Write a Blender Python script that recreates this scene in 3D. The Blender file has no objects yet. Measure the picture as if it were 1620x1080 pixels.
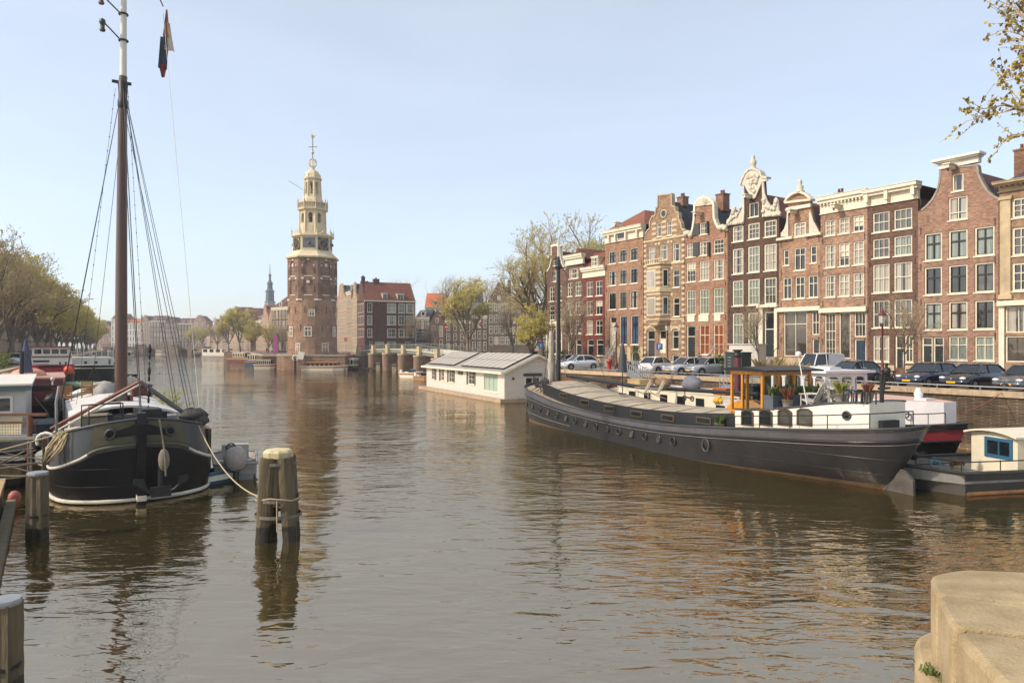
import bpy, bmesh, math, random
from mathutils import Vector, Matrix, noise
from mathutils.geometry import tessellate_polygon
R = math.radians
SC = bpy.context.scene
COL = SC.collection
# ---------------------------------------------------------------- camera, sky, sun, exposure
EYE = 5.6; FPX = 1125.0; CX = 810.0; HY = 545.0
cam_d = bpy.data.cameras.new("camera"); cam = bpy.data.objects.new("camera", cam_d); COL.objects.link(cam)
cam.location = (0, 0, EYE); cam.rotation_euler = (R(90), 0, 0)
cam_d.sensor_width = 36.0; cam_d.lens = 36.0*FPX/1620.0; cam_d.shift_y = (HY-540.0)/1620.0
cam_d.clip_start = 0.2; cam_d.clip_end = 6000
SC.camera = cam
SUN_EL = 38.0
SUN_AZ = (-0.93, -0.37)           # horizontal direction towards the sun
wd = bpy.data.worlds.new("World"); SC.world = wd; wd.use_nodes = True
wn = wd.node_tree; wn.nodes.clear()
wo = wn.nodes.new('ShaderNodeOutputWorld'); wb = wn.nodes.new('ShaderNodeBackground'); sk = wn.nodes.new('ShaderNodeTexSky')
sk.sky_type = 'NISHITA'; sk.sun_disc = False; sk.sun_elevation = R(SUN_EL)
sk.sun_rotation = math.atan2(SUN_AZ[0], SUN_AZ[1])
sk.air_density = 0.75; sk.dust_density = 1.6; sk.ozone_density = 1.6; sk.altitude = 0
wb.inputs[1].default_value = 0.13
vl = wn.nodes.new('ShaderNodeMix'); vl.data_type = 'RGBA'; vl.blend_type = 'ADD'; vl.inputs[0].default_value = 1.0   # thin even veil of high cloud
gt = wn.nodes.new('ShaderNodeTexCoord'); gm = wn.nodes.new('ShaderNodeMapping'); gm.inputs['Scale'].default_value = (1.2, 1.2, 5.0); gm.inputs['Rotation'].default_value = (.3, .1, .5)
gn = wn.nodes.new('ShaderNodeTexNoise'); gn.inputs['Scale'].default_value = 1.6; gn.inputs['Detail'].default_value = 7; gn.inputs['Distortion'].default_value = .8
gr = wn.nodes.new('ShaderNodeMapRange'); gr.inputs[1].default_value = .3; gr.inputs[2].default_value = .75; gr.inputs[3].default_value = .93; gr.inputs[4].default_value = 1.1
gx = wn.nodes.new('ShaderNodeMix'); gx.data_type = 'RGBA'; gx.blend_type = 'MULTIPLY'; gx.inputs[0].default_value = 1.0; gx.inputs[6].default_value = (2.86, 2.93, 2.78, 1)
wn.links.new(gt.outputs['Generated'], gm.inputs[0]); wn.links.new(gm.outputs[0], gn.inputs['Vector']); wn.links.new(gn.outputs[0], gr.inputs[0]); wn.links.new(gr.outputs[0], gx.inputs[7]); wn.links.new(gx.outputs[2], vl.inputs[7])
wn.links.new(sk.outputs[0], vl.inputs[6]); wn.links.new(vl.outputs[2], wb.inputs[0]); wn.links.new(wb.outputs[0], wo.inputs[0])
sl = bpy.data.lights.new("sun", 'SUN'); sl.energy = 3.4; sl.angle = R(1.2); sl.color = (1.0, 0.88, 0.73)
so = bpy.data.objects.new("sun", sl); COL.objects.link(so)
sv = Vector((SUN_AZ[0]*math.cos(R(SUN_EL)), SUN_AZ[1]*math.cos(R(SUN_EL)), math.sin(R(SUN_EL))))
so.rotation_euler = sv.to_track_quat('Z', 'Y').to_euler()
SC.view_settings.view_transform = 'Standard'; SC.view_settings.look = 'None'
SC.view_settings.exposure = 0.28; SC.view_settings.gamma = 1.0; SC.view_settings.use_curve_mapping = False
SC.render.engine = 'CYCLES'
SC.cycles.max_bounces = 6; SC.cycles.use_denoising = True

# ---------------------------------------------------------------- helpers
def W(px, py, Y):                 # photo pixel at a depth -> world point
    return Vector(((px-CX)/FPX*Y, Y, EYE-(py-HY)/FPX*Y))
def WG(px, py, z=0.0):            # photo pixel on the level z
    Y = (EYE-z)*FPX/(py-HY)
    return W(px, py, Y)

class MB:
    def __init__(s):
        s.v = []; s.f = []; s.m = []; s.s = []
    def add(s, vs, fs, m=0, sm=False):
        b = len(s.v); s.v.extend([tuple(p) for p in vs])
        for f in fs:
            s.f.append([b+i for i in f]); s.m.append(m); s.s.append(sm)
    def box(s, x0, x1, y0, y1, z0, z1, m=0):
        vs = [(x0,y0,z0),(x1,y0,z0),(x1,y1,z0),(x0,y1,z0),(x0,y0,z1),(x1,y0,z1),(x1,y1,z1),(x0,y1,z1)]
        s.add(vs, [(0,3,2,1),(4,5,6,7),(0,1,5,4),(1,2,6,5),(2,3,7,6),(3,0,4,7)], m)
    def bar(s, p, q, w, h=None, m=0, up=(0,0,1)):
        p = Vector(p); q = Vector(q); h = h or w
        d = (q-p)
        if d.length < 1e-6: return
        d.normalize(); u = Vector(up)
        if abs(d.dot(u)) > .98: u = Vector((1,0,0))
        a = d.cross(u).normalized()*w/2; b = a.cross(d).normalized()*h/2
        vs = [p-a-b,p+a-b,p+a+b,p-a+b,q-a-b,q+a-b,q+a+b,q-a+b]
        s.add(vs, [(0,3,2,1),(4,5,6,7),(0,1,5,4),(1,2,6,5),(2,3,7,6),(3,0,4,7)], m)
    def tube(s, pts, r, n=6, m=0, sm=True, cap=True):
        pts = [Vector(p) for p in pts]; k = len(pts)
        rs = r if isinstance(r, (list, tuple)) else [r]*k
        vs = []; pa = None
        for i, p in enumerate(pts):
            d = (pts[min(i+1,k-1)]-pts[max(i-1,0)])
            if d.length < 1e-9: d = Vector((0,0,1))
            d.normalize()
            if pa is None:
                u = Vector((0,0,1)) if abs(d.z) < .9 else Vector((1,0,0))
                a = d.cross(u).normalized()
            else:
                a = pa-d*pa.dot(d)
                a = a.normalized() if a.length > 1e-6 else d.orthogonal().normalized()
            pa = a; b = d.cross(a)
            for j in range(n):
                t = 2*math.pi*j/n
                vs.append(p+(a*math.cos(t)+b*math.sin(t))*rs[i])
        fs = [(i*n+j, i*n+(j+1)%n, (i+1)*n+(j+1)%n, (i+1)*n+j) for i in range(k-1) for j in range(n)]
        s.add(vs, fs, m, sm)
        if cap and n > 2:
            s.add(vs[:n], [tuple(range(n))[::-1]], m); s.add(vs[-n:], [tuple(range(n))], m)
    def lathe(s, prof, n=12, c=(0,0,0), m=0, sm=True, ph=0.0, cap=True):
        vs = []
        for r, z in prof:
            for j in range(n):
                t = 2*math.pi*j/n+ph
                vs.append((c[0]+r*math.cos(t), c[1]+r*math.sin(t), c[2]+z))
        k = len(prof)
        fs = [(i*n+j, i*n+(j+1)%n, (i+1)*n+(j+1)%n, (i+1)*n+j) for i in range(k-1) for j in range(n)]
        s.add(vs, fs, m, sm)
        if cap:
            s.add(vs[:n], [tuple(range(n))[::-1]], m); s.add(vs[-n:], [tuple(range(n))], m)
    def ball(s, c, r, m=0, n=8, sq=(1,1,1), jit=0.0, rnd=None):
        vs = []; fs = []; h = max(3, n//2+1)
        for i in range(h+1):
            th = math.pi*i/h
            for j in range(n):
                t = 2*math.pi*j/n; k = 1+(rnd.uniform(-jit, jit) if rnd else 0)
                vs.append((c[0]+r*sq[0]*k*math.sin(th)*math.cos(t), c[1]+r*sq[1]*k*math.sin(th)*math.sin(t), c[2]-r*sq[2]*k*math.cos(th)))
        for i in range(h):
            for j in range(n): fs.append((i*n+j, i*n+(j+1)%n, (i+1)*n+(j+1)%n, (i+1)*n+j))
        s.add(vs, fs, m, True)
    def plate(s, outer, holes, y0, y1, m=0, back=True, rev=None, T=None):
        """polygon in (x,z) with holes, extruded from y0 (front) to y1"""
        T = T or (lambda x, y, z: (x, y, z))
        polys = [outer]+list(holes)
        flat = [p for q in polys for p in q]
        tris = tessellate_polygon([[Vector((p[0], p[1], 0)) for p in q] for q in polys])
        n = len(flat)
        F = [T(p[0], y0, p[1]) for p in flat]; B = [T(p[0], y1, p[1]) for p in flat]
        ft = []
        for t in tris:
            a, b, c = [flat[i] for i in t]
            ar = (b[0]-a[0])*(c[1]-a[1])-(b[1]-a[1])*(c[0]-a[0])
            if abs(ar) < 1e-9: continue
            ft.append(t if ar > 0 else (t[0], t[2], t[1]))
        s.add(F, ft, m)
        if back: s.add(B, [tuple(reversed(t)) for t in ft], m)
        o = 0
        for qi, q in enumerate(polys):
            k = len(q)
            ar = sum(q[i][0]*q[(i+1)%k][1]-q[(i+1)%k][0]*q[i][1] for i in range(k))
            fs = []
            for i in range(k):
                j = (i+1) % k
                f = (i, k+i, k+j, j)
                if (ar > 0) != (qi == 0): f = f[::-1]
                fs.append(f[::-1] if False else f)
            s.add(F[o:o+k]+B[o:o+k], fs, (rev if (rev is not None and qi) else m))
            o += k
    def mesh(s, name, mats):
        me = bpy.data.meshes.new(name); me.from_pydata(s.v, [], s.f)
        for m_ in (mats if isinstance(mats, (list, tuple)) else [mats]): me.materials.append(m_)
        me.polygons.foreach_set('material_index', s.m); me.polygons.foreach_set('use_smooth', s.s)
        me.update(); return me
    def build(s, name, mats, parent=None, loc=None, rz=None):
        return link(name, s.mesh(name, mats), parent, loc, rz)
def link(name, me, parent=None, loc=None, rz=None):
    o = bpy.data.objects.new(name, me); COL.objects.link(o)
    if parent is not None: o.parent = parent
    if loc is not None: o.location = loc
    if rz is not None: o.rotation_euler = (0, 0, rz)
    return o
def tag(o, label=None, cat=None, group=None, kind=None):
    if label: o['label'] = label
    if cat: o['category'] = cat
    if group: o['group'] = group
    if kind: o['kind'] = kind
    return o
def thing(name, label, cat, loc=(0,0,0), rz=0.0, group=None):
    return tag(link(name, None, None, loc, rz), label, cat, group)
def copy_tree(o, parent=None):
    c = o.copy(); COL.objects.link(c); c.parent = parent
    for ch in list(o.children): copy_tree(ch, c)
    return c
def dup(o, loc, rz, label=None, sc=None):
    c = copy_tree(o); c.location = loc; c.rotation_euler = (0, 0, rz)
    if label: c['label'] = label
    if sc: c.scale = (sc, sc, sc) if not isinstance(sc, tuple) else sc
    return c
def interp(pts, x):
    if x <= pts[0][0]: return pts[0][1]
    for (a, b), (c, d) in zip(pts, pts[1:]):
        if x <= c:
            t = (x-a)/(c-a) if c > a else 0
            return b+(d-b)*t
    return pts[-1][1]
def sinterp(pts, x):          # smooth version
    if x <= pts[0][0]: return pts[0][1]
    n = len(pts)
    for i in range(n-1):
        if x <= pts[i+1][0]:
            p0 = pts[max(i-1,0)]; p1 = pts[i]; p2 = pts[i+1]; p3 = pts[min(i+2,n-1)]
            h = p2[0]-p1[0]; t = (x-p1[0])/h
            m1 = (p2[1]-p0[1])/(p2[0]-p0[0])*h; m2 = (p3[1]-p1[1])/(p3[0]-p1[0])*h
            return (2*t**3-3*t*t+1)*p1[1]+(t**3-2*t*t+t)*m1+(3*t*t-2*t**3)*p2[1]+(t**3-t*t)*m2
    return pts[-1][1]

# ---------------------------------------------------------------- materials
MATS = {}
def lin(h):
    h = h.lstrip('#'); c = [int(h[i:i+2], 16)/255 for i in (0, 2, 4)]
    return tuple((x/12.92 if x <= .04045 else ((x+.055)/1.055)**2.4) for x in c)
def mat(name, col, rough=.7, metal=0.0, var=.25, scale=1.5, bump=0.0, bscale=20, spec=.5, stretch=(1,1,1), col2=None, coat=0.0, streak=0.0, plates=0.0):
    """painted / plain surface: base colour varied by two noises (dirt and wear), optional bump"""
    if name in MATS: return MATS[name]
    m = bpy.data.materials.new(name); m.use_nodes = True; nt = m.node_tree; N = nt.nodes; L = nt.links
    p = N['Principled BSDF']; p.inputs['Roughness'].default_value = rough; p.inputs['Metallic'].default_value = metal
    p.inputs['Specular IOR Level'].default_value = spec; p.inputs['Coat Weight'].default_value = coat
    if isinstance(col, str): col = lin(col)
    if isinstance(col2, str): col2 = lin(col2)
    if var <= 0 and not col2:
        p.inputs['Base Color'].default_value = (*col, 1)
    else:
        tc = N.new('ShaderNodeTexCoord'); mp = N.new('ShaderNodeMapping'); mp.inputs['Scale'].default_value = stretch
        L.new(tc.outputs['Object'], mp.inputs[0])
        n1 = N.new('ShaderNodeTexNoise'); n1.inputs['Scale'].default_value = scale; n1.inputs['Detail'].default_value = 6; n1.inputs['Roughness'].default_value = .65
        L.new(mp.outputs[0], n1.inputs['Vector'])
        cr = N.new('ShaderNodeMapRange'); cr.inputs[1].default_value = .3; cr.inputs[2].default_value = .7
        L.new(n1.outputs[0], cr.inputs[0])
        mx = N.new('ShaderNodeMix'); mx.data_type = 'RGBA'
        c2 = col2 or tuple(c*(1-var) for c in col)
        c1 = col if col2 else tuple(min(1, c*(1+var*.4)) for c in col)
        mx.inputs[6].default_value = (*c1, 1); mx.inputs[7].default_value = (*c2, 1)
        L.new(cr.outputs[0], mx.inputs[0]); out = mx.outputs[2]
        if streak > 0:
            m2 = N.new('ShaderNodeMapping'); m2.inputs['Scale'].default_value = (2.2, 2.2, .12); L.new(tc.outputs['Object'], m2.inputs[0])
            n3 = N.new('ShaderNodeTexNoise'); n3.inputs['Scale'].default_value = 2.0; n3.inputs['Detail'].default_value = 5; L.new(m2.outputs[0], n3.inputs['Vector'])
            c3 = N.new('ShaderNodeMapRange'); c3.inputs[1].default_value = .45; c3.inputs[2].default_value = .75; c3.inputs[4].default_value = streak; L.new(n3.outputs[0], c3.inputs[0])
            mz = N.new('ShaderNodeMix'); mz.data_type = 'RGBA'; mz.inputs[7].default_value = (*[c*.4 for c in col], 1)
            L.new(c3.outputs[0], mz.inputs[0]); L.new(out, mz.inputs[6]); out = mz.outputs[2]
        L.new(out, p.inputs['Base Color'])
    if bump > 0:
        tc2 = N.new('ShaderNodeTexCoord'); mp2 = N.new('ShaderNodeMapping'); mp2.inputs['Scale'].default_value = stretch
        L.new(tc2.outputs['Object'], mp2.inputs[0])
        n2 = N.new('ShaderNodeTexNoise'); n2.inputs['Scale'].default_value = bscale; n2.inputs['Detail'].default_value = 5
        L.new(mp2.outputs[0], n2.inputs['Vector'])
        b = N.new('ShaderNodeBump'); b.inputs['Strength'].default_value = 1; b.inputs['Distance'].default_value = bump
        L.new(n2.outputs[0], b.inputs['Height']); L.new(b.outputs[0], p.inputs['Normal'])
    if plates > 0:     # riveted plate seams
        t3 = N.new('ShaderNodeTexCoord'); s3 = N.new('ShaderNodeSeparateXYZ'); k3 = N.new('ShaderNodeCombineXYZ'); L.new(t3.outputs['Object'], s3.inputs[0]); L.new(s3.outputs[0], k3.inputs[0]); L.new(s3.outputs[2], k3.inputs[1])
        bt = N.new('ShaderNodeTexBrick'); bt.inputs['Scale'].default_value = 1; bt.inputs['Brick Width'].default_value = 2.3; bt.inputs['Row Height'].default_value = .62; bt.inputs['Mortar Size'].default_value = .02; bt.inputs['Mortar Smooth'].default_value = .5; L.new(k3.outputs[0], bt.inputs['Vector'])
        b3 = N.new('ShaderNodeBump'); b3.inputs['Strength'].default_value = 1; b3.inputs['Distance'].default_value = plates; L.new(bt.outputs[1], b3.inputs['Height'])
        if p.inputs['Normal'].links: L.new(p.inputs['Normal'].links[0].from_socket, b3.inputs['Normal'])
        L.new(b3.outputs[0], p.inputs['Normal'])
    MATS[name] = m; return m
def brick(name, c1, c2, mortar, bw=.22, bh=.07, patch=.35, ms=.012, round_=False):
    if name in MATS: return MATS[name]
    m = bpy.data.materials.new(name); m.use_nodes = True; nt = m.node_tree; N = nt.nodes; L = nt.links
    p = N['Principled BSDF']; p.inputs['Roughness'].default_value = .9; p.inputs['Specular IOR Level'].default_value = .25
    c1, c2, mortar = [lin(c) if isinstance(c, str) else c for c in (c1, c2, mortar)]
    def mute(c, k=.38): l_ = .3*c[0]+.5*c[1]+.2*c[2]; return tuple((x*(1-k)+l_*k)*g_ for x, g_ in zip(c, (1.27, 1.18, 1.0)))
    c1, c2, mortar = mute(c1), mute(c2), mute(mortar)
    tc = N.new('ShaderNodeTexCoord'); sp = N.new('ShaderNodeSeparateXYZ'); cb = N.new('ShaderNodeCombineXYZ')
    L.new(tc.outputs['Object'], sp.inputs[0])
    ad = N.new('ShaderNodeMath'); ad.operation = 'ADD'; L.new(sp.outputs[0], ad.inputs[0]); L.new(sp.outputs[1], ad.inputs[1])
    L.new(ad.outputs[0], cb.inputs[0]); L.new(sp.outputs[2], cb.inputs[1])
    bt = N.new('ShaderNodeTexBrick'); L.new(cb.outputs[0], bt.inputs['Vector'])
    bt.inputs['Scale'].default_value = 1; bt.inputs['Brick Width'].default_value = bw; bt.inputs['Row Height'].default_value = bh
    bt.inputs['Mortar Size'].default_value = ms; bt.inputs['Mortar Smooth'].default_value = .3
    bt.inputs['Color1'].default_value = (*c1, 1); bt.inputs['Color2'].default_value = (*c2, 1); bt.inputs['Mortar'].default_value = (*mortar, 1)
    n1 = N.new('ShaderNodeTexNoise'); n1.inputs['Scale'].default_value = .55; n1.inputs['Detail'].default_value = 7; n1.inputs['Roughness'].default_value = .7
    L.new(tc.outputs['Object'], n1.inputs['Vector'])
    cr = N.new('ShaderNodeMapRange'); cr.inputs[1].default_value = .32; cr.inputs[2].default_value = .7
    cr.inputs[3].default_value = 1-patch; cr.inputs[4].default_value = 1+patch*.5; L.new(n1.outputs[0], cr.inputs[0])
    mx = N.new('ShaderNodeMix'); mx.data_type = 'RGBA'; mx.blend_type = 'MULTIPLY'; mx.inputs[0].default_value = 1
    L.new(bt.outputs[0], mx.inputs[6]); L.new(cr.outputs[0], mx.inputs[7])
    # single odd bricks
    vo = N.new('ShaderNodeTexWhiteNoise'); vo.noise_dimensions = '2D'
    sn = N.new('ShaderNodeVectorMath'); sn.operation = 'SNAP'; sn.inputs[1].default_value = (bw, bh, 1); L.new(cb.outputs[0], sn.inputs[0]); L.new(sn.outputs[0], vo.inputs[0])
    c4 = N.new('ShaderNodeMapRange'); c4.inputs[3].default_value = .72; c4.inputs[4].default_value = 1.25; L.new(vo.outputs[0], c4.inputs[0])
    m2 = N.new('ShaderNodeMix'); m2.data_type = 'RGBA'; m2.blend_type = 'MULTIPLY'; m2.inputs[0].default_value = 1
    L.new(mx.outputs[2], m2.inputs[6]); L.new(c4.outputs[0], m2.inputs[7]); L.new(m2.outputs[2], p.inputs['Base Color'])
    b = N.new('ShaderNodeBump'); b.inputs['Strength'].default_value = .6; b.inputs['Distance'].default_value = .01
    L.new(bt.outputs[1], b.inputs['Height']); b.invert = True; L.new(b.outputs[0], p.inputs['Normal'])
    MATS[name] = m; return m
def tiles(name, c1, c2, w=.26, h=.3):
    if name in MATS: return MATS[name]
    m = bpy.data.materials.new(name); m.use_nodes = True; nt = m.node_tree; N = nt.nodes; L = nt.links
    p = N['Principled BSDF']; p.inputs['Roughness'].default_value = .75
    c1 = lin(c1); c2 = lin(c2)
    tc = N.new('ShaderNodeTexCoord'); n1 = N.new('ShaderNodeTexNoise'); n1.inputs['Scale'].default_value = 1.2; n1.inputs['Detail'].default_value = 8; n1.inputs['Roughness'].default_value = .75
    L.new(tc.outputs['Object'], n1.inputs['Vector'])
    cr = N.new('ShaderNodeMapRange'); cr.inputs[1].default_value = .35; cr.inputs[2].default_value = .68; L.new(n1.outputs[0], cr.inputs[0])
    mx = N.new('ShaderNodeMix'); mx.data_type = 'RGBA'; mx.inputs[6].default_value = (*c1, 1); mx.inputs[7].default_value = (*c2, 1)
    L.new(cr.outputs[0], mx.inputs[0]); L.new(mx.outputs[2], p.inputs['Base Color'])
    wv = N.new('ShaderNodeTexWave'); wv.bands_direction = 'Z'; wv.wave_profile = 'SAW'; wv.inputs['Scale'].default_value = 1/(h*.7)*.314*2; L.new(tc.outputs['Object'], wv.inputs['Vector'])
    w2 = N.new('ShaderNodeTexWave'); w2.bands_direction = 'Y'; w2.inputs['Scale'].default_value = 1/w*.314*2; L.new(tc.outputs['Object'], w2.inputs['Vector'])
    ad = N.new('ShaderNodeMath'); ad.operation = 'ADD'; L.new(wv.outputs[1], ad.inputs[0]); L.new(w2.outputs[1], ad.inputs[1])
    b = N.new('ShaderNodeBump'); b.inputs['Strength'].default_value = .9; b.inputs['Distance'].default_value = .05
    L.new(ad.outputs[0], b.inputs['Height']); L.new(b.outputs[0], p.inputs['Normal'])
    MATS[name] = m; return m
def glass(name, col, rough=.03, var=.5, scale=.9, folds=0.0, ior=1.7):
    """window pane: glossy, with the room or the curtain behind it as base colour"""
    if name in MATS: return MATS[name]
    m = bpy.data.materials.new(name); m.use_nodes = True; nt = m.node_tree; N = nt.nodes; L = nt.links
    p = N['Principled BSDF']; p.inputs['Roughness'].default_value = rough; p.inputs['IOR'].default_value = ior
    col = lin(col) if isinstance(col, str) else col
    tc = N.new('ShaderNodeTexCoord'); n1 = N.new('ShaderNodeTexNoise'); n1.inputs['Scale'].default_value = scale; n1.inputs['Detail'].default_value = 3
    mp = N.new('ShaderNodeMapping')
    if folds: mp.inputs['Scale'].default_value = (9, 9, .3)
    L.new(tc.outputs['Object'], mp.inputs[0]); L.new(mp.outputs[0], n1.inputs['Vector'])
    cr = N.new('ShaderNodeMapRange'); cr.inputs[1].default_value = .35; cr.inputs[2].default_value = .65; L.new(n1.outputs[0], cr.inputs[0])
    mx = N.new('ShaderNodeMix'); mx.data_type = 'RGBA'; mx.inputs[6].default_value = (*[c*(1-var) for c in col], 1); mx.inputs[7].default_value = (*[min(1, c*(1+var*.5)) for c in col], 1)
    L.new(cr.outputs[0], mx.inputs[0]); L.new(mx.outputs[2], p.inputs['Base Color'])
    n2 = N.new('ShaderNodeTexNoise'); n2.inputs['Scale'].default_value = 1.3; L.new(tc.outputs['Object'], n2.inputs['Vector'])
    b = N.new('ShaderNodeBump'); b.inputs['Strength'].default_value = .5; b.inputs['Distance'].default_value = .01; L.new(n2.outputs[0], b.inputs['Height']); L.new(b.outputs[0], p.inputs['Normal'])
    MATS[name] = m; return m
def bands(name, stops, rough=.85):
    """colour by height (object Z): clothing of a small figure"""
    m = bpy.data.materials.new(name); m.use_nodes = True; nt = m.node_tree; N = nt.nodes; L = nt.links
    p = N['Principled BSDF']; p.inputs['Roughness'].default_value = rough
    tc = N.new('ShaderNodeTexCoord'); sp = N.new('ShaderNodeSeparateXYZ'); cr = N.new('ShaderNodeValToRGB'); cr.color_ramp.interpolation = 'CONSTANT'
    dv = N.new('ShaderNodeMath'); dv.operation = 'DIVIDE'; dv.inputs[1].default_value = 2.0
    L.new(tc.outputs['Object'], sp.inputs[0]); L.new(sp.outputs[2], dv.inputs[0]); L.new(dv.outputs[0], cr.inputs[0]); L.new(cr.outputs[0], p.inputs['Base Color'])
    e = cr.color_ramp.elements
    e[0].position = 0; e[0].color = (*lin(stops[0][1]), 1); e[1].position = stops[1][0]/2; e[1].color = (*lin(stops[1][1]), 1)
    for z, c in stops[2:]:
        q = e.new(z/2); q.color = (*lin(c), 1)
    return m
CREAM = mat('cream_paint', '#d9cfb6', .6, var=.16, scale=2.5, streak=.12)
WHITE = mat('white_paint', '#d2cdc0', .5, var=.12, scale=2, streak=.1)
ORN = mat('gable_white', '#c9c0ac', .8, var=.25, scale=4, streak=.25)
STONE = mat('sandstone', '#b8a482', .85, var=.3, scale=1.2, bump=.01, streak=.25)
STONE2 = mat('grey_stone', '#9a9184', .9, var=.3, scale=1.5, bump=.01)
BLACK = mat('black_paint', '#1c1c1e', .45, var=.3)
DKGREEN = mat('dark_green_paint', '#1c2622', .45, var=.3)
DGREY = mat('dark_grey_paint', '#3a3b3d', .5, var=.25)
IRON = mat('iron', '#2a2a2b', .5, metal=.3, var=.3)
STEEL = mat('galvanised_steel', '#9b9c9c', .45, metal=.5, var=.2)
WOODO = mat('varnished_wood', '#d08a28', .3, var=.35, scale=6, stretch=(1,1,.15), coat=.5)
WOODT = mat('teak', '#a5763f', .6, var=.35, scale=8)
ROPE = mat('rope', '#b7a47e', .95, var=.3, scale=30)
RUBBER = mat('rubber', '#151515', .8, var=.1)
G_DARK = glass('glass_dark', '#23282b'); G_MID = glass('glass_mid', '#55544e'); G_CURT = glass('glass_curtain', '#a0988a', .08, .25, folds=1)
G_BLIND = glass('glass_blind', '#c9bfa8', .1, .12); G_GREEN = glass('glass_green', '#7c857a', .05, .35, folds=1); G_ORANGE = glass('glass_orange', '#8c4a2a', .1, .35, folds=1)
G_CAR = glass('car_glass', '#191d20', .02, .3)
# ================================================================ SETTING: water, land, quays
def water_mat():
    m = bpy.data.materials.new('canal_water'); m.use_nodes = True; nt = m.node_tree; N = nt.nodes; L = nt.links
    p = N['Principled BSDF']; p.inputs['Base Color'].default_value = (.034, .028, .010, 1); p.inputs['Roughness'].default_value = .015
    p.inputs['IOR'].default_value = 5.0; p.inputs['Specular Tint'].default_value = (1.0, .83, .64, 1)
    tc = N.new('ShaderNodeTexCoord')
    def nz(scale, amp, st, det=2, rot=0.0, rough=.5):
        mp = N.new('ShaderNodeMapping'); mp.inputs['Scale'].default_value = st; mp.inputs['Rotation'].default_value = (0, 0, rot)
        L.new(tc.outputs['Object'], mp.inputs[0])
        n = N.new('ShaderNodeTexNoise'); n.inputs['Scale'].default_value = scale; n.inputs['Detail'].default_value = det; n.inputs['Roughness'].default_value = rough
        n.inputs['Distortion'].default_value = .6
        L.new(mp.outputs[0], n.inputs['Vector'])
        k = N.new('ShaderNodeMath'); k.operation = 'MULTIPLY'; k.inputs[1].default_value = amp; L.new(n.outputs[0], k.inputs[0]); return k.outputs[0]
    def op(a, b, o='ADD'):
        k = N.new('ShaderNodeMath'); k.operation = o; L.new(a, k.inputs[0]); L.new(b, k.inputs[1]); return k.outputs[0]
    big = nz(.28, .085, (1, 1.3, 1), 2)
    mid = nz(1.0, .050, (.7, 1.7, 1), 2, .3)
    fine = nz(2.6, .017, (.7, 1.8, 1), 2, -.2)
    mk = N.new('ShaderNodeTexNoise'); mk.inputs['Scale'].default_value = .055; mk.inputs['Detail'].default_value = 3; L.new(tc.outputs['Object'], mk.inputs['Vector'])
    mr = N.new('ShaderNodeMapRange'); mr.inputs[1].default_value = .36; mr.inputs[2].default_value = .62; mr.inputs[3].default_value = .25; mr.inputs[4].default_value = 1.25; L.new(mk.outputs[0], mr.inputs[0])
    h = op(big, op(op(mid, fine), mr.outputs[0], 'MULTIPLY'))
    b = N.new('ShaderNodeBump'); b.inputs['Strength'].default_value = 1; b.inputs['Distance'].default_value = 1.0
    L.new(h, b.inputs['Height']); L.new(b.outputs[0], p.inputs['Normal'])
    return m
mb = MB(); mb.add([(-1500,-60,0),(1500,-60,0),(1500,2500,0),(-1500,2500,0)], [(0,1,2,3)])
tag(mb.build('water', water_mat()), 'brown rippled canal water', None, None, 'structure')

M_PAVE = mat('brick_paving', '#7d6a5a', .9, var=.35, scale=3, bump=.01, col2='#5d544c')
M_CAP = mat('quay_capstone', '#b09a7c', .85, var=.35, scale=2.5, bump=.01)
M_QW = brick('quay_brick', '#5c4633', '#44372a', '#6b5d48', .24, .085, .65, .014)
M_QW2 = brick('quay_brick_light', '#7d5b42', '#674b38', '#87755c', .24, .085, .45, .014)
ZS = 3.0
def land(name, pts, edge_n, label=None, capped=True):
    """quay street sheet from a closed outline; the first edge_n points run along the water"""
    mb = MB(); P3 = [Vector((x, y, 0)) for x, y in pts]
    tr = tessellate_polygon([P3])
    fs = []
    for t in tr:
        a, b, c = [P3[i] for i in t]
        fs.append(t if (b-a).cross(c-a).z > 0 else (t[0], t[2], t[1]))
    mb.add([(p.x, p.y, ZS) for p in P3], fs)
    tag(mb.build(name, M_PAVE), label, None, None, 'structure')
    q = MB(); c = MB()
    for i in range(edge_n-1):
        a = Vector((*pts[i], 0)); b = Vector((*pts[i+1], 0)); d = (b-a).normalized(); nrm = Vector((d.y, -d.x, 0))
        # make nrm point to the water: away from the land's centre
        cen = sum(P3, Vector())/len(P3)
        if (a+b).dot(nrm)/2 < cen.dot(nrm): nrm = -nrm
        L_ = (b-a).length; k = 0
        q.bar(a+nrm*.0+Vector((0,0,ZS/2-.55)), b+Vector((0,0,ZS/2-.55)), .5, ZS+.9)
        q.bar(a+nrm*.3+Vector((0,0,-.2)), b+nrm*.3+Vector((0,0,-.2)), .5, 1.0, 1)
        while k < L_:
            e = min(k+1.2, L_)
            c.bar(a+d*(k+.006)+nrm*.06+Vector((0,0,ZS+.03)), a+d*(e-.006)+nrm*.06+Vector((0,0,ZS+.03)), .62, .3)
            k = e
    return q, c
def quay(name, label, q, c):
    o = q.build(name, [M_QW, M_QW2]); tag(o, label, 'quay wall')
    c.build('capstone', M_CAP, o); return o
d_row = Vector((-.544, .839, 0))
RQ = [(60.9,-17.6), (36.6,20), (24.3,39), (5.4,68.2), (1,88), (-6,118), (-13.5,138)]
RL = RQ+[(60,196), (400,300), (400,-17)]
q, c = land('street_right', RL, 7, 'brick paved quay street before the gabled houses')
quay('quay_wall', 'brown brick quay wall with pale capstones below the parked cars', q, c)
ML = [(40,225), (-35,165), (-46,166), (-58,166), (-98,262), (-163,372), (-240,520)]
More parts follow.
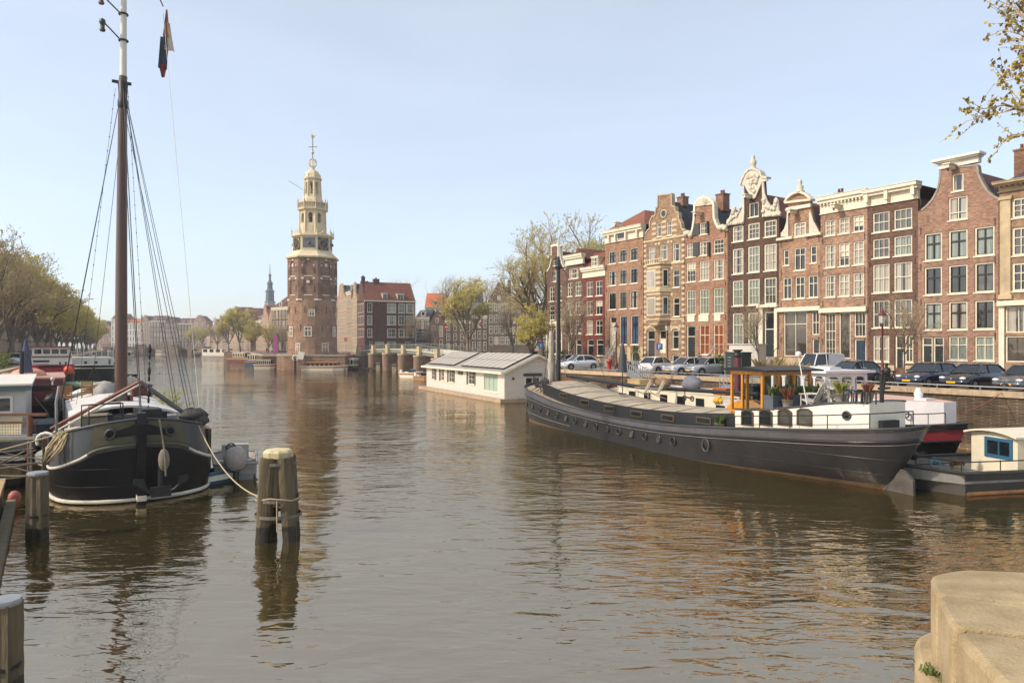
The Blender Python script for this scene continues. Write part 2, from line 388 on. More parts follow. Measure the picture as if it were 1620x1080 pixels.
q, c = land('street_middle', ML+[(-240,900),(500,900),(500,560)], 7, 'far quay street behind the brick tower')
quay('quay_wall', 'distant quay wall running away behind the tower', q, c)
LL = [(-19,10), (-29.5,34), (-57,83), (-213,372), (-330,560)]
q, c = land('street_left', LL+[(-900,560),(-900,-40),(-19,-40)], 5, 'left quay street under the row of trees')
quay('quay_wall', 'quay wall under the long row of trees on the left', q, c)
mb = MB(); mb.add([(-330,560,ZS),(-240,520,ZS),(-120,520,ZS-.01),(-100,900,ZS),(-330,900,ZS)], [(0,1,2,3,4)])
mb.box(-420,-150,505,520,-1,ZS-.02)
tag(mb.build('street_far', M_PAVE), 'street closing the far end of the canal', None, None, 'structure')
# guard rail along the right quay
rail = MB(); RQv = [Vector((*p, 0)) for p in RQ]
def along(poly, s):
    for a, b in zip(poly, poly[1:]):
        L_ = (b-a).length
        if s <= L_: return a+(b-a)*(s/L_), (b-a).normalized()
        s -= L_
    return poly[-1], (poly[-1]-poly[-2]).normalized()
for zz in (.55,):
    s0 = 42; prev = None
    while s0 < 103:
        p, d = along(RQv, s0); p = p+Vector((d.y, -d.x, 0))*.12
        top = p+Vector((0,0,ZS+.17+zz*.35))
        if prev is not None: rail.tube([prev, top], .035, 5)
        rail.tube([p+Vector((0,0,ZS+.15)), top], .03, 5); prev = top; s0 += 2.2
tag(rail.build('kerb_rail', STEEL), 'low steel tube rail on the quay edge before the cars', 'rail')
# ================================================================ BUILDINGS
class Facade:
    """a vertical facade plane through world points A and B (A left in the picture); photo pixels -> (u, z)"""
    def __init__(s, A, B, base=ZS):
        s.A = Vector((A[0], A[1], 0)); s.d = (Vector((B[0], B[1], 0))-s.A).normalized(); s.base = base
        s.rz = math.atan2(s.d.y, s.d.x)
    def u(s, px):
        k = (px-CX)/FPX     # X = k*Y ; A + t d
        return (k*s.A.y-s.A.x)/(s.d.x-k*s.d.y)
    def S(s, px): return FPX/(s.A.y+s.u(px)*s.d.y)
    def z(s, px, py): return EYE-(py-HY)/s.S(px)-s.base
    def P(s, u, off=0.0, z=None):
        q = s.A+s.d*u+Vector((s.d.y, -s.d.x, 0))*off
        return (q.x, q.y, s.base if z is None else z)
RND = random.Random(7)
def window(par, u0, u1, z0, z1, frame=None, bars='W', nx=2, ny=2, g=None, depth=.14, fw=.1, arch=False, sill=True, split=None, bw=.035, label=None):
    """a sash window in its reveal: window (frame, bars, sill) > pane"""
    frame = frame or CREAM; g = g or RND.choice([G_DARK, G_DARK, G_MID, G_CURT]); barm = {'W': 0, 'D': 1}[bars]
    f = MB(); y0, y1 = depth-.06, depth+.06
    f.box(u0, u1, y0, y1, z1-fw, z1); f.box(u0, u1, y0, y1, z0, z0+fw*.8)
    f.box(u0, u0+fw, y0, y1, z0+fw*.8, z1-fw); f.box(u1-fw, u1, y0, y1, z0+fw*.8, z1-fw)
    a, b, c, d = u0+fw, u1-fw, z0+fw*.8, z1-fw
    s = .045
    if barm:     # dark sash round the glass
        f.box(a, b, y0+.02, y1, d-s, d, 1); f.box(a, b, y0+.02, y1, c, c+s, 1); f.box(a, a+s, y0+.02, y1, c+s, d-s, 1); f.box(b-s, b, y0+.02, y1, c+s, d-s, 1)
    for i in range(1, nx):
        x = a+(b-a)*i/nx; w = bw*1.6 if (nx == 2) else bw
        f.box(x-w/2, x+w/2, y0+.02, y1-.03, c, d, barm)
    zs = [c+(d-c)*(split if (split and ny == 2) else j/ny) for j in range(1, ny)]
    for j, z in enumerate(zs):
        w = bw*1.8 if (ny == 2 or j == len(zs)//2) else bw
        f.box(a, b, y0+.012, y1-.035, z-w/2, z+w/2, barm)
    if sill: f.box(u0-.08, u1+.08, -.07, y0, z0-.1, z0-.003, 0)
    o = f.build('window', [frame, BLACK if bars == 'D' else frame], par)
    p = MB(); yg = depth+.045
    if g is G_BLIND:     # a blind drawn half way
        zz = c+(d-c)*RND.uniform(.3, .6)
        p.add([(a,yg,zz),(b,yg,zz),(b,yg,d),(a,yg,d)], [(0,1,2,3)], 1); p.add([(a,yg,c),(b,yg,c),(b,yg,zz),(a,yg,zz)], [(0,1,2,3)], 0)
        p.build('pane', [G_DARK, G_BLIND], o)
    elif g is G_CURT and RND.random() < .6:   # curtains at both sides
        k = (b-a)*RND.uniform(.22, .42)
        for x0, x1, mi in ((a, a+k, 1), (a+k, b-k, 0), (b-k, b, 1)):
            p.add([(x0,yg,c),(x1,yg,c),(x1,yg,d),(x0,yg,d)], [(0,1,2,3)], mi)
        p.build('pane', [RND.choice([G_DARK, G_MID]), G_CURT], o)
    else:
        p.add([(a,yg,c),(b,yg,c),(b,yg,d),(a,yg,d)], [(0,1,2,3)]); p.build('pane', g, o)
    if label: o['label'] = label
    return o
def door(par, u0, u1, z0, z1, col=None, transom=.6, frame=None, depth=.2, label=None):
    f = MB(); fw = .12; y0, y1 = depth-.08, depth+.06
    f.box(u0, u0+fw, y0, y1, z0, z1); f.box(u1-fw, u1, y0, y1, z0, z1); f.box(u0+fw, u1-fw, y0, y1, z1-fw, z1)
    zt = z1-fw-transom
    if transom > 0: f.box(u0+fw, u1-fw, y0+.01, y1, zt-.08, zt)
    o = f.build('door_frame', frame or CREAM, par)
    d = MB(); a, b = u0+fw, u1-fw; top = (zt-.08) if transom > 0 else z1-fw
    d.box(a, b, depth, depth+.05, z0, top)
    for k0, k1 in ((.08, .3), (.36, .62), (.68, .94)):
        d.box(a+(b-a)*.16, b-(b-a)*.16, depth-.025, depth, z0+(top-z0)*k0, z0+(top-z0)*k1)
    d.ball((a+(b-a)*.86, depth-.05, z0+(top-z0)*.45), .045, 1, 6)
    dd = d.build('door', [col or DKGREEN, STEEL], o)
    if label: dd['label'] = label
    if transom > 0:
        p = MB(); yg = depth+.04; p.add([(a,yg,zt),(b,yg,zt),(b,yg,top+.08+transom),(a,yg,top+.08+transom)], [(0,1,2,3)]); p.build('pane', G_DARK, o)
    return o
def cornice(par, w, z0, z1, m=None, proj=.45, dent=True, left=0, ends=True):
    c = MB(); h = z1-z0
    c.box(left-.02, w+.02, -.06, .25, z0, z0+h*.62); c.box(left-.06, w+.06, -.12, .25, z0, z0+.07)
    c.box(left-.1, w+.1, -proj*.7, .3, z0+h*.62, z0+h*.8); c.box(left-.14, w+.14, -proj, .32, z0+h*.8, z1)
    c.box(left-.18, w+.18, -proj-.05, .34, z1, z1+.05)
    if dent:
        n = max(4, int((w-left)/.32))
        for i in range(n):
            x = left+(w-left)*(i+.5)/n; c.box(x-.06, x+.06, -proj*.6, -.06, z0+h*.5, z0+h*.62-.003)
    return c.build('cornice', m or CREAM, par)
def wallpart(par, outline, holes, m, th=.34, w=None, eave=None, depth=11, name='wall', rev=None, extra=None):
    b = MB(); b.plate(outline, holes, 0, th, 0, True, None)
    if eave:
        b.box(.004, w-.004, th+.003, depth, -.3, eave, 0)
    # iron anchors
    if extra: extra(b)
    return b.build(name, [m, IRON], par)
def rect(u0, u1, z0, z1): return [(u0,z0),(u1,z0),(u1,z1),(u0,z1)]
def gable_roof(par, w, eave, ridge, m, y0=.36, y1=11, u0=0.0, chimney=None, ov=.12):
    r = MB(); mid = (u0+w)/2; t = .14
    r.add([(u0-ov*0,y0,eave),(w,y0,eave),(mid,y0,ridge),(u0,y1,eave),(w,y1,eave),(mid,y1,ridge)],
          [(0,2,5,3),(2,1,4,5),(0,1,2),(3,5,4),(0,3,4,1)])
    o = r.build('roof', m, par); return o
def hip_roof(par, w, eave, ridge, m, y0, y1, inset=None, ov=.2, u0=0.0):
    i = inset if inset is not None else min(w, y1-y0)/2
    a, b = u0-ov, w+ov; c, d = y0-ov, y1+ov
    if (b-a) <= (d-c): top = [((a+b)/2, c+i, ridge), ((a+b)/2, d-i, ridge)]; fs = [(0,1,4),(1,2,5,4),(2,3,5),(3,0,4,5)]
    else: top = [(a+i, (c+d)/2, ridge), (b-i, (c+d)/2, ridge)]; fs = [(0,1,5,4),(1,2,5),(2,3,4,5),(3,0,4)]
    r = MB(); r.add([(a,c,eave),(b,c,eave),(b,d,eave),(a,d,eave)]+top, fs+[(3,2,1,0)])
    return r.build('roof', m, par)
def chimney(par, x, y, z0, z1, w=.8, m=None, pots=2):
    c = MB(); c.box(x-w/2, x+w/2, y-w/2, y+w/2, z0, z1); c.box(x-w/2-.07, x+w/2+.07, y-w/2-.07, y+w/2+.07, z1, z1+.12)
    o = c.build('chimney', m or BR_RED, par)
    p = MB()
    for k in range(pots): p.lathe([(.11,0),(.13,.05),(.1,.35),(.13,.4)], 8, (x+(k-(pots-1)/2)*.3, y, z1+.12))
    p.build('chimney_pot', mat('terracotta', '#7a4630', .8), o); return o
def beam_hoist(par, u, z, m=None):
    b = MB(); b.box(u-.16, u+.16, -1.1, .02, z, z+.26); b.box(u-.28, u+.28, -1.2, .0, z+.26, z+.34); b.box(u-.05, u+.05, -1.0, -.9, z-.2, z, 1)
    return b.build('hoist_beam', [m or CREAM, IRON], par)
BR_RED = brick('brick_red', '#8a4a30', '#6f3a28', '#8f7b66')
BR = {
 'a': brick('brick_warm', '#9a5f42', '#855039', '#a08468'),
 'b': brick('brick_brown', '#6b4436', '#5a382d', '#6f5a4c'),
 'c': brick('brick_ochre', '#a0694a', '#7f4f3a', '#b09274', patch=.45),
 'd': brick('brick_pink', '#99634a', '#7b4c3c', '#b59c84', patch=.5),
 'e': brick('brick_dark', '#5a3a2e', '#4a3026', '#5c4a3e'),
 'f': brick('brick_rose', '#94644f', '#835745', '#9c8270', patch=.3),
 'g': brick('brick_tan', '#94694a', '#805a40', '#a08766'),
 'r': brick('brick_painted_red', '#7c2c22', '#6c261e', '#6c2c22', patch=.2),
 'k': brick('brick_mottled', '#a07a58', '#8a6448', '#a88f70', patch=.3),
}
T_OR = tiles('tiles_orange', '#96583a', '#6a4030'); T_BR = tiles('tiles_brown', '#6d3a28', '#4a2c22'); T_GR = tiles('tiles_grey', '#3c3f44', '#2b2d31'); T_RD = tiles('tiles_red', '#84482f', '#5c3526')
FL = Facade((0,0),(1,1))
def fl_point(x):
    S = .01473*(x-80); return ((x-CX)/S, FPX/S)
FL = Facade(fl_point(880), fl_point(1583))
class House:
    """one canal house on a facade; coordinates are given in a zoomed crop of the photo (c -> photo pixels)"""
    def __init__(s, F, conv, x0, x1, name, label, cat='house', group=None, depth=11):
        s.F = F; s.c = conv; s.ua = F.u(conv(x0, 0)[0]); s.w = F.u(conv(x1, 0)[0])-s.ua; s.depth = depth
        s.o = thing(name, label, cat, F.P(s.ua), F.rz, group); s.holes = []; s.todo = []
    def U(s, x): return s.F.u(s.c(x, 0)[0])-s.ua
    def Z(s, x, y): p = s.c(x, y); return s.F.z(*p)
    def pt(s, x, y): return (s.U(x), s.Z(x, y))
    def win(s, x0, x1, z0, z1, **k):
        u0, u1 = s.U(x0), s.U(x1); s.holes.append(rect(u0, u1, z0, z1)); s.todo.append(('w', u0, u1, z0, z1, k))
    def wpx(s, x0, y0, x1, y1, **k):
        xm = (x0+x1)/2; s.win(x0, x1, s.Z(xm, y1), s.Z(xm, y0), **k)
    def grid(s, cols, rows, **k):
        """rows measured at the first column"""
        xm = sum(cols[0])/2
        for ri, (y0, y1) in enumerate(rows):
            for ci, (x0, x1) in enumerate(cols):
                kk = dict(k)
                g = kk.get('gl')
                if g is not None: kk['g'] = g[ri][ci] if isinstance(g[0], (list, tuple)) else RND.choice(g)
                kk.pop('gl', None)
                s.win(x0, x1, s.Z(xm, y1), s.Z(xm, y0), **kk)
    def dpx(s, x0, y0, x1, y1, **k):
        xm = (x0+x1)/2; u0, u1 = s.U(x0), s.U(x1); z0, z1 = max(0, s.Z(xm, y1)), s.Z(xm, y0)
        s.holes.append(rect(u0, u1, z0, z1)); s.todo.append(('d', u0, u1, z0, z1, k))
    def finish(s, outline, m, eave, th=.34, anchors=True):
        def ex(b):
            if anchors:
                zs = sorted(set(round(h[0][1], 1) for h in s.holes))
                for z in zs[1:]:
                    for u in (.22, s.w-.22): b.box(u-.025, u+.025, -.04, -.002, z-.75, z-.2, 1)
        wallpart(s.o, outline, s.holes, m, th, s.w, eave, s.depth, extra=ex)
        for t, u0, u1, z0, z1, k in s.todo:
            (window if t == 'w' else door)(s.o, u0, u1, z0, z1, **k)
        return s.o
    def plinth(s, z1, m=None, z0=-.3, holes=()):
        pass
def moulding(par, pts, w, m, name='gable_trim', y0=-.09, y1=.4):
    """raised stone edge following a line in the facade plane"""
    b = MB()
    for (a, c) in zip(pts, pts[1:]):
        dx, dz = c[0]-a[0], c[1]-a[1]; L_ = math.hypot(dx, dz)
        if L_ < 1e-4: continue
        nx, nz = -dz/L_*w/2, dx/L_*w/2
        q = [(a[0]-nx, a[1]-nz), (c[0]-nx, c[1]-nz), (c[0]+nx, c[1]+nz), (a[0]+nx, a[1]+nz)]
        b.add([(x, y0, z) for x, z in q]+[(x, y1, z) for x, z in q], [(0,1,2,3),(7,6,5,4),(0,4,5,1),(1,5,6,2),(2,6,7,3),(3,7,4,0)])
    return b.build(name, m, par)
def arc(cx, cz, rx, rz_, t0, t1, n=8):
    return [(cx+rx*math.cos(R(t0+(t1-t0)*i/n)), cz+rz_*math.sin(R(t0+(t1-t0)*i/n))) for i in range(n+1)]
c5 = lambda x, y: (800+x*.27778, 300+y*.27778)
c6 = lambda x, y: (1020+x*.32407, 240+y*.32407)
c7 = lambda x, y: (1280+x*.35185, 220+y*.35185)
SIDE_BASE = []
def base_band(h, z1, m, name='plinth', gaps=(), proj=.06):
    b = MB(); xs = [0]
    for a, c in sorted(gaps): xs += [a, c]
    xs.append(h.w)
    for a, c in zip(xs[::2], xs[1::2]):
        if c-a > .02: b.box(a, c, -proj, -.003, -.3, z1)
    return b.build(name, m, h.o)
def steps(par, u0, u1, z1, n=3, d=.3, m=None, rail=False):
    b = MB()
    for i in range(n): b.box(u0, u1, -.02-(n-i)*d, -.02-(n-i-1)*d, -.1, z1*(i+1)/n)
    o = b.build('stoop', m or STONE2, par)
    if rail:
        r = MB()
        for u in (u0+.05, u1-.05):
            r.tube([(u, -.1, z1+.9), (u, -.02-n*d, .95)], .025, 5); r.tube([(u, -.1, z1), (u, -.1, z1+.9)], .02, 5); r.tube([(u, -.02-n*d+.1, 0), (u, -.02-n*d+.1, .98)], .02, 5)
        r.build('handrail', IRON, o)
    return o
# ---- H1 narrow neck gable, left end of the row
h = House(FL, c5, 235, 342, 'canal_house', 'narrow brown house with plain neck gable at left end of the gabled row', depth=9)
h.grid([(249,277),(290,321)], [(553,636),(660,742)], bars='W', nx=2, ny=3, gl=[G_MID, G_DARK])
h.wpx(266, 460, 300, 522, nx=2, ny=2, g=G_MID); h.wpx(271, 400, 289, 434, nx=1, ny=1, g=G_DARK)
h.grid([(246,262),(268,292),(298,322)], [(790,935)], nx=1, ny=2, g=G_DARK)
ol = [(0,-.3),(h.w,-.3),h.pt(342,455),h.pt(326,430),h.pt(314,395),h.pt(309,350),h.pt(309,330)]+[h.pt(286+24*math.cos(R(a)), 330-12*math.sin(R(a))) for a in (30,60,90,120,150)]+[h.pt(262,330),h.pt(262,395),h.pt(252,440),h.pt(237,468),(0,h.Z(237,475))]
h.finish(ol, BR['b'], h.Z(290,470)); moulding(h.o, ol[2:-1], .16, CREAM); moulding(h.o, [h.pt(255,322), h.pt(270,314), h.pt(286,312), h.pt(302,314), h.pt(316,322)], .14, CREAM)
gable_roof(h.o, h.w, h.Z(290,470), h.Z(290,350), T_BR, y1=9); beam_hoist(h.o, h.U(280), h.Z(280,392))
b = MB(); z0, z1 = h.Z(285,775), h.Z(285,750); b.box(0, h.w, -.25, -.003, z0, z1)
for x in (240, 265, 295, 325): b.box(h.U(x)-.09, h.U(x)+.09, -.2, -.003, 0, z0)
b.build('shopfront', CREAM, h.o)
# ---- H2
h = House(FL, c5, 342, 440, 'canal_house', 'slim brown house with white cornice just right of the black barge mast', depth=9)
h.grid([(352,380),(396,431)], [(530,608),(642,714),(747,820)], nx=2, ny=3, gl=[G_MID, G_CURT])
h.wpx(360, 448, 414, 506, nx=4, ny=2, g=G_CURT); h.dpx(398, 850, 430, 975, col=DKGREEN); h.wpx(354, 868, 384, 940, nx=2, ny=3, g=G_DARK)
h.finish([(0,-.3),(h.w,-.3),(h.w,h.Z(437,432)),(0,h.Z(345,440))], BR['b'], h.Z(390,436)-.3); cornice(h.o, h.w, h.Z(390,428), h.Z(390,372), proj=.4, dent=False)
gable_roof(h.o, h.w, h.Z(390,400), h.Z(400,330), T_RD, y0=.6, y1=9); base_band(h, 1.0, STONE)
# ---- H3 red
h = House(FL, c5, 440, 567, 'canal_house', 'narrow bright red house with tall white cornice and white dormer', depth=10)
h.grid([(459,496),(512,551)], [(524,608),(634,714),(744,824)], nx=2, ny=2, split=.62, gl=[[G_MID,G_DARK],[G_MID,G_BLIND],[G_CURT,G_DARK]])
h.dpx(462, 852, 500, 968, col=G_DARK); h.wpx(517, 852, 557, 945, nx=1, ny=2, split=.7, g=G_DARK)
h.finish([(0,-.3),(h.w,-.3),(h.w,h.Z(564,494)),(0,h.Z(443,504))], BR['r'], h.Z(500,500)-.3); cornice(h.o, h.w, h.Z(500,498), h.Z(500,440), proj=.4, dent=False)
r = MB(); e = h.Z(500,445); t = h.Z(500,375)+.6; r.add([(0,.2,e),(h.w,.2,e),(h.w,1.9,t),(0,1.9,t),(0,10,e),(h.w,10,e),(h.w,8,t),(0,8,t)], [(0,1,2,3),(3,2,6,7),(7,6,5,4),(0,3,7,4),(1,5,6,2)]); r.build('roof', T_RD, h.o)
dm = MB(); u0, u1 = h.U(483), h.U(520); z0, z1 = h.Z(500,435), h.Z(500,385)
dm.box(u0, u1, .25, 1.6, z0, z1-.02); dm.box(u0-.12, u1+.12, .1, 1.8, z1-.02, z1+.14); dmo = dm.build('dormer', CREAM, h.o)
window(dmo, u0+.06, u1-.06, z0+.05, z1-.06, nx=2, ny=2, depth=.17, sill=False, g=G_CURT, fw=.06)
base_band(h, .9, STONE, gaps=[(h.U(462),h.U(500))])
# ---- H4 warm brick, hipped roof
h = House(FL, c5, 567, 783, 'canal_house', 'warm brick house with hipped orange tile roof over a white cornice', depth=10)
h.grid([(585,628),(646,689),(708,752)], [(350,422),(462,546),(585,683)], nx=2, ny=2, split=.66, bars='D', gl=[G_MID, G_DARK, G_CURT])
h.grid([(650,692),(713,757)], [(718,882)], nx=2, ny=2, split=.7, bars='D', g=glass('glass_blue', '#3d5068'))
h.dpx(592, 722, 630, 900, col=CREAM, label='pale door in a tall cream recess')
h.grid([(655,690),(716,752)], [(930,985)], nx=2, ny=1, g=G_DARK)
ze = h.Z(650,295)
h.finish([(0,-.3),(h.w,-.3),(h.w,ze),(0,ze)], BR['a'], ze); cornice(h.o, h.w, ze, h.Z(650,225), proj=.55, dent=False)
wn_ = MB(); u0, u1 = h.U(640), h.U(686); wn_.box(u0, u1, -.16, -.062, h.Z(660,283), h.Z(660,243)); q_ = wn_.build('attic_window', CREAM, h.o)
p = MB(); p.box(u0+.1, u1-.1, -.18, -.163, h.Z(660,278), h.Z(660,248)); p.build('pane', G_DARK, q_)
for x in (597, 635, 693, 757): b = MB(); b.box(h.U(x)-.1, h.U(x)+.1, -.4, -.06, h.Z(650,290), h.Z(650,240)); b.build('console', CREAM, h.o)
hip_roof(h.o, h.w, h.Z(650,222), h.Z(760,78), T_OR, .2, 10, inset=3.4); beam_hoist(h.o, h.U(660), h.Z(660,205))
base_band(h, h.Z(700,893), STONE, 'plinth', gaps=[(h.U(592)-.05,h.U(630)+.05),(h.U(652),h.U(693)),(h.U(713),h.U(756))])
steps(h.o, h.U(588), h.U(634), h.Z(610,900), 5, .3, rail=True)
# ---- H5 striped brick and stone, stepped gable, oriel
M_STR = brick('brick_stone_mix', '#8f684a', '#7c563e', '#a08868', patch=.4)
M_CRB = mat('cream_band_stone', '#c2b18e', .85, var=.3, scale=3, bump=.008)
h = House(FL, c5, 787, 1019, 'canal_house', 'striped sandstone and brick house with stepped gable and stone oriel', depth=11)
h.wpx(857, 188, 887, 268, nx=1, ny=2, split=.7, g=G_CURT); h.wpx(917, 180, 946, 260, nx=1, ny=2, split=.7, g=G_CURT)
h.wpx(812, 325, 850, 420, nx=1, ny=2, split=.7, g=G_CURT); h.wpx(879, 315, 921, 400, nx=1, ny=2, split=.7, g=G_CURT); h.wpx(950, 303, 993, 408, nx=1, ny=2, split=.7, g=G_CURT)
h.wpx(952, 455, 990, 556, nx=1, ny=2, split=.7, g=G_DARK); h.wpx(952, 614, 990, 722, nx=1, ny=2, split=.7, g=G_DARK)
h.wpx(801, 465, 820, 570, nx=1, ny=2, g=G_MID); h.wpx(801, 615, 820, 725, nx=1, ny=2, g=G_MID)
h.dpx(803, 800, 848, 985, col=DGREY, transom=.9); h.dpx(872, 800, 912, 930, col=CREAM, transom=.8); h.wpx(948, 800, 986, 908, nx=1, ny=2, split=.68, g=G_DARK)
h.dpx(945, 940, 985, 990, col=BLACK, transom=0)
pz = lambda x, y: h.pt(x, y)
ol = [(0,-.3),(h.w,-.3),(h.w,h.Z(1019,232)),pz(1003,222),pz(1000,195),pz(986,165),pz(985,130),pz(968,128),pz(965,96),pz(947,94),pz(946,24),pz(868,34),pz(867,100),pz(858,103),pz(852,150),pz(836,152),pz(822,182),pz(822,222),pz(806,235),pz(797,255),(0,h.Z(787,285))]
h.finish(ol, M_STR, h.Z(900,285), anchors=False)
b = MB(); zz = .4; zt = h.Z(900,290); k = 0
rects = [x for x in h.holes]
def clear(u0, u1, z0, z1): return all(u1 < q[0][0]-.02 or u0 > q[1][0]+.02 or z1 < q[0][1] or z0 > q[2][1] for q in rects)
while zz < h.Z(900,180):
    if zz < zt: cand = [(0, .42), (h.w-.42, h.w)]
    else: cand = [(h.U(835), h.U(856)), (h.U(947), h.U(975)), (h.U(889), h.U(915))]
    for u0, u1 in cand: b.box(u0+.003, u1-.003, -.03, -.003, zz, zz+.26)
    for q in rects:
        if q[2][1]-q[0][1] > 1 and q[0][1] < zz < q[2][1]+.3:
            for u0, u1 in ((q[0][0]-.3, q[0][0]-.004), (q[1][0]+.004, q[1][0]+.3)):
                if u0 > .45 and u1 < h.w-.45 and clear(u0, u1, zz, zz+.26): b.box(u0, u1, -.028, -.003, zz, zz+.26)
    zz += .58
for z in (h.Z(900,285), h.Z(900,430), h.Z(900,745)): b.box(0, h.w, -.07, -.003, z, z+.18)
b.build('quoins', M_CRB, h.o)
moulding(h.o, ol[2:-1], .16, STONE)
oc = MB(); oc.lathe([(.33,0),(.45,0)], 14, cap=False)
rg = MB(); cx_, cz_ = h.pt(902, 138)
rg.tube([(cx_+.42*math.cos(2*math.pi*i/14), -.04, cz_+.42*math.sin(2*math.pi*i/14)) for i in range(15)], .09, 5); q_ = rg.build('round_window', M_CRB, h.o)
rg = MB(); rg.add([(cx_+.38*math.cos(2*math.pi*i/14), -.02, cz_+.38*math.sin(2*math.pi*i/14)) for i in range(14)], [tuple(range(14))]); rg.build('pane', G_DARK, q_)
# oriel
u0, u1 = h.U(822), h.U(938); zb, zt = h.Z(880,735), h.Z(880,432); dep = 1.0
ori = MB(); cham = .55
def tz(a, b_, z0, z1, mi, g_=0.0, mm=ori):
    pl = [(a-g_,0),(a+cham-g_*.4,-dep-g_),(b_-cham+g_*.4,-dep-g_),(b_+g_,0)]
    mm.add([(x,y,z0) for x,y in pl]+[(x,y,z1) for x,y in pl], [(0,1,5,4),(1,2,6,5),(2,3,7,6),(3,2,1,0),(4,5,6,7)], mi)
z = zb; i = 0
while z < zt-.01:
    z2 = min(z+.29, zt); tz(u0, u1, z, z2, i % 2, .012 if i % 2 else 0); z = z2; i += 1
mid = h.Z(880,585)
tz(u0, u1, mid, mid+.3, 1, .14); tz(u0, u1, zt, zt+.16, 1, .2); tz(u0, u1, zb-.16, zb, 1, .16)
for k in range(4): tz(u0+.1+k*.16, u1-.1-k*.16, zb-.16-(k+1)*.17, zb-.16-k*.17, (k+1) % 2)
for k in range(9):      # balustrade
    x = u0+(u1-u0)*(k+.5)/9; ori.bar((x,-dep*.85,zt+.16),(x,-dep*.85,zt+.6),.07,.07,1)
ori.bar((u0+.1,-dep*.85,zt+.64),(u1-.1,-dep*.85,zt+.64),.12,.1,1)
oo = ori.build('oriel', [M_STR, M_CRB], h.o)
for (za, zc) in ((h.Z(864,562), h.Z(864,462)), (h.Z(864,718), h.Z(864,615))):
    wv = MB(); a, c_ = h.U(842), h.U(892)
    wv.box(a, c_, -dep-.06, -dep-.02, za, zc); wo_ = wv.build('window', CREAM, oo)
    wv = MB(); wv.box(a+.1, c_-.1, -dep-.075, -dep-.062, za+.1, zc-.1); wv.build('pane', G_CURT, wo_)
    for xs in (u0+cham/2, u1-cham/2):
        sg = -1 if xs < (u0+u1)/2 else 1
        wv = MB(); n_ = Vector((sg*dep, -cham, 0)).normalized(); t_ = Vector((cham, sg*dep, 0)).normalized()*.3; p0 = Vector((xs, -dep/2, 0))+n_*.03
        vs = [(p0-t_)+Vector((0,0,za+.05)), (p0+t_)+Vector((0,0,za+.05)), (p0+t_)+Vector((0,0,zc)), (p0-t_)+Vector((0,0,zc))]
        wv.add(vs+[v+n_*.03 for v in vs], [(4,5,6,7),(0,1,5,4),(1,2,6,5),(2,3,7,6),(3,0,4,7)]); w_ = wv.build('window', CREAM, oo)
        wv = MB(); t2 = t_*.75; vs = [(p0-t2)+n_*.034+Vector((0,0,za+.15)), (p0+t2)+n_*.034+Vector((0,0,za+.15)), (p0+t2)+n_*.034+Vector((0,0,zc-.1)), (p0-t2)+n_*.034+Vector((0,0,zc-.1))]; wv.add(vs, [(0,1,2,3)]); wv.build('pane', G_DARK, w_)
gable_roof(h.o, h.w, h.Z(900,290), h.Z(900,60), T_GR, y1=11)
chimney(h.o, h.w*.5, 3, h.Z(900,80), h.Z(900,30), .9); steps(h.o, h.U(795), h.U(845), h.Z(820,985), 5, .3, rail=True)
for x0_, x1_, yt in ((803,848,800),(872,912,800),(948,986,800)):    # round arch stones
    a, c_ = h.U(x0_), h.U(x1_); z = h.Z((x0_+x1_)/2, yt); rr = (c_-a)/2
    moulding(h.o, arc((a+c_)/2, z-.05, rr+.12, rr*.8, 0, 180, 8), .28, M_CRB, 'arch', -.04, -.003)
# ---- H6 neck gable, dark shutters, orange curtains
h = House(FL, c6, 189, 404, 'canal_house', 'brown neck gable house with dark shutters and orange curtained ground floor windows', depth=11)
C3 = [(204,248),(268,314),(336,386)]
h.grid(C3, [(447,514),(540,635),(676,795)], nx=3, ny=3, gl=[[G_CURT,G_CURT,G_DARK],[G_BLIND,G_CURT,G_CURT],[G_GREEN,G_GREEN,G_GREEN]])
h.wpx(268, 345, 307, 403, nx=2, ny=2, g=G_CURT)
h.win(266, 315, h.Z(290,990), h.Z(290,845), nx=2, ny=3, g=G_ORANGE); h.win(335, 383, h.Z(290,990), h.Z(290,845), nx=2, ny=3, g=G_ORANGE)
h.dpx(203, 848, 246, 1020, transom=1.0, label='black panelled door with round ornament'); h.wpx(260,1005,282,1032,nx=1,ny=1,g=G_DARK,sill=False); h.wpx(340,1005,366,1030,nx=1,ny=1,g=G_DARK,sill=False)
NX = lambda q: [h.pt(*p_) for p_ in q]
ol = [(0,-.3),(h.w,-.3)]+NX([(404,386),(398,366),(380,360),(362,372),(350,350),(341,325),(338,250),(318,232),(292,221),(264,232),(246,256),(243,330),(236,375),(228,402),(212,390),(194,396)])+[(0,h.Z(189,425))]
h.finish(ol, BR['a'], h.Z(290,420)); moulding(h.o, ol[2:-1], .24, CREAM, y0=-.14)
b = MB(); b.plate([h.pt(248,268)]+[h.pt(292+44*math.cos(R(a)), 266-40*math.sin(R(a))) for a in range(170,5,-15)]+[h.pt(338,258)], [], -.12, -.003)
cx_, cz_ = h.pt(292,262)
for k in range(7): a = R(20+k*23); b.bar((cx_, -.14, cz_), (cx_+.85*math.cos(a), -.14, cz_+.85*math.sin(a)), .07, .05)
for (x, y) in ((374,372),(386,368),(396,374),(206,402),(217,397),(228,408)): p_ = h.pt(x,y); b.ball((p_[0], -.12, p_[1]), .3, 0, 8)
b.build('gable_ornament', ORN, h.o)
sh = MB(); z0, z1 = h.Z(290,403), h.Z(290,345); a = h.U(268)
sh.box(h.U(236), a-.02, -.1, -.04, z0, z1); sh.box(h.U(309), h.U(315), -.3, -.01, z0, z1); sh.build('shutter', DGREY, h.o)
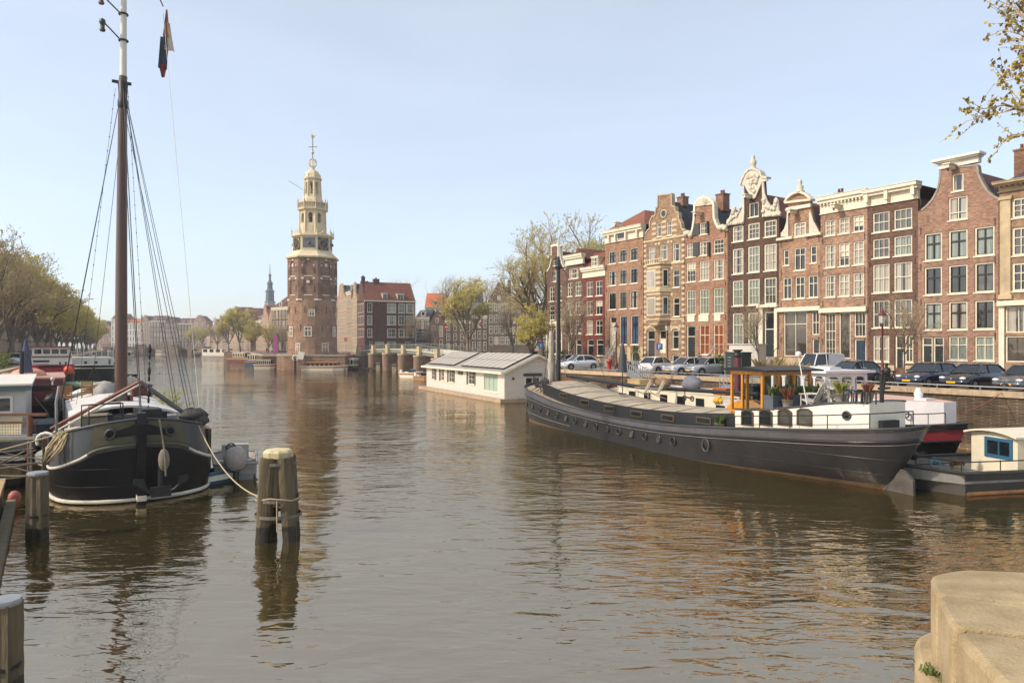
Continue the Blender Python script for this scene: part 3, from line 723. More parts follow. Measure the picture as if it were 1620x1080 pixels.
sh = MB(); z0, z1 = h.Z(226,514), h.Z(226,447); sh.box(h.U(238), h.U(266), -.1, -.04, z0, z1); sh.build('shutter', DGREY, h.o)
sh = MB(); z0, z1 = h.Z(290,514), h.Z(290,447); sh.box(h.U(314.5), h.U(321), -.3, -.01, z0, z1); sh.build('shutter', DGREY, h.o)
b = MB()
for x0_, x1_ in ((208,244),(264,312),(340,370)): b.box(h.U(x0_), h.U(x1_), -.05, -.003, h.Z(226,830), h.Z(226,800))
b.build('stone_tablet', CREAM, h.o)
gable_roof(h.o, h.w, h.Z(290,425), h.Z(290,262), T_GR, y1=11); beam_hoist(h.o, h.U(276), h.Z(276,312)); chimney(h.o, h.w*.52, 2.6, h.Z(290,262)-.4, h.Z(290,200), 1.0)
base_band(h, h.Z(290,1000), STONE, gaps=[(h.U(203)-.02,h.U(246)+.02),(h.U(260),h.U(282)),(h.U(340),h.U(366))])
# ---- H7 grand neck gable with white scrolls
h = House(FL, c6, 404, 656, 'canal_house', 'tall dark brown house with ornate white neck gable and sculpted shield', depth=12)
h.grid([(428,481),(503,560),(582,643)], [(361,438),(472,596),(628,752)], nx=3, ny=3, gl=[G_CURT, G_MID, G_GREEN], bars='W', fw=.13)
h.wpx(508, 248, 556, 318, nx=2, ny=1, g=G_DARK, bars='W'); h.grid([(428,481),(503,558)], [(788,952)], nx=3, ny=3, g=G_GREEN, fw=.13)
h.dpx(582, 780, 634, 1000, transom=1.5, col=DKGREEN)
ol = [(0,-.3),(h.w,-.3)]+NX([(656,318),(650,300),(620,285),(600,250),(586,205),(582,140),(574,128),(566,100),(545,82),(527,76),(508,90),(492,110),(484,150),(484,240),(468,290),(448,318),(415,345)])+[(0,h.Z(404,365))]
h.finish(ol, BR['e'], h.Z(530,345)); 
tr = MB()
def blobs(poly, r_, mb_, n=1, y=-.16):
    for (a, c_) in zip(poly, poly[1:]):
        L_ = math.hypot(c_[0]-a[0], c_[1]-a[1]); m_ = max(1, int(L_/(r_*1.1)))
        for i in range(m_):
            t = i/m_; rr = r_*RND.uniform(.7, 1.25)
            mb_.ball((a[0]+(c_[0]-a[0])*t+RND.uniform(-.05,.05), y, a[1]+(c_[1]-a[1])*t+RND.uniform(-.05,.05)), rr, 0, 7, (1,.7,1), .15, RND)
for q_ in ([(404,362),(404,335),(418,322),(425,298),(436,268),(446,270),(450,300),(462,300),(474,262),(482,228),(486,150),(490,150),(490,300),(486,352)],
           [(578,322),(578,205),(576,150),(583,140),(590,205),(602,240),(618,262),(632,262),(636,232),(646,222),(655,240),(660,285),(668,300),(668,315)]):
    P_ = NX(q_); tr.plate(P_, [], -.16, -.003)
for q_, r_ in (([(412,348),(430,325),(452,318),(468,290),(478,262)],.22),([(412,356),(484,345)],.13),([(584,316),(668,305)],.14),([(584,290),(600,268),(625,278),(655,280)],.24),([(586,250),(592,225)],.2),
              ([(436,300),(440,275)],.2),([(643,262),(646,232)],.22)): blobs(NX(q_), r_, tr, y=-.2)
P_ = NX([(474,165),(486,130),(500,105),(518,84),(528,80),(560,92),(574,100),(578,128),(604,130),(604,142),(578,150),(560,190),(545,225),(535,232),(522,215),(500,180),(492,165)]); tr.plate(P_, [], -.2, -.003)
for k in range(34):
    x, y = RND.uniform(500,565), RND.uniform(110,200)
    if abs(x-532) < 36-(y-110)*.28: p_ = h.pt(x, y); tr.ball((p_[0], -.22, p_[1]), RND.uniform(.12,.26), 0, 7, (1,.7,1), .2, RND)
p_ = h.pt(529, 84); tr.lathe([(.32,0),(.36,.15),(.2,.3),(.3,.5),(.34,.8),(.16,1.0),(.2,1.15),(.17,1.35),(.03,1.45)], 9, (p_[0], 0, p_[1]-.1))
tr.build('gable_ornament', ORN, h.o)
moulding(h.o, NX([(472,166),(480,140),(496,106),(516,88),(529,84),(550,88),(568,100),(578,124),(604,128)]), .2, ORN, y0=-.3)
beam_hoist(h.o, h.U(520), h.Z(520,230), WHITE)
gable_roof(h.o, h.w, h.Z(530,345), h.Z(560,190), T_RD, y1=12)
b = MB(); u0, u1 = h.U(560), h.U(650); z1 = h.Z(600,760)
b.box(u0-.12, u1+.1, -.35, -.003, z1, z1+.28); b.box(u0, h.U(580), -.16, -.003, 0, z1); b.box(h.U(636), u1, -.16, -.003, 0, z1); b.build('portal', CREAM, h.o)
base_band(h, h.Z(455,965), STONE, gaps=[(u0,u1)]); steps(h.o, h.U(530), h.U(652), h.Z(600,1000), 4, .45, rail=True)
# ---- H8 pediment neck gable
h = House(FL, c6, 656, 862, 'canal_house', 'orange brick house with curved pediment neck gable topped by a small bust', depth=11)
h.wpx(677, 478, 704, 555, nx=1, ny=2, g=G_DARK); h.wpx(729, 468, 784, 578, nx=2, ny=2, split=.7, g=G_DARK); h.wpx(808, 459, 839, 543, nx=1, ny=2, g=G_DARK)
h.grid([(674,717),(734,781),(797,846)], [(614,719)], nx=2, ny=2, split=.65, g=G_DARK)
h.wpx(727, 344, 786, 414, nx=2, ny=2, split=.7, g=G_CURT, fw=.14)
h.win(678, 792, h.Z(700,998), h.Z(700,778), nx=2, ny=2, split=.72, g=glass('glass_shop', '#504a42', .03, .5, .6), sill=False)
h.win(815, 853, h.Z(700,895), h.Z(700,778), nx=2, ny=2, g=G_DARK, sill=False); h.dpx(815, 910, 853, 1010, transom=0, col=DGREY)
zt = h.Z(760,415)
ol = [(0,-.3),(h.w,-.3),(h.w,zt)]+NX([(850,390),(826,340),(812,275),(806,225),(790,208),(760,196),(725,208),(700,240),(698,330),(690,385),(672,402)])+[(0,zt)]
h.finish(ol, BR['c'], h.Z(760,430)); b = MB(); b.box(-.1, h.U(727), -.3, -.003, zt-.1, zt+.12); b.box(h.U(786), h.w+.1, -.3, -.003, zt-.1, zt+.12)
b.box(h.U(696), h.U(815), -.22, -.003, h.Z(760,280), h.Z(760,264)); b.build('cornice', CREAM, h.o)
moulding(h.o, NX([(690,250),(702,228),(722,210),(745,200),(765,198),(790,208),(806,222),(818,235),(690,250)]), .18, CREAM, y0=-.3)
tr = MB()
for q_ in ([(668,415),(668,398),(684,378),(694,345),(698,300),(704,300),(704,415)], [(806,405),(806,300),(812,290),(828,340),(852,385),(856,400)]): tr.plate(NX(q_), [], -.13, -.003)
p_ = h.pt(758, 196); tr.lathe([(.4,0),(.42,.12),(.25,.22),(.34,.5),(.14,.72),(.2,.85),(.18,1.1),(.03,1.2)], 8, (p_[0], 0, p_[1]-.05)); tr.build('gable_ornament', ORN, h.o)
gable_roof(h.o, h.w, h.Z(760,425), h.Z(760,250), T_BR, y1=11); beam_hoist(h.o, h.U(738), h.Z(738,305))
b = MB(); z0 = h.Z(760,778); b.box(-.02, h.w+.02, -.3, -.003, z0, z0+.38); b.build('shop_cornice', CREAM, h.o); base_band(h, h.Z(700,1005), STONE, gaps=[(h.U(815)-.02,h.U(853)+.02)])
# ---- H9 straight cornice
h = House(FL, c7, 52, 262, 'canal_house', 'speckled brick house with tall white cornice and wide shopfront with blue door', depth=11)
h.grid([(71,117),(133,181),(197,246)], [(363,433),(475,577),(612,710)], nx=2, ny=3, gl=[G_CURT, G_CURT, G_BLIND])
h.win(70, 120, h.Z(95,985), h.Z(95,780), nx=3, ny=5, g=glass('glass_shop','#504a42'), sill=False); h.win(134, 186, h.Z(95,985), h.Z(95,780), nx=1, ny=1, g=glass('glass_shop','#504a42'), sill=False)
h.win(202, 256, h.Z(95,890), h.Z(95,780), nx=3, ny=2, g=G_DARK, sill=False); h.dpx(202, 898, 256, 1003, transom=0, col=mat('blue_door', '#1f3446', .4))
zt = h.Z(150,325)
h.finish([(0,-.3),(h.w,-.3),(h.w,zt),(0,zt)], BR['d'], zt); cornice(h.o, h.w, zt, h.Z(150,248), proj=.5)
b = MB(); z0 = h.Z(150,778); b.box(-.02, h.w+.02, -.3, -.003, z0, z0+.4); b.build('shop_cornice', CREAM, h.o)
hip_roof(h.o, h.w, h.Z(150,262), h.Z(150,248)+.2, T_BR, .5, 11, ov=0); beam_hoist(h.o, h.U(140), h.Z(140,315)); base_band(h, h.Z(95,1000), STONE, gaps=[(h.U(202)-.02,h.U(256)+.02)])
chimney(h.o, .5, 2.2, h.Z(60,280), h.Z(60,240), .7, BR['e'])
# ---- H10
h = House(FL, c7, 262, 490, 'canal_house', 'dark brown two bay house with plain white cornice left of the large bell gable', depth=11)
h.grid([(286,361),(381,463)], [(328,417),(447,533),(562,690),(725,848)], nx=3, ny=2, split=.5, gl=[[G_MID,G_MID],[G_MID,G_GREEN],[G_CURT,G_CURT],[G_DARK,G_MID]], bars='W')
h.win(287, 360, h.Z(324,1000), h.Z(324,883), nx=3, ny=2, g=G_CURT); h.dpx(385, 880, 425, 1028, transom=.9); h.win(430, 468, h.Z(324,1000), h.Z(324,883), nx=2, ny=2, g=G_MID)
zt = h.Z(370,288)
h.finish([(0,-.3),(h.w,-.3),(h.w,zt),(0,zt)], BR['b'], zt); cornice(h.o, h.w, zt, h.Z(370,215), proj=.6, dent=False)
for x in (270, 358, 478): b = MB(); b.box(h.U(x)-.14, h.U(x)+.14, -.5, -.06, h.Z(370,272), h.Z(370,228)); b.build('console', CREAM, h.o)
hip_roof(h.o, h.w, h.Z(370,225), h.Z(370,195), T_RD, .5, 11, ov=0); base_band(h, h.Z(324,1015), STONE, gaps=[(h.U(385)-.02,h.U(425)+.02)])
# ---- H11 big neck gable
h = House(FL, c7, 490, 852, 'canal_house', 'broad rose brick house with sweeping bell gable under a straight white cornice', depth=12)
gw = [[G_CURT,G_CURT,G_DARK],[G_DARK,G_DARK,G_DARK],[G_GREEN,G_GREEN,G_DARK]]
h.grid([(518,597),(627,712),(744,833)], [(422,545),(575,700),(735,858)], nx=2, ny=2, split=.62, bars='D', gl=[[G_GREEN,G_GREEN,G_GREEN],[G_DARK,G_DARK,G_MID],[G_GREEN,G_CURT,G_DARK]], fw=.11, bw=.06)
h.wpx(643, 155, 694, 233, nx=1, ny=1, g=G_CURT); h.wpx(627, 258, 712, 362, nx=2, ny=2, split=.3, g=G_CURT)
zs_, zt_ = h.Z(557,1003), h.Z(557,887)
h.win(627, 711, zs_+.2, zt_, nx=2, ny=2, split=.65, g=G_GREEN); h.win(745, 832, zs_+.2, zt_, nx=2, ny=2, split=.65, g=G_GREEN)
h.dpx(505, 888, 555, 1006, transom=.5, label='left door of the cream double entrance'); h.dpx(556, 888, 606, 1006, transom=.5, label='right door of the cream double entrance')
ol = [(0,-.3),(h.w,-.3)]+NX([(852,268),(828,258),(802,235),(780,200),(762,160),(756,118),(590,132),(588,180),(578,228),(556,270),(528,302),(505,320)])+[(0,h.Z(490,325))]
h.finish(ol, BR['f'], h.Z(670,330)); moulding(h.o, ol[2:-1], .14, STONE2, y0=-.05)
c_ = MB(); a, b_ = h.U(582), h.U(764); z0, z1 = h.Z(670,122), h.Z(670,84)
c_.box(a, b_, -.1, .4, z0, z1-.2); c_.box(a-.12, b_+.1, -.35, .5, z1-.2, z1-.08); c_.box(a-.3, b_+.25, -.5, .55, z1-.08, z1+.1); c_.build('cornice', WHITE, h.o)
gable_roof(h.o, h.w, h.Z(670,330), h.Z(670,120), T_BR, y1=12); beam_hoist(h.o, h.U(652), h.Z(652,138)); base_band(h, h.Z(670,1003), STONE2, gaps=[(h.U(505)-.02,h.U(606)+.02)])
# ---- H12 at the frame's edge
h = House(FL, c7, 855, 1080, 'canal_house', 'tan brick corner house with stone pilaster and tall cream shopfront at right edge', depth=12)
h.grid([(912,990),(1008,1060)], [(262,352),(395,522),(555,682)], nx=2, ny=3, gl=[G_DARK, G_MID], fw=.14)
h.win(882, 1000, h.Z(930,870), h.Z(930,752), nx=2, ny=1, g=G_CURT, sill=False); h.win(882, 1000, h.Z(930,1002), h.Z(930,884), nx=1, ny=1, g=glass('glass_shop','#504a42'), sill=False)
h.win(1010, 1065, h.Z(930,1002), h.Z(930,752), nx=1, ny=2, g=G_DARK, sill=False)
zt = h.Z(930,232)
h.finish([(0,-.3),(h.w,-.3),(h.w,zt),(0,zt)], BR['g'], zt); cornice(h.o, h.w, zt, h.Z(930,190), STONE, proj=.8)
b = MB(); b.box(.1, .75, -.12, -.003, h.Z(880,700), h.Z(880,275)); b.box(0, .85, -.2, -.003, h.Z(880,720), h.Z(880,700)); b.box(0, .85, -.2, -.003, h.Z(880,275), h.Z(880,260)); b.build('pilaster', STONE, h.o)
b = MB(); z0 = h.Z(930,748); b.box(-.02, h.w+.02, -.35, -.003, z0, z0+.35); b.box(0, h.U(880), -.1, -.003, -.2, z0); b.build('shop_cornice', CREAM, h.o)
hip_roof(h.o, h.w, h.Z(930,195), h.Z(960,60), T_GR, 0, 12, inset=4, ov=.1); chimney(h.o, .55, 2.6, h.Z(900,215), h.Z(900,28), .95)
# ================================================================ TOWER
BT = brick('tower_brick', '#9a6c4e', '#7f5740', '#9c8066', .25, .08, .4); BT2 = brick('tower_brick_dark', '#845a44', '#6c4a38', '#8a705c', .25, .08, .4)
TC = mat('tower_cream', '#cfbe9a', .7, var=.2, scale=1.0, streak=.15); TW = mat('tower_stone', '#cfc6b2', .8, var=.2)
GOLD = mat('gold', '#c9a24a', .35, metal=.8, var=.1); LEAD = mat('lead', '#5d5f62', .6, var=.3); BRONZE = mat('bronze', '#3c4038', .6, var=.3)
TX, TY = -45.4, 162.0
tw = thing('clock_tower', 'octagonal brown brick tower with cream open spire and black clock faces', 'tower', (TX, TY, 0))
TA = R(-85.4)
def octo(r): return r/math.cos(math.pi/8)
def oct_ring(mb, prof, m=0): mb.lathe([(octo(r), z) for r, z in prof], 8, (0,0,0), m, False, TA+math.pi/8)
def faceT(k, r):
    a = TA+k*math.pi/4; n = Vector((math.cos(a), math.sin(a), 0)); t = Vector((-n.y, n.x, 0))
    return lambda x, y, z: tuple(t*x+n*(r-y)+Vector((0,0,z)))
b = MB(); b.lathe([(5.7,3.2),(5.45,4.6),(5.3,15.5)], 24, ph=.1, sm=False); b.build('lower_shaft', BT, tw)
b = MB(); oct_ring(b, [(4.95,15.5),(4.95,25.0)]); side = 2*5.15*math.tan(math.pi/8)
def archpts(w, z0, z1, n=6): return [(-w,z0),(w,z0),(w,z1-w)]+[(w*math.cos(math.pi*i/n), z1-w+w*math.sin(math.pi*i/n)) for i in range(1, n)]+[(-w,z1-w)]
for k in range(8):
    b.plate(rect(-side/2, side/2, 15.5, 24.9), [archpts(1.0, 20.9, 24.2), rect(-1.0, 1.0, 16.7, 19.9)], 0, .2, 0, False, None, faceT(k, 5.15))
b.build('upper_shaft', BT2, tw)
b = MB()
for k in range(8):
    T = faceT(k, 5.15)
    for (x0, x1, z0, z1) in ((-1.4,-1.05,23.0,23.25),(1.05,1.4,23.0,23.25),(-.95,.95,20.7,20.9),(-1.5,-.95,20.1,20.5),(.95,1.5,20.1,20.5),(-.95,.95,16.5,16.7),(-side/2,-1.3,15.4,15.75),(1.3,side/2,15.4,15.75),(-.3,.3,24.3,24.55),(-.3,.3,22.9,23.6) if k%2 else (-.35,.35,19.2,19.8)):
        b.plate(rect(x0, x1, z0, z1), [], -.06, .0 if abs(x0)>.5 or x1-x0>1 else .19, 0, False, None, T)
b.build('stone_blocks', TW, tw)
b = MB()
for i in range(14):
    for z, dz in ((12.5,1.6),(8.5,1.5)):
        a = 2*math.pi*(i+.4*(z>10))/14; r = 5.42; n = Vector((math.cos(a), math.sin(a), 0)); p = n*r
        b.bar(p+Vector((0,0,z)), p+Vector((0,0,z+dz)), .09, .09)
for k in range(8):
    for x in (-1.35, 1.35): 
        T = faceT(k, 5.2); b.bar(T(x,0,17.3), T(x,0,18.6), .08, .08); b.bar(T(x,0,21.3), T(x,0,22.6), .08, .08)
b.build('wall_anchor', IRON, tw)
vd = math.atan2(-TY, -TX)     # towards the camera
for (x0, y0, x1, y1, nx) in ((265,520,315,577,2),(225,660,293,744,2),(110,660,140,745,2),(458,660,483,745,2),(162,795,198,877,2),(367,795,427,877,2),(488,540,500,580,1)):
    px0, px1 = 440+x0*.1852, 440+x1*.1852; z1, z0 = [EYE-(395+y*.1852-HY)/6.94 for y in (y0, y1)]
    s = max(-.97, min(.97, ((px0+px1)/2-495)/37.4)); a = vd+math.asin(s); n = Vector((math.cos(a), math.sin(a), 0)); t = Vector((-n.y, n.x, 0))
    w = min(1.7, (px1-px0)/6.94/max(.25, math.cos(math.asin(s))))/2
    T = lambda x, y, z: tuple(t*x+n*(5.5-y)+Vector((0,0,z)))
    f = MB(); f.plate(rect(-w, w, z0, z1), [rect(-w+.2, -.09, z0+.2, (z0+z1)/2+.15), rect(.09, w-.2, z0+.2, (z0+z1)/2+.15), rect(-w+.2, -.09, (z0+z1)/2+.35, z1-.2), rect(.09, w-.2, (z0+z1)/2+.35, z1-.2)] , 0, .3, 0, False, None, T)
    for xx in ((-w-.1)/2, (w+.1)/2): f.plate(rect(xx-.03, xx+.03, z0+.1, z1-.1), [], .05, .2, 0, False, None, T)
    wn_ = f.build('window', TW, tw); g = MB(); g.plate(rect(-w+.1, w-.1, z0+.1, z1-.1), [], .12, .2, 0, False, None, T); g.build('pane', G_DARK, wn_)
b = MB(); oct_ring(b, [(5.45,24.9),(5.55,25.2),(4.7,26.0),(4.35,26.4),(4.1,26.5),(4.05,29.7),(4.5,29.9),(4.5,30.15),(3.6,30.4),(2.9,30.5)]); b.build('clock_stage', TC, tw)
for k in range(8):
    T = faceT(k, 4.08)
    if k % 2:
        c = MB(); c.plate(rect(-1.35, 1.35, 26.75, 29.5), [], -.1, 0, 0, False, None, T); ck = c.build('clock_face', BLACK, tw)
        c = MB()
        for i in range(12):
            a = math.pi/6*i; p0 = T(.85*math.sin(a), -.14, 28.12+.85*math.cos(a)); p1 = T(1.2*math.sin(a), -.14, 28.12+1.2*math.cos(a)); c.bar(p0, p1, .17, .06)
        c.tube([T(1.25*math.sin(math.pi*i/12), -.13, 28.12+1.25*math.cos(math.pi*i/12)) for i in range(25)], .05, 4); c.build('clock_numerals', GOLD, ck)
        c = MB()
        for a, l_ in ((.75, .7), (3.7, 1.05)): c.bar(T(0,-.18,28.12), T(l_*math.sin(a), -.18, 28.12+l_*math.cos(a)), .12, .05)
        c.build('clock_hand', GOLD, ck)
    else:
        c = MB(); c.plate(rect(-1.35, 1.35, 27.2, 29.4), [], -.08, 0, 0, False, None, T); q_ = c.build('louvre_panel', LEAD, tw)
        c = MB(); x, y, z = T(0, -.3, 28.0); c.lathe([(.36,0),(.3,.2),(.2,.5),(.05,.6)], 8, (x, y, z)); c.build('bell', BRONZE, q_)
    T2 = faceT(k, 4.2); c = MB(); c.plate([(-1.6,30.1),(1.6,30.1),(.5,30.7),(0,31.2),(-.5,30.7)], [], -.1, .15, 0, True, None, T2); c.build('pediment', TC, tw)
    a = TA+math.pi/8+k*math.pi/4; r = octo(4.3); c = MB(); c.lathe([(.2,0),(.24,.3),(.1,.5),(.2,.8),(.05,1.3),(.03,1.9)], 6, (r*math.cos(a), r*math.sin(a), 30.1)); c.build('finial', TC, tw)
def arcade(r0, r1, z0, z1, hw, za, zb, name, panel=None):
    b = MB()
    for k in range(8):
        def T(x, y, z, k=k):
            r = r0+(r1-r0)*(z-z0)/(z1-z0); return faceT(k, r)(x*r/r0, y, z)
        sd = r0*math.tan(math.pi/8); b.plate(rect(-sd, sd, z0, z1), [archpts(hw, za, zb, 6)], 0, .35, 0, True, None, T)
        if panel:
            b.plate(rect(-hw*1.1, hw*1.1, panel[0], panel[1]), [], -.06, 0, 0, False, None, T)
        a = TA+math.pi/8+k*math.pi/4; rr = octo(1)
        b.tube([(octo(r0)*math.cos(a), octo(r0)*math.sin(a), z0), (octo(r1)*math.cos(a), octo(r1)*math.sin(a), z1)], .2, 6, 0)
    return b.build(name, TC, tw)
arcade(2.75, 2.6, 30.4, 35.9, .5, 33.0, 35.3, 'bell_stage', (31, 32.4))
b = MB(); b.lathe([(1.0,33.0),(.85,33.5),(.6,34.4),(.15,34.7)], 12); b.build('bell', BRONZE, tw)
b = MB(); b.lathe([(2.3,32.9),(2.3,33.0)], 8, sm=False); b.build('floor', TC, tw)
b = MB(); oct_ring(b, [(2.6,35.7),(3.15,36.0),(3.2,36.3),(3.0,36.4),(3.05,36.5)]); oct_ring(b, [(3.12,37.55),(3.12,37.75)]); oct_ring(b, [(3.0,36.4),(3.0,36.6)])
for k in range(8):
    T = faceT(k, 3.05)
    for i in range(7): x = -1.2+2.4*i/6; b.bar(T(x,0,36.4), T(x,0,37.6), .1, .1)
for k in range(8):
    a = TA+math.pi/8+k*math.pi/4; r = octo(3.05); b.lathe([(.16,0),(.16,1.9),(.2,2.0),(.06,2.3),(.04,2.9)], 6, (r*math.cos(a), r*math.sin(a), 36.1))
b.build('gallery', TC, tw)
b = MB(); oct_ring(b, [(2.3,36.4),(2.2,38.4),(1.95,38.9),(1.9,39.2)]); b.build('drum', TC, tw)
arcade(1.75, 1.55, 39.0, 43.0, .33, 39.6, 42.4, 'lantern')
b = MB(); b.lathe([(.45,41.2),(.4,41.6),(.15,42.1)], 10); b.tube([(0,0,39),(0,0,42.2)], .12, 6); b.build('bell', BRONZE, tw)
b = MB(); oct_ring(b, [(1.55,42.9),(1.9,43.1),(1.95,43.4),(1.7,43.6),(1.6,44.2),(1.3,44.8),(.7,45.2),(.4,45.6),(.35,46.0)])
for k in range(8):
    a = TA+math.pi/8+k*math.pi/4; b.lathe([(.12,0),(.12,.5),(.03,.9)], 5, (1.75*math.cos(a), 1.75*math.sin(a), 43.4))
b.build('cupola', TC, tw)
b = MB()
for k in range(10):
    a = 2*math.pi*k/10; b.tube([(.92*math.sin(math.pi*i/8)*math.cos(a), .92*math.sin(math.pi*i/8)*math.sin(a), 46.9-1.05*math.cos(math.pi*i/8)) for i in range(9)], .07, 4)
b.tube([(0,0,45.6),(0,0,48)], .15, 6); b.build('open_onion', TC, tw)
b = MB(); b.tube([(0,0,47.6),(0,0,53.2)], .09, 6); b.bar((-.9,0,50.6),(.9,0,50.6), .12, .12); b.build('spire_rod', LEAD, tw)
b = MB(); b.ball((0,0,49.3), .34, 0, 8); b.plate([(-.4,52.7),(.0,52.5),(.35,52.7),(.6,53.3),(.2,53.1),(-.1,53.5),(-.45,53.4),(-.2,53.1)], [], -.04, .04); b.ball((-.9,0,50.6), .14); b.ball((.9,0,50.6), .14); b.build('weather_vane', GOLD, tw)
b = MB(); b.tube([(-1.5,-1,40.4),(-5.1,-1.5,42.6)], .07, 5); b.build('flag_pole', TC, tw)
# round brick quay at its foot
b = MB(); b.lathe([(7.6,-.6),(7.6,3.1)], 26, sm=False); b.box(2, 9.4, -7.3, 6, -.6, 3.1); q_ = b.build('tower_quay', [BT2], None, (TX-.4, TY+.6, 0)); tag(q_, 'round brick quay platform carrying the clock tower', 'quay')
b = MB(); b.lathe([(7.75,3.1),(7.75,3.4)], 26, sm=False); b.box(2, 9.6, -7.45, -6.9, 3.1, 3.4); b.build('capstone', STONE2, q_)
b = MB(); b.plate([(-.9,1.6),(.5,1.4),(.9,3.0),(-.5,3.2)], [], -.1, 0); tag(b.build('sign_board', WHITE, None, (TX-.5, TY-7.5, .9)), 'white square board leaning on the quay at the foot of the tower', 'sign')
b = MB(); b.tube([(.55*math.cos(2*math.pi*i/12), 0, .55*math.sin(2*math.pi*i/12)) for i in range(13)], .14, 6); tag(b.build('life_ring', WHITE, None, tuple(W(467,566,153.6))), 'white life ring on a post below the clock tower', 'life ring')
b = MB(); b.tube([(0,0,-.5),(0,0,2.6)], .28, 8); tag(b.build('mooring_post', IRON, None, tuple(WG(467,586)+Vector((0,0,0)))), 'black mooring post with life ring before the tower', 'post')
# ================================================================ NEAR BRIDGE (side canal)
FB = Facade((-36.5,166.5), (-13.5,138)); BL = (Vector((-13.5,138,0))-Vector((-36.5,166.5,0))).length
br = thing('bridge', 'low green girder bridge on round ended brick piers right of the tower', 'bridge', FB.P(0), FB.rz)
def dz(u): return 0.35+1.25*max(0, 1-((u/BL-.45)/.62)**2)
M_GR = mat('green_girder', '#747c70', .55, var=.25, scale=1.5, streak=.3)
dk = MB(); NN = 24
for yo in (0, 8.5):
    g = MB()
    for i in range(NN):
        a, c = BL*i/NN, BL*(i+1)/NN
        g.add([(a,yo,dz(a)-.75),(c,yo,dz(c)-.75),(c,yo,dz(c)-.05),(a,yo,dz(a)-.05),(a,yo+.3,dz(a)-.75),(c,yo+.3,dz(c)-.75),(c,yo+.3,dz(c)-.05),(a,yo+.3,dz(a)-.05)], [(0,1,2,3),(4,7,6,5),(0,4,5,1),(3,2,6,7)])
    g.build('girder', M_GR, br)
for i in range(NN):
    a, c = BL*i/NN, BL*(i+1)/NN
    dk.add([(a,-.15,dz(a)-.05),(c,-.15,dz(c)-.05),(c,9,dz(c)-.05),(a,9,dz(a)-.05),(a,-.15,dz(a)+.1),(c,-.15,dz(c)+.1),(c,9,dz(c)+.1),(a,9,dz(a)+.1)], [(0,1,2,3),(4,7,6,5),(0,4,5,1),(3,2,6,7)])
dk.build('deck', CREAM, br)
rl = MB()
for yo in (.1, 8.8):
    n = 60
    for i in range(n+1):
        u = BL*i/n; z = dz(u)+.1; rl.bar((u,yo,z), (u,yo,z+1.05), .06, .06)
        if i: u0 = BL*(i-1)/n; z_ = dz(u0)+.1; rl.bar((u0,yo,z_+1.05), (u,yo,z+1.05), .09, .09); rl.bar((u0,yo,z_+.5), (u,yo,z+.5), .04, .04)
rl.build('railing', M_GR, br)
BP = brick('pier_brick', '#85604c', '#6f4e3e', '#8a7664')
for px in (570, 593, 615.5, 640.5, 665.5, 694):
    u = FB.u(px); w = .95; b = MB(); n = 8; z1 = dz(u)-.75-.35
    pl = [(u+w*math.cos(math.pi+math.pi*i/n), -.6+1.0*math.sin(math.pi+math.pi*i/n)*w) for i in range(n+1)]+[(u+w, 9.2), (u-w, 9.2)]
    k = len(pl)
    b.add([(x,y,-3.5) for x,y in pl]+[(x,y,z1) for x,y in pl], [(i,(i+1)%k,k+(i+1)%k,k+i) for i in range(k)], 0, False)
    pl2 = [(u+(x-u)*1.15, -.6+(y+.6)*1.1 if y < 0 else y) for x,y in pl]
    b.add([(x,y,z1) for x,y in pl2]+[(x,y,z1+.3) for x,y in pl2], [(i,(i+1)%k,k+(i+1)%k,k+i) for i in range(k)]+[tuple(range(k,2*k))], 1, False)
    b.box(u-.5, u+.5, -.7, .0, z1+.3, dz(u)+1.0, 1)
    b.build('pier', [BP, STONE], br)
b = MB()
for a, c in ((FB.u(573), FB.u(588)), (FB.u(669), FB.u(690))): b.box(a, c, 3, 3.3, -3.5, -.4)
b.build('abutment', mat('pale_render', '#c9b78a', .9, var=.3, scale=.6, streak=.4), br)
for i, (px, py, tx) in enumerate(((598.5, 586, 'left square timber mooring pile before the bridge piers'), (624, 589.5, 'right square timber mooring pile before the bridge piers'))):
    p = WG(px, py); b = MB(); b.box(-.42, .42, -.42, .42, -.6, 1.7); b.box(-.5, .5, -.5, .5, 1.35, 1.55, 1); tag(b.build('mooring_pile', [mat('pile_pale', '#9d8d74', .9, var=.5, scale=3), IRON], None, tuple(p)), tx, 'pile', 'timber piles by the bridge')
# ================================================================ FAR ROAD BRIDGE
FF = Facade((-214,372), (-161,372)); b2 = thing('bridge', 'distant brick bridge with square piers and arches closing the canal', 'bridge', FF.P(0), 0)
LB = 53; mb = MB(); ol = [(0,-3.4),(LB,-3.4),(LB,1.5),(0,1.5)]; hs = []
for px0, px1, arch in ((176,212,0),(232,272,0),(284,297,1),(303,312,1)):
    a, c = FF.u(px0), FF.u(px1)
    hs.append([(a,-3.2),(c,-3.2),(c,-.9)]+([((a+c)/2+(c-a)/2*math.cos(math.pi*i/6), -.9+1.3*math.sin(math.pi*i/6)) for i in range(1,6)] if arch else [(c,.35),(a,.35)])+[(a,-.9)])
mb.plate(ol, hs, 0, 9); M_FB = brick('far_bridge_brick', '#7a6556', '#6b584c', '#877466')
mb.build('arch_wall', M_FB, b2)
for px0, px1 in ((216,231),(272,284)):
    c = MB(); a, e = FF.u(px0), FF.u(px1); c.box(a, e, -1.6, 0, -3.4, 2.2); c.box(a-.3, e+.3, -1.8, .2, 2.2, 2.5); c.build('pier', M_FB, b2)
c = MB(); c.bar((0,-.1,2.6),(LB,-.1,2.6), .15, .15)
for i in range(27): c.bar((LB*i/26,-.1,1.5),(LB*i/26,-.1,2.6), .12, .12)
c.build('railing', IRON, b2)
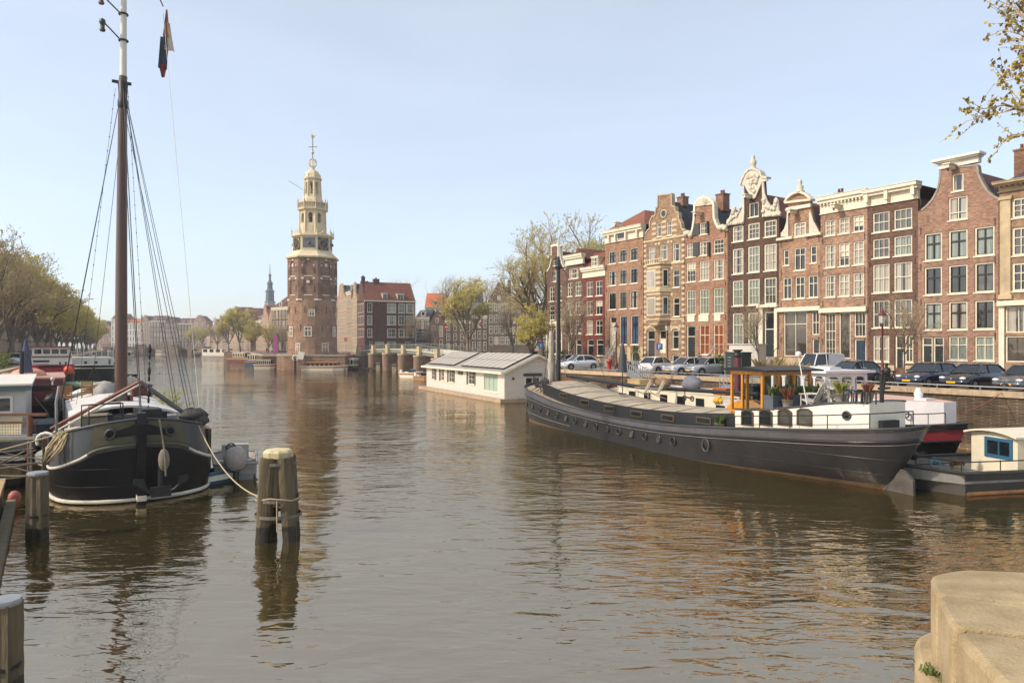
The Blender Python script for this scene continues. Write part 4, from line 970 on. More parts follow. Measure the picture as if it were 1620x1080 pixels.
# ================================================================ FAR HOUSES
c4 = lambda x, y: (520+x*.22222, 380+y*.22222)
cid = lambda x, y: (x, y)
def small_window(par, u0, u1, z0, z1, g=None, frame=None):
    b = MB(); y = .05; f = .11; um, zm = (u0+u1)/2, z0+(z1-z0)*.6
    for r_ in ((u0,u1,z1-f,z1),(u0,u1,z0,z0+f),(u0,u0+f,z0,z1),(u1-f,u1,z0,z1),(um-.035,um+.035,z0,z1),(u0,u1,zm-.04,zm+.04)): b.box(r_[0], r_[1], .0, .12, r_[2], r_[3], 0)
    b.add([(u0,.1,z0),(u1,.1,z0),(u1,.1,z1),(u0,.1,z1)], [(0,1,2,3)], 1)
    return b.build('window', [frame or CREAM, g or RND.choice([G_DARK, G_DARK, G_MID, G_CURT])], par)
def far_house(F, x0, x1, yt, label, m, conv=cid, gable=None, roofm=None, roof='flat', rh=3.0, cols=None, rows=None, depth=9, group=None, name='house', shop=True, corn=None, wcol=None, cat='house', ridge_y=None, ncol=None, sh=3.1, chim=False):
    """a house of the background: gable None / 'point' / 'step' / 'bell'; windows on a storey grid"""
    h = House(F, conv, x0, x1, name, label, cat, group, depth); w = h.w; ze = h.Z((x0+x1)/2, yt)
    if gable: zg = ze+ (h.Z((x0+x1)/2, ridge_y)-ze if ridge_y else min(w*.7, 4.5))
    ol = [(0,-.3),(w,-.3),(w,ze)]
    if gable == 'point': ol += [(w*.5+.3,zg),(w*.5-.3,zg)]
    elif gable == 'step':
        for k in range(4): ol += [(w-w*.11*(k+.01), ze+(zg-ze)*(k+1)/4), (w-w*.11*(k+1), ze+(zg-ze)*(k+1)/4)]
        ol += [(w-x, z) for x, z in ol[3:]][::-1]
    elif gable == 'bell': ol += [(w*.9,ze+.2),(w*.74,ze+(zg-ze)*.3),(w*.68,ze+(zg-ze)*.75),(w*.62,zg),(w*.38,zg),(w*.32,ze+(zg-ze)*.75),(w*.26,ze+(zg-ze)*.3),(w*.1,ze+.2)]
    ol += [(0,ze)]
    nc = ncol or max(1, int(round(w/1.9))); nr = max(1, int((ze-.4)/sh)); pos = []
    if cols: us = [(h.U(a), h.U(c)) for a, c in cols]
    else: us = [(w*(i+.5)/nc-.52, w*(i+.5)/nc+.52) for i in range(nc)]
    if rows: zs = [(h.Z((x0+x1)/2, b_), h.Z((x0+x1)/2, a)) for a, b_ in rows]
    else: zs = [(ze-.7-(k+1)*((ze-.7)/nr)+.75, ze-.7-k*((ze-.7)/nr)) for k in range(nr)]
    for z0, z1 in zs:
        for u0, u1 in us: pos.append((u0, u1, z0, z1))
    if gable: pos.append((w/2-.5, w/2+.5, ze+.3, min(ze+1.7, ze+(zg-ze)*.6)))
    h.holes = [rect(*p) for p in pos]
    wallpart(h.o, ol, h.holes, m, .3, w, ze-.02, depth)
    for p in pos: small_window(h.o, *p, frame=wcol)
    if corn or (gable is None and corn is not False): cb = MB(); cb.box(-.05, w+.05, -.35, .32, ze-.001, ze+.3); cb.box(-.02, w+.02, -.12, -.003, ze-.55, ze-.002); cb.build('cornice', corn or CREAM, h.o)
    rm = roofm or T_GR
    if gable: gable_roof(h.o, w, ze, zg-.35, rm, .31, depth)
    elif roof == 'slope':
        b = MB(); e = ze+.3; b.add([(0,-.1,e),(w,-.1,e),(w,depth/2,e+rh),(0,depth/2,e+rh),(0,depth,e),(w,depth,e)], [(0,1,2,3),(3,2,5,4),(0,3,4),(1,5,2)]); ro = b.build('roof', rm, h.o)
        if w > 4.5:
            for u in ([w*.5] if w < 9 else [w*.3, w*.7]):
                b = MB(); b.box(u-.7, u+.7, .6, 2.5, e+.3, e+1.8); b.box(u-.85, u+.85, .45, 2.6, e+1.8, e+1.95); b.box(u-.45, u+.45, .55, .598, e+.6, e+1.6, 1); b.build('dormer', [CREAM, G_DARK], h.o)
    elif roof == 'hip': hip_roof(h.o, w, ze+.3, ze+.3+rh, rm, 0, depth)
    if chim: chimney(h.o, w*.8, depth*.5, ze, (zg if gable else ze+rh)+1.0, .9, m)
    return h
# -- red-roofed corner house by the bridge
FR = Facade((-38.3,185), (-38.3+9.17,189))
h = House(FR, c4, 257, 617, 'corner_house', 'big dark red corner house with steep red tile roof behind the bridge', 'house', depth=10)
h.grid([(275,310),(416,480),(497,541),(550,610)], [(445,513),(533,601),(627,690)], nx=2, ny=2, gl=[G_DARK, G_MID, G_CURT], depth=.1, fw=.16)
zt = h.Z(430,432); h.holes = h.holes; W_ = h.w
h.win(415, 480, .9, 3.4, nx=3, ny=1, g=G_CURT); h.win(545, 610, .9, 3.4, nx=3, ny=1, g=G_MID); h.dpx(290, 720, 312, 785, transom=.5); h.win(330, 395, .9, 3.4, nx=3, ny=1, g=G_CURT)
BDR = brick('brick_deep_red', '#64362c', '#532d26', '#5e4038')
# body with left gable end
b = MB(); b.plate([(0,-.3),(W_,-.3),(W_,zt),(0,zt)], h.holes, 0, .3); b.box(.004, W_-.004, .303, 10, -.3, zt); wl = b.build('wall', [BDR], h.o)
zr = h.Z(300,285); g_ = MB(); TT = lambda x, y, z: (y, x, z)
g_.plate([(0,zt),(10,zt),(9.7,zt+.4),(5.3,zr+.2),(4.7,zr+.2),(.3,zt+.4)], [], -.05, .35, 0, True, None, TT); g_.build('gable_wall', BDR, h.o)
g_ = MB(); g_.plate([(0,zt),(10,zt),(5,zr)], [], W_-.35, W_, 0, True, None, TT); g_.build('gable_wall', BDR, h.o)
for t, u0, u1, z0, z1, k in h.todo: (window if t == 'w' else door)(h.o, u0, u1, z0, z1, **k)
b = MB(); b.add([(-.05,-.3,zt),(W_,-.3,zt),(W_,5,zr),(-.05,5,zr),(W_,10.3,zt),(-.05,10.3,zt)], [(0,1,2,3),(3,2,4,5)]); rf = b.build('roof', T_RD, h.o)
b = MB(); b.box(-.1, W_+.1, -.45, -.003, zt-.25, zt+.05); b.build('cornice', CREAM, h.o)
chimney(rf, .6, 5, zr-.3, zr+1.2, .9, BDR); chimney(rf, W_*.3, 5, zr-.5, zr+.7, 1.5, BDR)
for x0_, x1_ in ((385,420),(490,537)):
    u0, u1 = h.U(x0_), h.U(x1_); z0, z1 = h.Z(400,428), h.Z(400,380); b = MB(); b.box(u0, u1, .3, 3, z0, z1); b.box(u0-.15, u1+.15, .1, 3, z1, z1+.15); dm = b.build('dormer', WHITE, h.o)
    b = MB()
    for i in range(2): b.box(u0+.2+(u1-u0-.3)*i/2, u0+.1+(u1-u0-.3)*(i+1)/2, .27, .298, z0+.3, z1-.2)
    b.build('pane', G_DARK, dm)
b = MB()   # left side windows (a column pair on the gable end)
for z0, z1 in [(q_[0][1], q_[2][1]) for q_ in h.holes[::4][:3]]:
    for y in (1.2, 3.2, 5.2, 7.2):
        b = MB(); b.box(-.06, -.003, y, y+1.2, z0, z1); w_ = b.build('window', CREAM, h.o); b = MB(); b.box(-.075, -.062, y+.15, y+.55, z0+.15, z1-.15); b.box(-.075, -.062, y+.65, y+1.05, z0+.15, z1-.15); b.build('pane', G_DARK, w_)
# -- lit row running back left of it
FQ = Facade((-38.3-.397*46, 185+.917*46), (-38.3,185))
rowq = [(531,548,452,'a','bell','narrow sunlit house with white gable just right of the clock tower'),(548,556,445,'d',None,'pink sunlit house between tower and red roofed corner house'),(556,565.5,452,'c','bell','ochre sunlit gabled house touching the red roofed corner house')]
for x0, x1, yt, mk, gb, lb in rowq: far_house(FQ, x0, x1, yt+20 if gb else yt+18, lb, BR['k'] if mk != 'd' else BR['g'], gable=gb, depth=9, roof='slope', sh=3.5)
# -- row beyond the side canal
FM = Facade(tuple(W(655,560,222))[:2], tuple(W(875,560,214))[:2])
rm_ = [(618,718,555,'e',None,'slope',2.5,'low black painted house right of the red roofed corner house',3,T_GR),
 (718,828,592,'b','point','',0,'small brown house with pointed gable and cream window frames',2,T_BR),
 (828,925,575,'e',None,'slope',2.0,'plain dark house left of the big budding quay tree',2,T_GR),
 (925,1015,578,'b',None,'slope',2.0,'dark house hidden behind the big budding quay tree trunk',2,T_GR),
 (1015,1130,545,'e',None,'slope',2.5,'black house with two rows of white windows beside the wide grey house',3,T_GR)]
for x0, x1, yt, mk, gb, rf_, rh, lb, nc, rmt in rm_: far_house(FM, x0, x1, yt, lb, BR[mk], c4, gb, rmt, rf_ or 'flat', rh, depth=10, ncol=nc, ridge_y=502 if gb else None, corn=CREAM if not gb else None)
BGY = brick('brick_grey_brown', '#5f5144', '#514539', '#6a5c4e')
far_house(FM, 1132, 1292, 432, 'left half of the wide grey brick house with pointed gable and white windows', BGY, c4, 'point', mat('roof_moss', '#6a6250', .9, var=.3), depth=12, cols=[(1142,1170),(1180,1208),(1218,1250),(1258,1286)], rows=[(450,505),(532,586),(608,665),(688,742)], ridge_y=300, chim=True)
far_house(FM, 1292, 1452, 432, 'right half of the wide grey brick house with pointed gable and white windows', BGY, c4, 'point', T_BR, depth=12, cols=[(1305,1332),(1343,1370),(1380,1408),(1416,1444)], rows=[(464,516),(540,592),(614,668),(688,742)], ridge_y=330, chim=True)
far_house(FM, 1454, 1560, 520, 'plain brown house between the grey house and the gabled row', BR['b'], c4, None, T_BR, 'slope', 3, depth=10)
FO = Facade(tuple(W(670,560,245))[:2], tuple(W(760,560,245))[:2])
far_house(FO, 672, 705, 486, 'tall white walled house with bright orange roof behind the quay trees', WHITE, cid, None, mat('orange_tiles', '#c4662c', .8, var=.3, scale=3), 'slope', 5.0, depth=12, sh=3.6)
far_house(FO, 715, 762, 480, 'pale house with grey roof showing behind the budding quay tree', CREAM, cid, None, T_GR, 'slope', 4.5, depth=12, sh=3.6)
# -- left of the tower
FT = Facade(tuple(W(392,560,330))[:2], tuple(W(466,560,212))[:2])
for x0, x1, yt, mk, gb, lb in ((392,404,505,'d','bell','slim pink gabled house farthest left of the tower row'),(404,414,508,'g',None,'tan flat topped house behind the small quay trees'),(414,424,500,'c','bell','ochre bell gabled house under the distant church spire'),(424,436,508,'d','step','pink step gabled house near the brown barn roof')):
    far_house(FT, x0, x1, yt, lb, BR[mk], cid, gb, T_BR, 'slope', 3, depth=8)
far_house(Facade(tuple(W(428,560,236))[:2], tuple(W(470,560,226))[:2]), 430, 468, 487, 'long brown brick house with big tiled roof just left of the tower', BR['b'], cid, None, T_BR, 'slope', 4.2, depth=12)
# -- receding row on the far right bank
FZ = Facade(tuple(W(322,560,470))[:2], tuple(W(396,560,300))[:2])
nm = [('d','pink'),('b','brown'),('g','tan'),('a','orange brick'),('e','dark'),('c','ochre')]
xs = [326,332,338,345,352,360,368,377,386,396]; tops = [520,516,512,508,503,498,495,500,498]
for i, (a, c) in enumerate(zip(xs, xs[1:])):
    far_house(FZ, a, c, tops[i]+4, 'tall %s canal house half hidden by budding trees on the far right bank' % nm[i%6][1], BR[nm[i%6][0]], cid, ['bell',None,'point'][i%3], T_BR, 'slope', 2.5, depth=8, group='houses behind trees far up the canal')
# -- far end
FE = Facade(tuple(W(150,560,520))[:2], tuple(W(336,560,520))[:2])
fe = [(150,176,516,'d','bell','pale','far pink house at the left end of the canal\'s end row'),(176,200,505,'k',None,'p','far grey white house right behind the brown mast'),(200,222,512,'g',None,'p','far white fronted house with orange roof and green turret'),(222,238,508,'d','bell','p','far cream stone gabled house beside the orange roof'),(238,262,508,'b',None,'p','far brown block with dark flat roof at the canal end'),(262,282,510,'b','point','p','far brown house under the bare treetop at the canal end'),(282,306,512,'e',None,'p','far dark house behind the green canal end tree'),(306,326,508,'d','step','p','far pink step gabled house at the right of the canal end')]
for x0, x1, yt, mk, gb, _, lb in fe:
    m_ = WHITE if 'white' in lb else BR[mk]
    hh = far_house(FE, x0, x1, yt, lb, m_, cid, gb, mat('orange_tiles', '#c4662c', .8, var=.3, scale=3) if 'orange' in lb and 'beside' not in lb else T_BR, 'slope', 4, depth=12, ncol=5, sh=3.6)
    if 'turret' in lb:
        b = MB(); b.lathe([(1.4,0),(1.4,4),(1.7,4.1),(.2,7.5),(.05,9)], 8, (hh.w*.9, 5, 16)); b.build('turret', mat('copper_green', '#5f9a80', .7, var=.2), hh.o)
# church spire far off
sp_ = thing('church_spire', 'distant dark grey church spire rising left of the clock tower', 'church', tuple(W(427,545,560)*1.0)[:2]+(ZS,))
b = MB(); b.lathe([(4.2,0),(4.2,36)], 8, sm=False); b.build('shaft', STONE2, sp_)
b = MB(); b.lathe([(4.6,36),(3.4,37),(3.2,44),(3.9,44.5),(2.2,46),(2.0,50),(2.6,50.5),(1.0,53),(.8,56),(1.3,57),(.3,59),(.15,66)], 8, sm=False); b.build('spire', mat('spire_lead', '#4a5a5c', .7, var=.2), sp_)
# -- left bank houses behind the trees
FLB = Facade((-72,76), (-238,372)); px = -6; i = 0; seq = [('r','red'),('k','tan brick'),('b','brown'),('d','pink brick'),('g','ochre brick'),('e','dark brown')]
FLBd = (Vector((-238,372,0))-Vector((-72,76,0))).length; u = 0
while u < FLBd-10:
    w = RND.uniform(6.5, 9.5); Pa = FLB.P(u); Pb = FLB.P(u+w-.05); pa = CX+FPX*Pa[0]/Pa[1]; pb = CX+FPX*Pb[0]/Pb[1]
    S = FLB.S((pa+pb)/2); hgt = RND.uniform(10.5, 14)
    far_house(FLB, pa, pb, HY+(EYE-ZS-hgt)*S, '%s canal house behind the trunks of the left quay trees' % seq[i%6][1], BR[seq[i%6][0]], cid, [None,'bell','point'][i%3], T_BR, 'slope', 3, depth=9, group='houses behind the left tree row')
    u += w; i += 1
# ================================================================ TREES
BARK = mat('bark', '#6e5f4c', .95, var=.4, scale=3, bump=.02)
TWIG = mat('twigs', '#b5a388', .95, var=.3, scale=1)
LEAF = mat('young_leaves', '#cdc260', .7, var=.35, scale=.35, col2='#ad9f4c')
LEAF2 = mat('budding_leaves', '#b0a05a', .7, var=.4, scale=.35, col2='#94804c')
def translucent(m):      # thin young leaves let light through
    nt = m.node_tree; p_ = nt.nodes['Principled BSDF']; tr_ = nt.nodes.new('ShaderNodeBsdfTranslucent'); mx = nt.nodes.new('ShaderNodeMixShader'); mx.inputs[0].default_value = .4
    nt.links.new(p_.inputs['Base Color'].links[0].from_socket, tr_.inputs[0]); nt.links.new(p_.outputs[0], mx.inputs[1]); nt.links.new(tr_.outputs[0], mx.inputs[2]); nt.links.new(mx.outputs[0], nt.nodes['Material Output'].inputs[0]); return m
for l_ in (LEAF, LEAF2): translucent(l_)
def tree_meshes(seed, H, spread, leaf=2, lsize=.14, fine=5, fork=.22, up=.5, leafm=None, trunk_r=.3, nl=5, tw=.014):
    rn = random.Random(seed); T = MB(); C = MB()
    def seg(mb, pts, r0, r1, n, m=0):
        k = len(pts)-1; mb.tube(pts, [r0+(r1-r0)*i/k for i in range(k+1)], n, m, True, False)
    def grow(p, d, L_, r, lvl):
        pts = [p]; q = p.copy(); dd = d.copy(); n = 4 if lvl < 3 else 2
        for i in range(n):
            dd = (dd+Vector((rn.uniform(-1,1), rn.uniform(-1,1), rn.uniform(-.6,1)))*(.14 if lvl < 2 else .22)+Vector((0,0,up*.1))).normalized()
            q = q+dd*L_/n; pts.append(q.copy())
        if lvl <= 2: seg(T, pts, r, r*.45, 6 if lvl < 2 else 4)
        else: seg(C, pts, max(r, tw), max(tw*.6, r*.4), 3, 0)
        if lvl == 4 or (lvl == 3 and fine == 0):
            for k in range(leaf):
                t = rn.uniform(.2, 1.05); i = min(n-1, int(t*n)); c = pts[i]+(pts[i+1]-pts[i])*min(1.1, t*n-i)
                s = lsize*rn.uniform(.5, 1.4); a = Vector((rn.uniform(-1,1), rn.uniform(-1,1), rn.uniform(-1,1))).normalized(); b_ = a.orthogonal().normalized(); c = c+a*s*.4
                C.add([c-a*s*.5, c+b_*s*.35, c+a*s*.5, c-b_*s*.35], [(0,1,2,3)], 1)
            return
        cnt = {0: nl, 1: 7, 2: 6, 3: fine}[lvl]
        for k in range(cnt):
            if lvl == 0: t = rn.uniform(.75, 1.0)
            else: t = .25+.75*(k+rn.random())/cnt
            i = min(n-1, int(t*n)); c = pts[i]+(pts[i+1]-pts[i])*(t*n-i)
            axis = (pts[i+1]-pts[i]).normalized(); o = axis.orthogonal().normalized(); o.rotate(Matrix.Rotation(2*math.pi*(k/cnt)+rn.uniform(-.6,.6), 3, axis))
            ang = {0: spread, 1: .75, 2: .85, 3: .8}[lvl]*rn.uniform(.7, 1.2)
            nd = (axis*math.cos(ang)+o*math.sin(ang)+Vector((0,0,.12))).normalized()
            ll = {0: H*(1-fork)*.62, 1: L_*.5*(1.25-t*.6), 2: L_*.55, 3: L_*.6}[lvl]*rn.uniform(.75, 1.15)
            grow(c, nd, ll, r*({0:.55,1:.42,2:.4,3:.5}[lvl]), lvl+1)
        if lvl in (0,): grow(pts[-1], (dd+Vector((0,0,.5))).normalized(), H*(1-fork)*.66, r*.6, 1)
    T.lathe([(trunk_r*1.35,-.2),(trunk_r*1.02,.5)], 8, cap=False)
    grow(Vector((0,0,0)), Vector((0,0,1)), H*fork, trunk_r, 0)
    return T.mesh('trunk', BARK), C.mesh('crown', [TWIG, leafm or LEAF])
def tree(meshes, loc, label, group=None, rz=0, sc=1, name='tree', z=1):
    t = thing(name, label, 'tree', loc, rz, group); t.scale = (sc, sc, sc*z)
    link('trunk', meshes[0], t); link('crown', meshes[1], t); return t
ELM_A = tree_meshes(11, 17, .52, 3, .22, 6, .2, .5, LEAF2, .38)
ELM_B = tree_meshes(12, 17, .6, 6, .30, 6, .22, .4, LEAF, .36)
ELM_C = tree_meshes(13, 16, .5, 6, .30, 6, .2, .5, LEAF, .34)
BARE = tree_meshes(14, 15, .42, 1, .12, 5, .2, .7, LEAF2, .26)
YOUNG = tree_meshes(15, 6.2, .5, 1, .05, 3, .3, .5, LEAF2, .07, 4, .008)
BIGT = tree_meshes(16, 22, .66, 5, .2, 7, .2, .35, LEAF, .5, 6)
TALL = tree_meshes(17, 28, .2, 1, .16, 4, .12, 1.2, LEAF2, .4, 5)
# left quay row
lt0 = Vector((-61.5,85,ZS)); ldir = Vector((-.478,.878,0)); s_ = 0; i = 0
rr_ = random.Random(3)
words = ['forked grey brown elm at the front of the left quay row', 'second elm of the left quay row behind the forked one']
while s_ < 320:
    p = lt0+ldir*s_+Vector((rr_.uniform(-.8,.8), 0, 0)); ms = [ELM_A, ELM_A, ELM_B][i%3] if s_ < 40 else [ELM_B, ELM_C][i%2]
    tree(ms, tuple(p), words[i] if i < 2 else 'olive budding elm deep in the left quay row', 'elms lining the left quay', rr_.uniform(0,6.28), rr_.uniform(.95,1.12)*(1.05 if s_ < 45 else .92)); s_ += 9.5 if s_ < 120 else 13; i += 1
for k, (x, y, sc, ms) in enumerate(((-66,78,1.0,ELM_A),(-72,88,.95,ELM_A))):
    tree(ms, (x,y,ZS), ['bare elm at the left frame edge behind the front quay trees', 'bare elm standing before the red house at the left edge'][k], None, k*2+1, sc)
# middle
def tpx(px, Y, ms, sc, label, group=None, rz=0, z=1, name='tree'): return tree(ms, ((px-CX)/FPX*Y, Y, ZS), label, group, rz, sc, name, z)
tpx(741, 146, ELM_B, 1.06, 'big yellow green budding tree on the quay behind the houseboat', rz=1.0)
tpx(812, 150, BARE, .95, 'slender nearly bare tree before the wide grey house', rz=2)
tpx(655, 190, BARE, .85, 'thin bare tree before the low black house', rz=3)
tpx(682, 192, BARE, .62, 'small bare tree before the house with pointed gable', rz=1.2)
tpx(858, 106, BIGT, .95, 'wide budding tree left of the narrow gabled house', rz=.5)
tpx(900, 124, BIGT, 1.25, 'tall domed pale budding tree behind the gabled row', rz=2.2)
tpx(838, 88, ELM_C, .5, 'small yellow green tree beside the end of the gabled row', rz=2.2)
tpx(613, 235, TALL, .98, 'narrow bare treetop above the red roof', rz=0, name='poplar')
tpx(713, 240, TALL, 1.08, 'bare poplar top left above the orange roof', rz=1, name='poplar')
tpx(776, 250, TALL, 1.1, 'bare poplar top above the grey house', rz=2, name='poplar')
for k, (px, Y, ms, sc, lb) in enumerate(((380,235,ELM_B,.98,'broad yellow green tree over the moored boats left of the tower'),(362,262,ELM_B,.9,'green tree left of the broad one far up the right bank'),(398,228,ELM_C,.72,'smaller green tree right of the broad one by the boats'),
    (425,215,ELM_C,.62,'small yellow tree before the houses left of the tower'),(446,200,BARE,.6,'small bare tree touching the left side of the tower'),(436,208,BARE,.62,'small bare tree before the long brown house'),
    (308,455,ELM_B,.95,'rounded green tree at the end of the canal'),(320,430,ELM_B,.85,'green tree right of the rounded one at the canal end'),(298,470,ELM_C,.95,'green tree left of the rounded one at the canal end'),(344,300,ELM_A,.9,'brownish tree at the far end of the right bank trees'),
    (270,560,BARE,1.7,'bare treetop above the far brown houses'))): tpx(px, Y, ms, sc, lb, rz=k*1.3)
# young bare trees before the facades
tpx(905, 84, BARE, .62, 'bare branching tree before the slim brown house', rz=1)
tpx(1201, 61, YOUNG, 1.15, 'young bare tree before the dark gabled house with the shield', rz=2)
tpx(1432, 52.5, YOUNG, 1.15, 'young bare tree before the dark two bay house', rz=4)
NEART = tree_meshes(21, 21, .62, 9, .19, 6, .3, .35, mat('near_leaves', '#b09a3c', .7, var=.4, scale=.6, col2='#7a6a30'), .45, 8, .006)
tree(NEART, (34.9, 34.5, ZS), 'budding branches of a tall quay tree reaching in at the top right', None, 5.4, 1.3, 'tree', 1.14)
# ================================================================ BOATS
def hull(par, wl, dk, zd, m, power=1.0, levels=6, zb=-.5, n=36, matz=None, name='hull', mats=None, mid=None, bul=.5, deckm=None, inset=.06, zrail=None):
    """loft between the waterline half outline wl(s)->(x,hb) and the deck half outline dk(s); zd(s) deck-edge height.
    mid: optional (v, extra half breadth(s)) bulge. returns point function P(s, v, side)"""
    def P(s, v, sd):
        a, b = wl(s), dk(s); z1 = zd(s); k = v**(power(s) if callable(power) else power)
        x = a[0]+(b[0]-a[0])*k; y = a[1]+(b[1]-a[1])*k
        if mid: y += mid(s, v)
        if zrail: vr, fr = zrail; zr_ = fr(s); z = zb+(zr_-zb)*v/vr if v < vr else zr_+(z1-zr_)*(v-vr)/(1-vr)
        else: z = zb+(z1-zb)*v
        return (x, sd*max(0, y), z)
    b = MB()
    for sd in (-1, 1):
        vs = [P(i/n, j/levels, sd) for i in range(n+1) for j in range(levels+1)]
        fs = []; k = levels+1
        for i in range(n):
            for j in range(levels):
                f = (i*k+j, (i+1)*k+j, (i+1)*k+j+1, i*k+j+1); fs.append(f if sd < 0 else f[::-1])
        if matz:
            for fi, f in enumerate(fs):
                j = fi % levels; b.add([vs[q] for q in f], [(0,1,2,3)], matz((j+.5)/levels), True)
        else: b.add(vs, fs, 0, True)
    o = b.build(name, mats or [m], par)
    if matz:      # weld so the shading stays smooth
        bm = bmesh.new(); bm.from_mesh(o.data); bmesh.ops.remove_doubles(bm, verts=bm.verts, dist=.0005); bm.to_mesh(o.data); bm.free()
    # bulwark inside and deck
    d = MB(); q = []
    for i in range(n+1):
        x, y, z = P(i/n, 1, 1); cx = x; hy = max(0, y-inset); q.append((x, hy, z))
    for i in range(n):
        (x0,y0,z0), (x1,y1,z1) = q[i], q[i+1]
        for sd in (-1, 1):
            d.add([(x0,sd*y0,z0),(x1,sd*y1,z1),(x1,sd*y1,z1-bul),(x0,sd*y0,z0-bul)], [(0,1,2,3)], 1)
        d.add([(x0,-y0,z0-bul),(x1,-y1,z1-bul),(x1,y1,z1-bul),(x0,y0,z0-bul)], [(0,1,2,3)])
    d.build('deck', [deckm or DGREY, m], par)
    c = MB()
    for sd in (-1, 1): c.tube([(P(i/n, 1, sd)[0], P(i/n, 1, sd)[1], P(i/n, 1, sd)[2]) for i in range(n+1)], inset*.9, 5)
    c.build('gunwale', mats[-1] if mats else m, par)
    return P
def rail_line(P, v, n, r, m, par, name='rubbing_strake', s0=0, s1=1, off=.02, sides=(-1,1)):
    b = MB()
    for sd in sides:
        pts = []
        for i in range(n+1):
            s_ = s0+(s1-s0)*i/n; x, y, z = P(s_, v(s_) if callable(v) else v, sd); pts.append((x, y+sd*off, z))
        b.tube(pts, r, 5)
    return b.build(name, m, par)
def outline(xs, hb, pw=1):
    """half outline from station list: s -> (x, half breadth)"""
    n = len(xs)-1
    return lambda s: (interp([(i/n, x) for i, x in enumerate(xs)], s), max(0, sinterp([(i/n, y) for i, y in enumerate(hb)], s)))
def full(xs_hb):
    """list of (s, x, hb)"""
    return lambda s: (sinterp([(a, b) for a, b, c in xs_hb], s), sinterp([(a, c) for a, b, c in xs_hb], s))
HULLG = mat('hull_dark_grey', '#29292b', .3, var=.45, scale=.8, streak=.5, plates=.012, spec=.5, bump=.012, bscale=.9, stretch=(1,1,.4)); HULLK = mat('hull_black', '#0b0b0d', .4, var=.4, scale=.9, streak=.4, spec=.35, plates=.012, bump=.012, bscale=1.2)
HATCH = mat('hatch_boards', '#b3a58e', .8, var=.35, scale=1.6, streak=.15, col2='#8d8270', bump=.01); DECKT = mat('deck_tan', '#a99879', .8, var=.25, scale=2); PALE = mat('pale_line', '#cfc8b6', .6, var=.25, scale=2, streak=.2)
RUST = mat('rusty_waterline', '#5b4a35', .9, var=.5, scale=2); WHB = mat('boat_white', '#dcd6c6', .45, var=.12, scale=1.2, streak=.12)
# ---------- long grey barge
ex, ey = .402, -.9156; brz = math.atan2(ey, ex)
RB = Vector((14.85, 26.6, 0)); LBG = 31.0
bo = RB-Vector((ex, ey, 0))*LBG           # bow end of the centre line; local x runs to the stern
barge = thing('barge', 'long dark grey converted barge with hatch boards and white aft cabin', 'barge', tuple(bo), brz)
wl_ = full([(0,.6,0),(.03,.75,1.0),(.08,1.9,2.0),(.16,4.5,2.38),(.3,9,2.42),(.55,17,2.42),(.68,21,2.2),(.76,23.6,1.35),(.84,26.2,.3),(.92,28.3,-.3),(1,29.3,-.1)])
dk_ = full([(0,0,0),(.03,.25,1.3),(.08,1.6,2.3),(.16,4.5,2.6),(.3,9,2.6),(.55,17,2.6),(.68,21,2.58),(.76,23.6,2.5),(.84,26.4,2.3),(.9,28.8,1.95),(.95,30.6,1.3),(.98,31.4,.6),(1,31.6,0)])
zd_ = lambda s: sinterp([(0,2.75),(.1,2.35),(.25,1.75),(.45,1.45),(.6,1.5),(.72,1.72),(.85,2.1),(.95,2.45),(1,2.62)], s)
def bilge(s, v): return .0
PB = hull(barge, wl_, dk_, zd_, HULLG, lambda s: interp([(0,1.2),(.6,1.0),(.78,.6),(1,.62)], s), 12, -.55, 60, matz=lambda v: 1 if v < .21 else (2 if v > .83 else 0), mats=[HULLG, RUST, mat('hull_strake', '#56565a', .4, var=.25, scale=1, streak=.3), DGREY], bul=.14, deckm=DECKT)
rail_line(PB, .83, 60, .05, HULLG, barge); PLN = mat('grey_line', '#85817a', .6, var=.3); rail_line(PB, .78, 60, .015, PLN, barge, 'pale_line'); rail_line(PB, .42, 50, .015, PLN, barge, 'pale_line', .0, .3)
for i in range(16):     # portholes along the side towards us
    s = .045+.6*i/15; x, y, z = PB(s, .62, -1); x2, y2, z2 = PB(s+.01, .62, -1); d = Vector((x2-x, y2-y, 0)).normalized(); nn = Vector((d.y, -d.x, 0))
    c = Vector((x, y, z)); f = MB(); f.tube([c+nn*.03+(d*math.cos(2*math.pi*j/14)+Vector((0,0,1))*math.sin(2*math.pi*j/14))*.2 for j in range(15)], .045, 5)
    po = f.build('porthole', HULLG, barge); g = MB(); g.add([c+nn*.03+(d*math.cos(2*math.pi*j/14)+Vector((0,0,1))*math.sin(2*math.pi*j/14))*.19 for j in range(14)], [tuple(range(14))]); g.build('pane', G_DARK if i%2 else G_MID, po)
s = .72; x, y, z = PB(s, .62, -1); f = MB(); f.tube([(x+.24*math.cos(2*math.pi*j/14), y-.05, z+.3*math.sin(2*math.pi*j/14)) for j in range(15)], .05, 5); f.build('porthole', DGREY, barge)
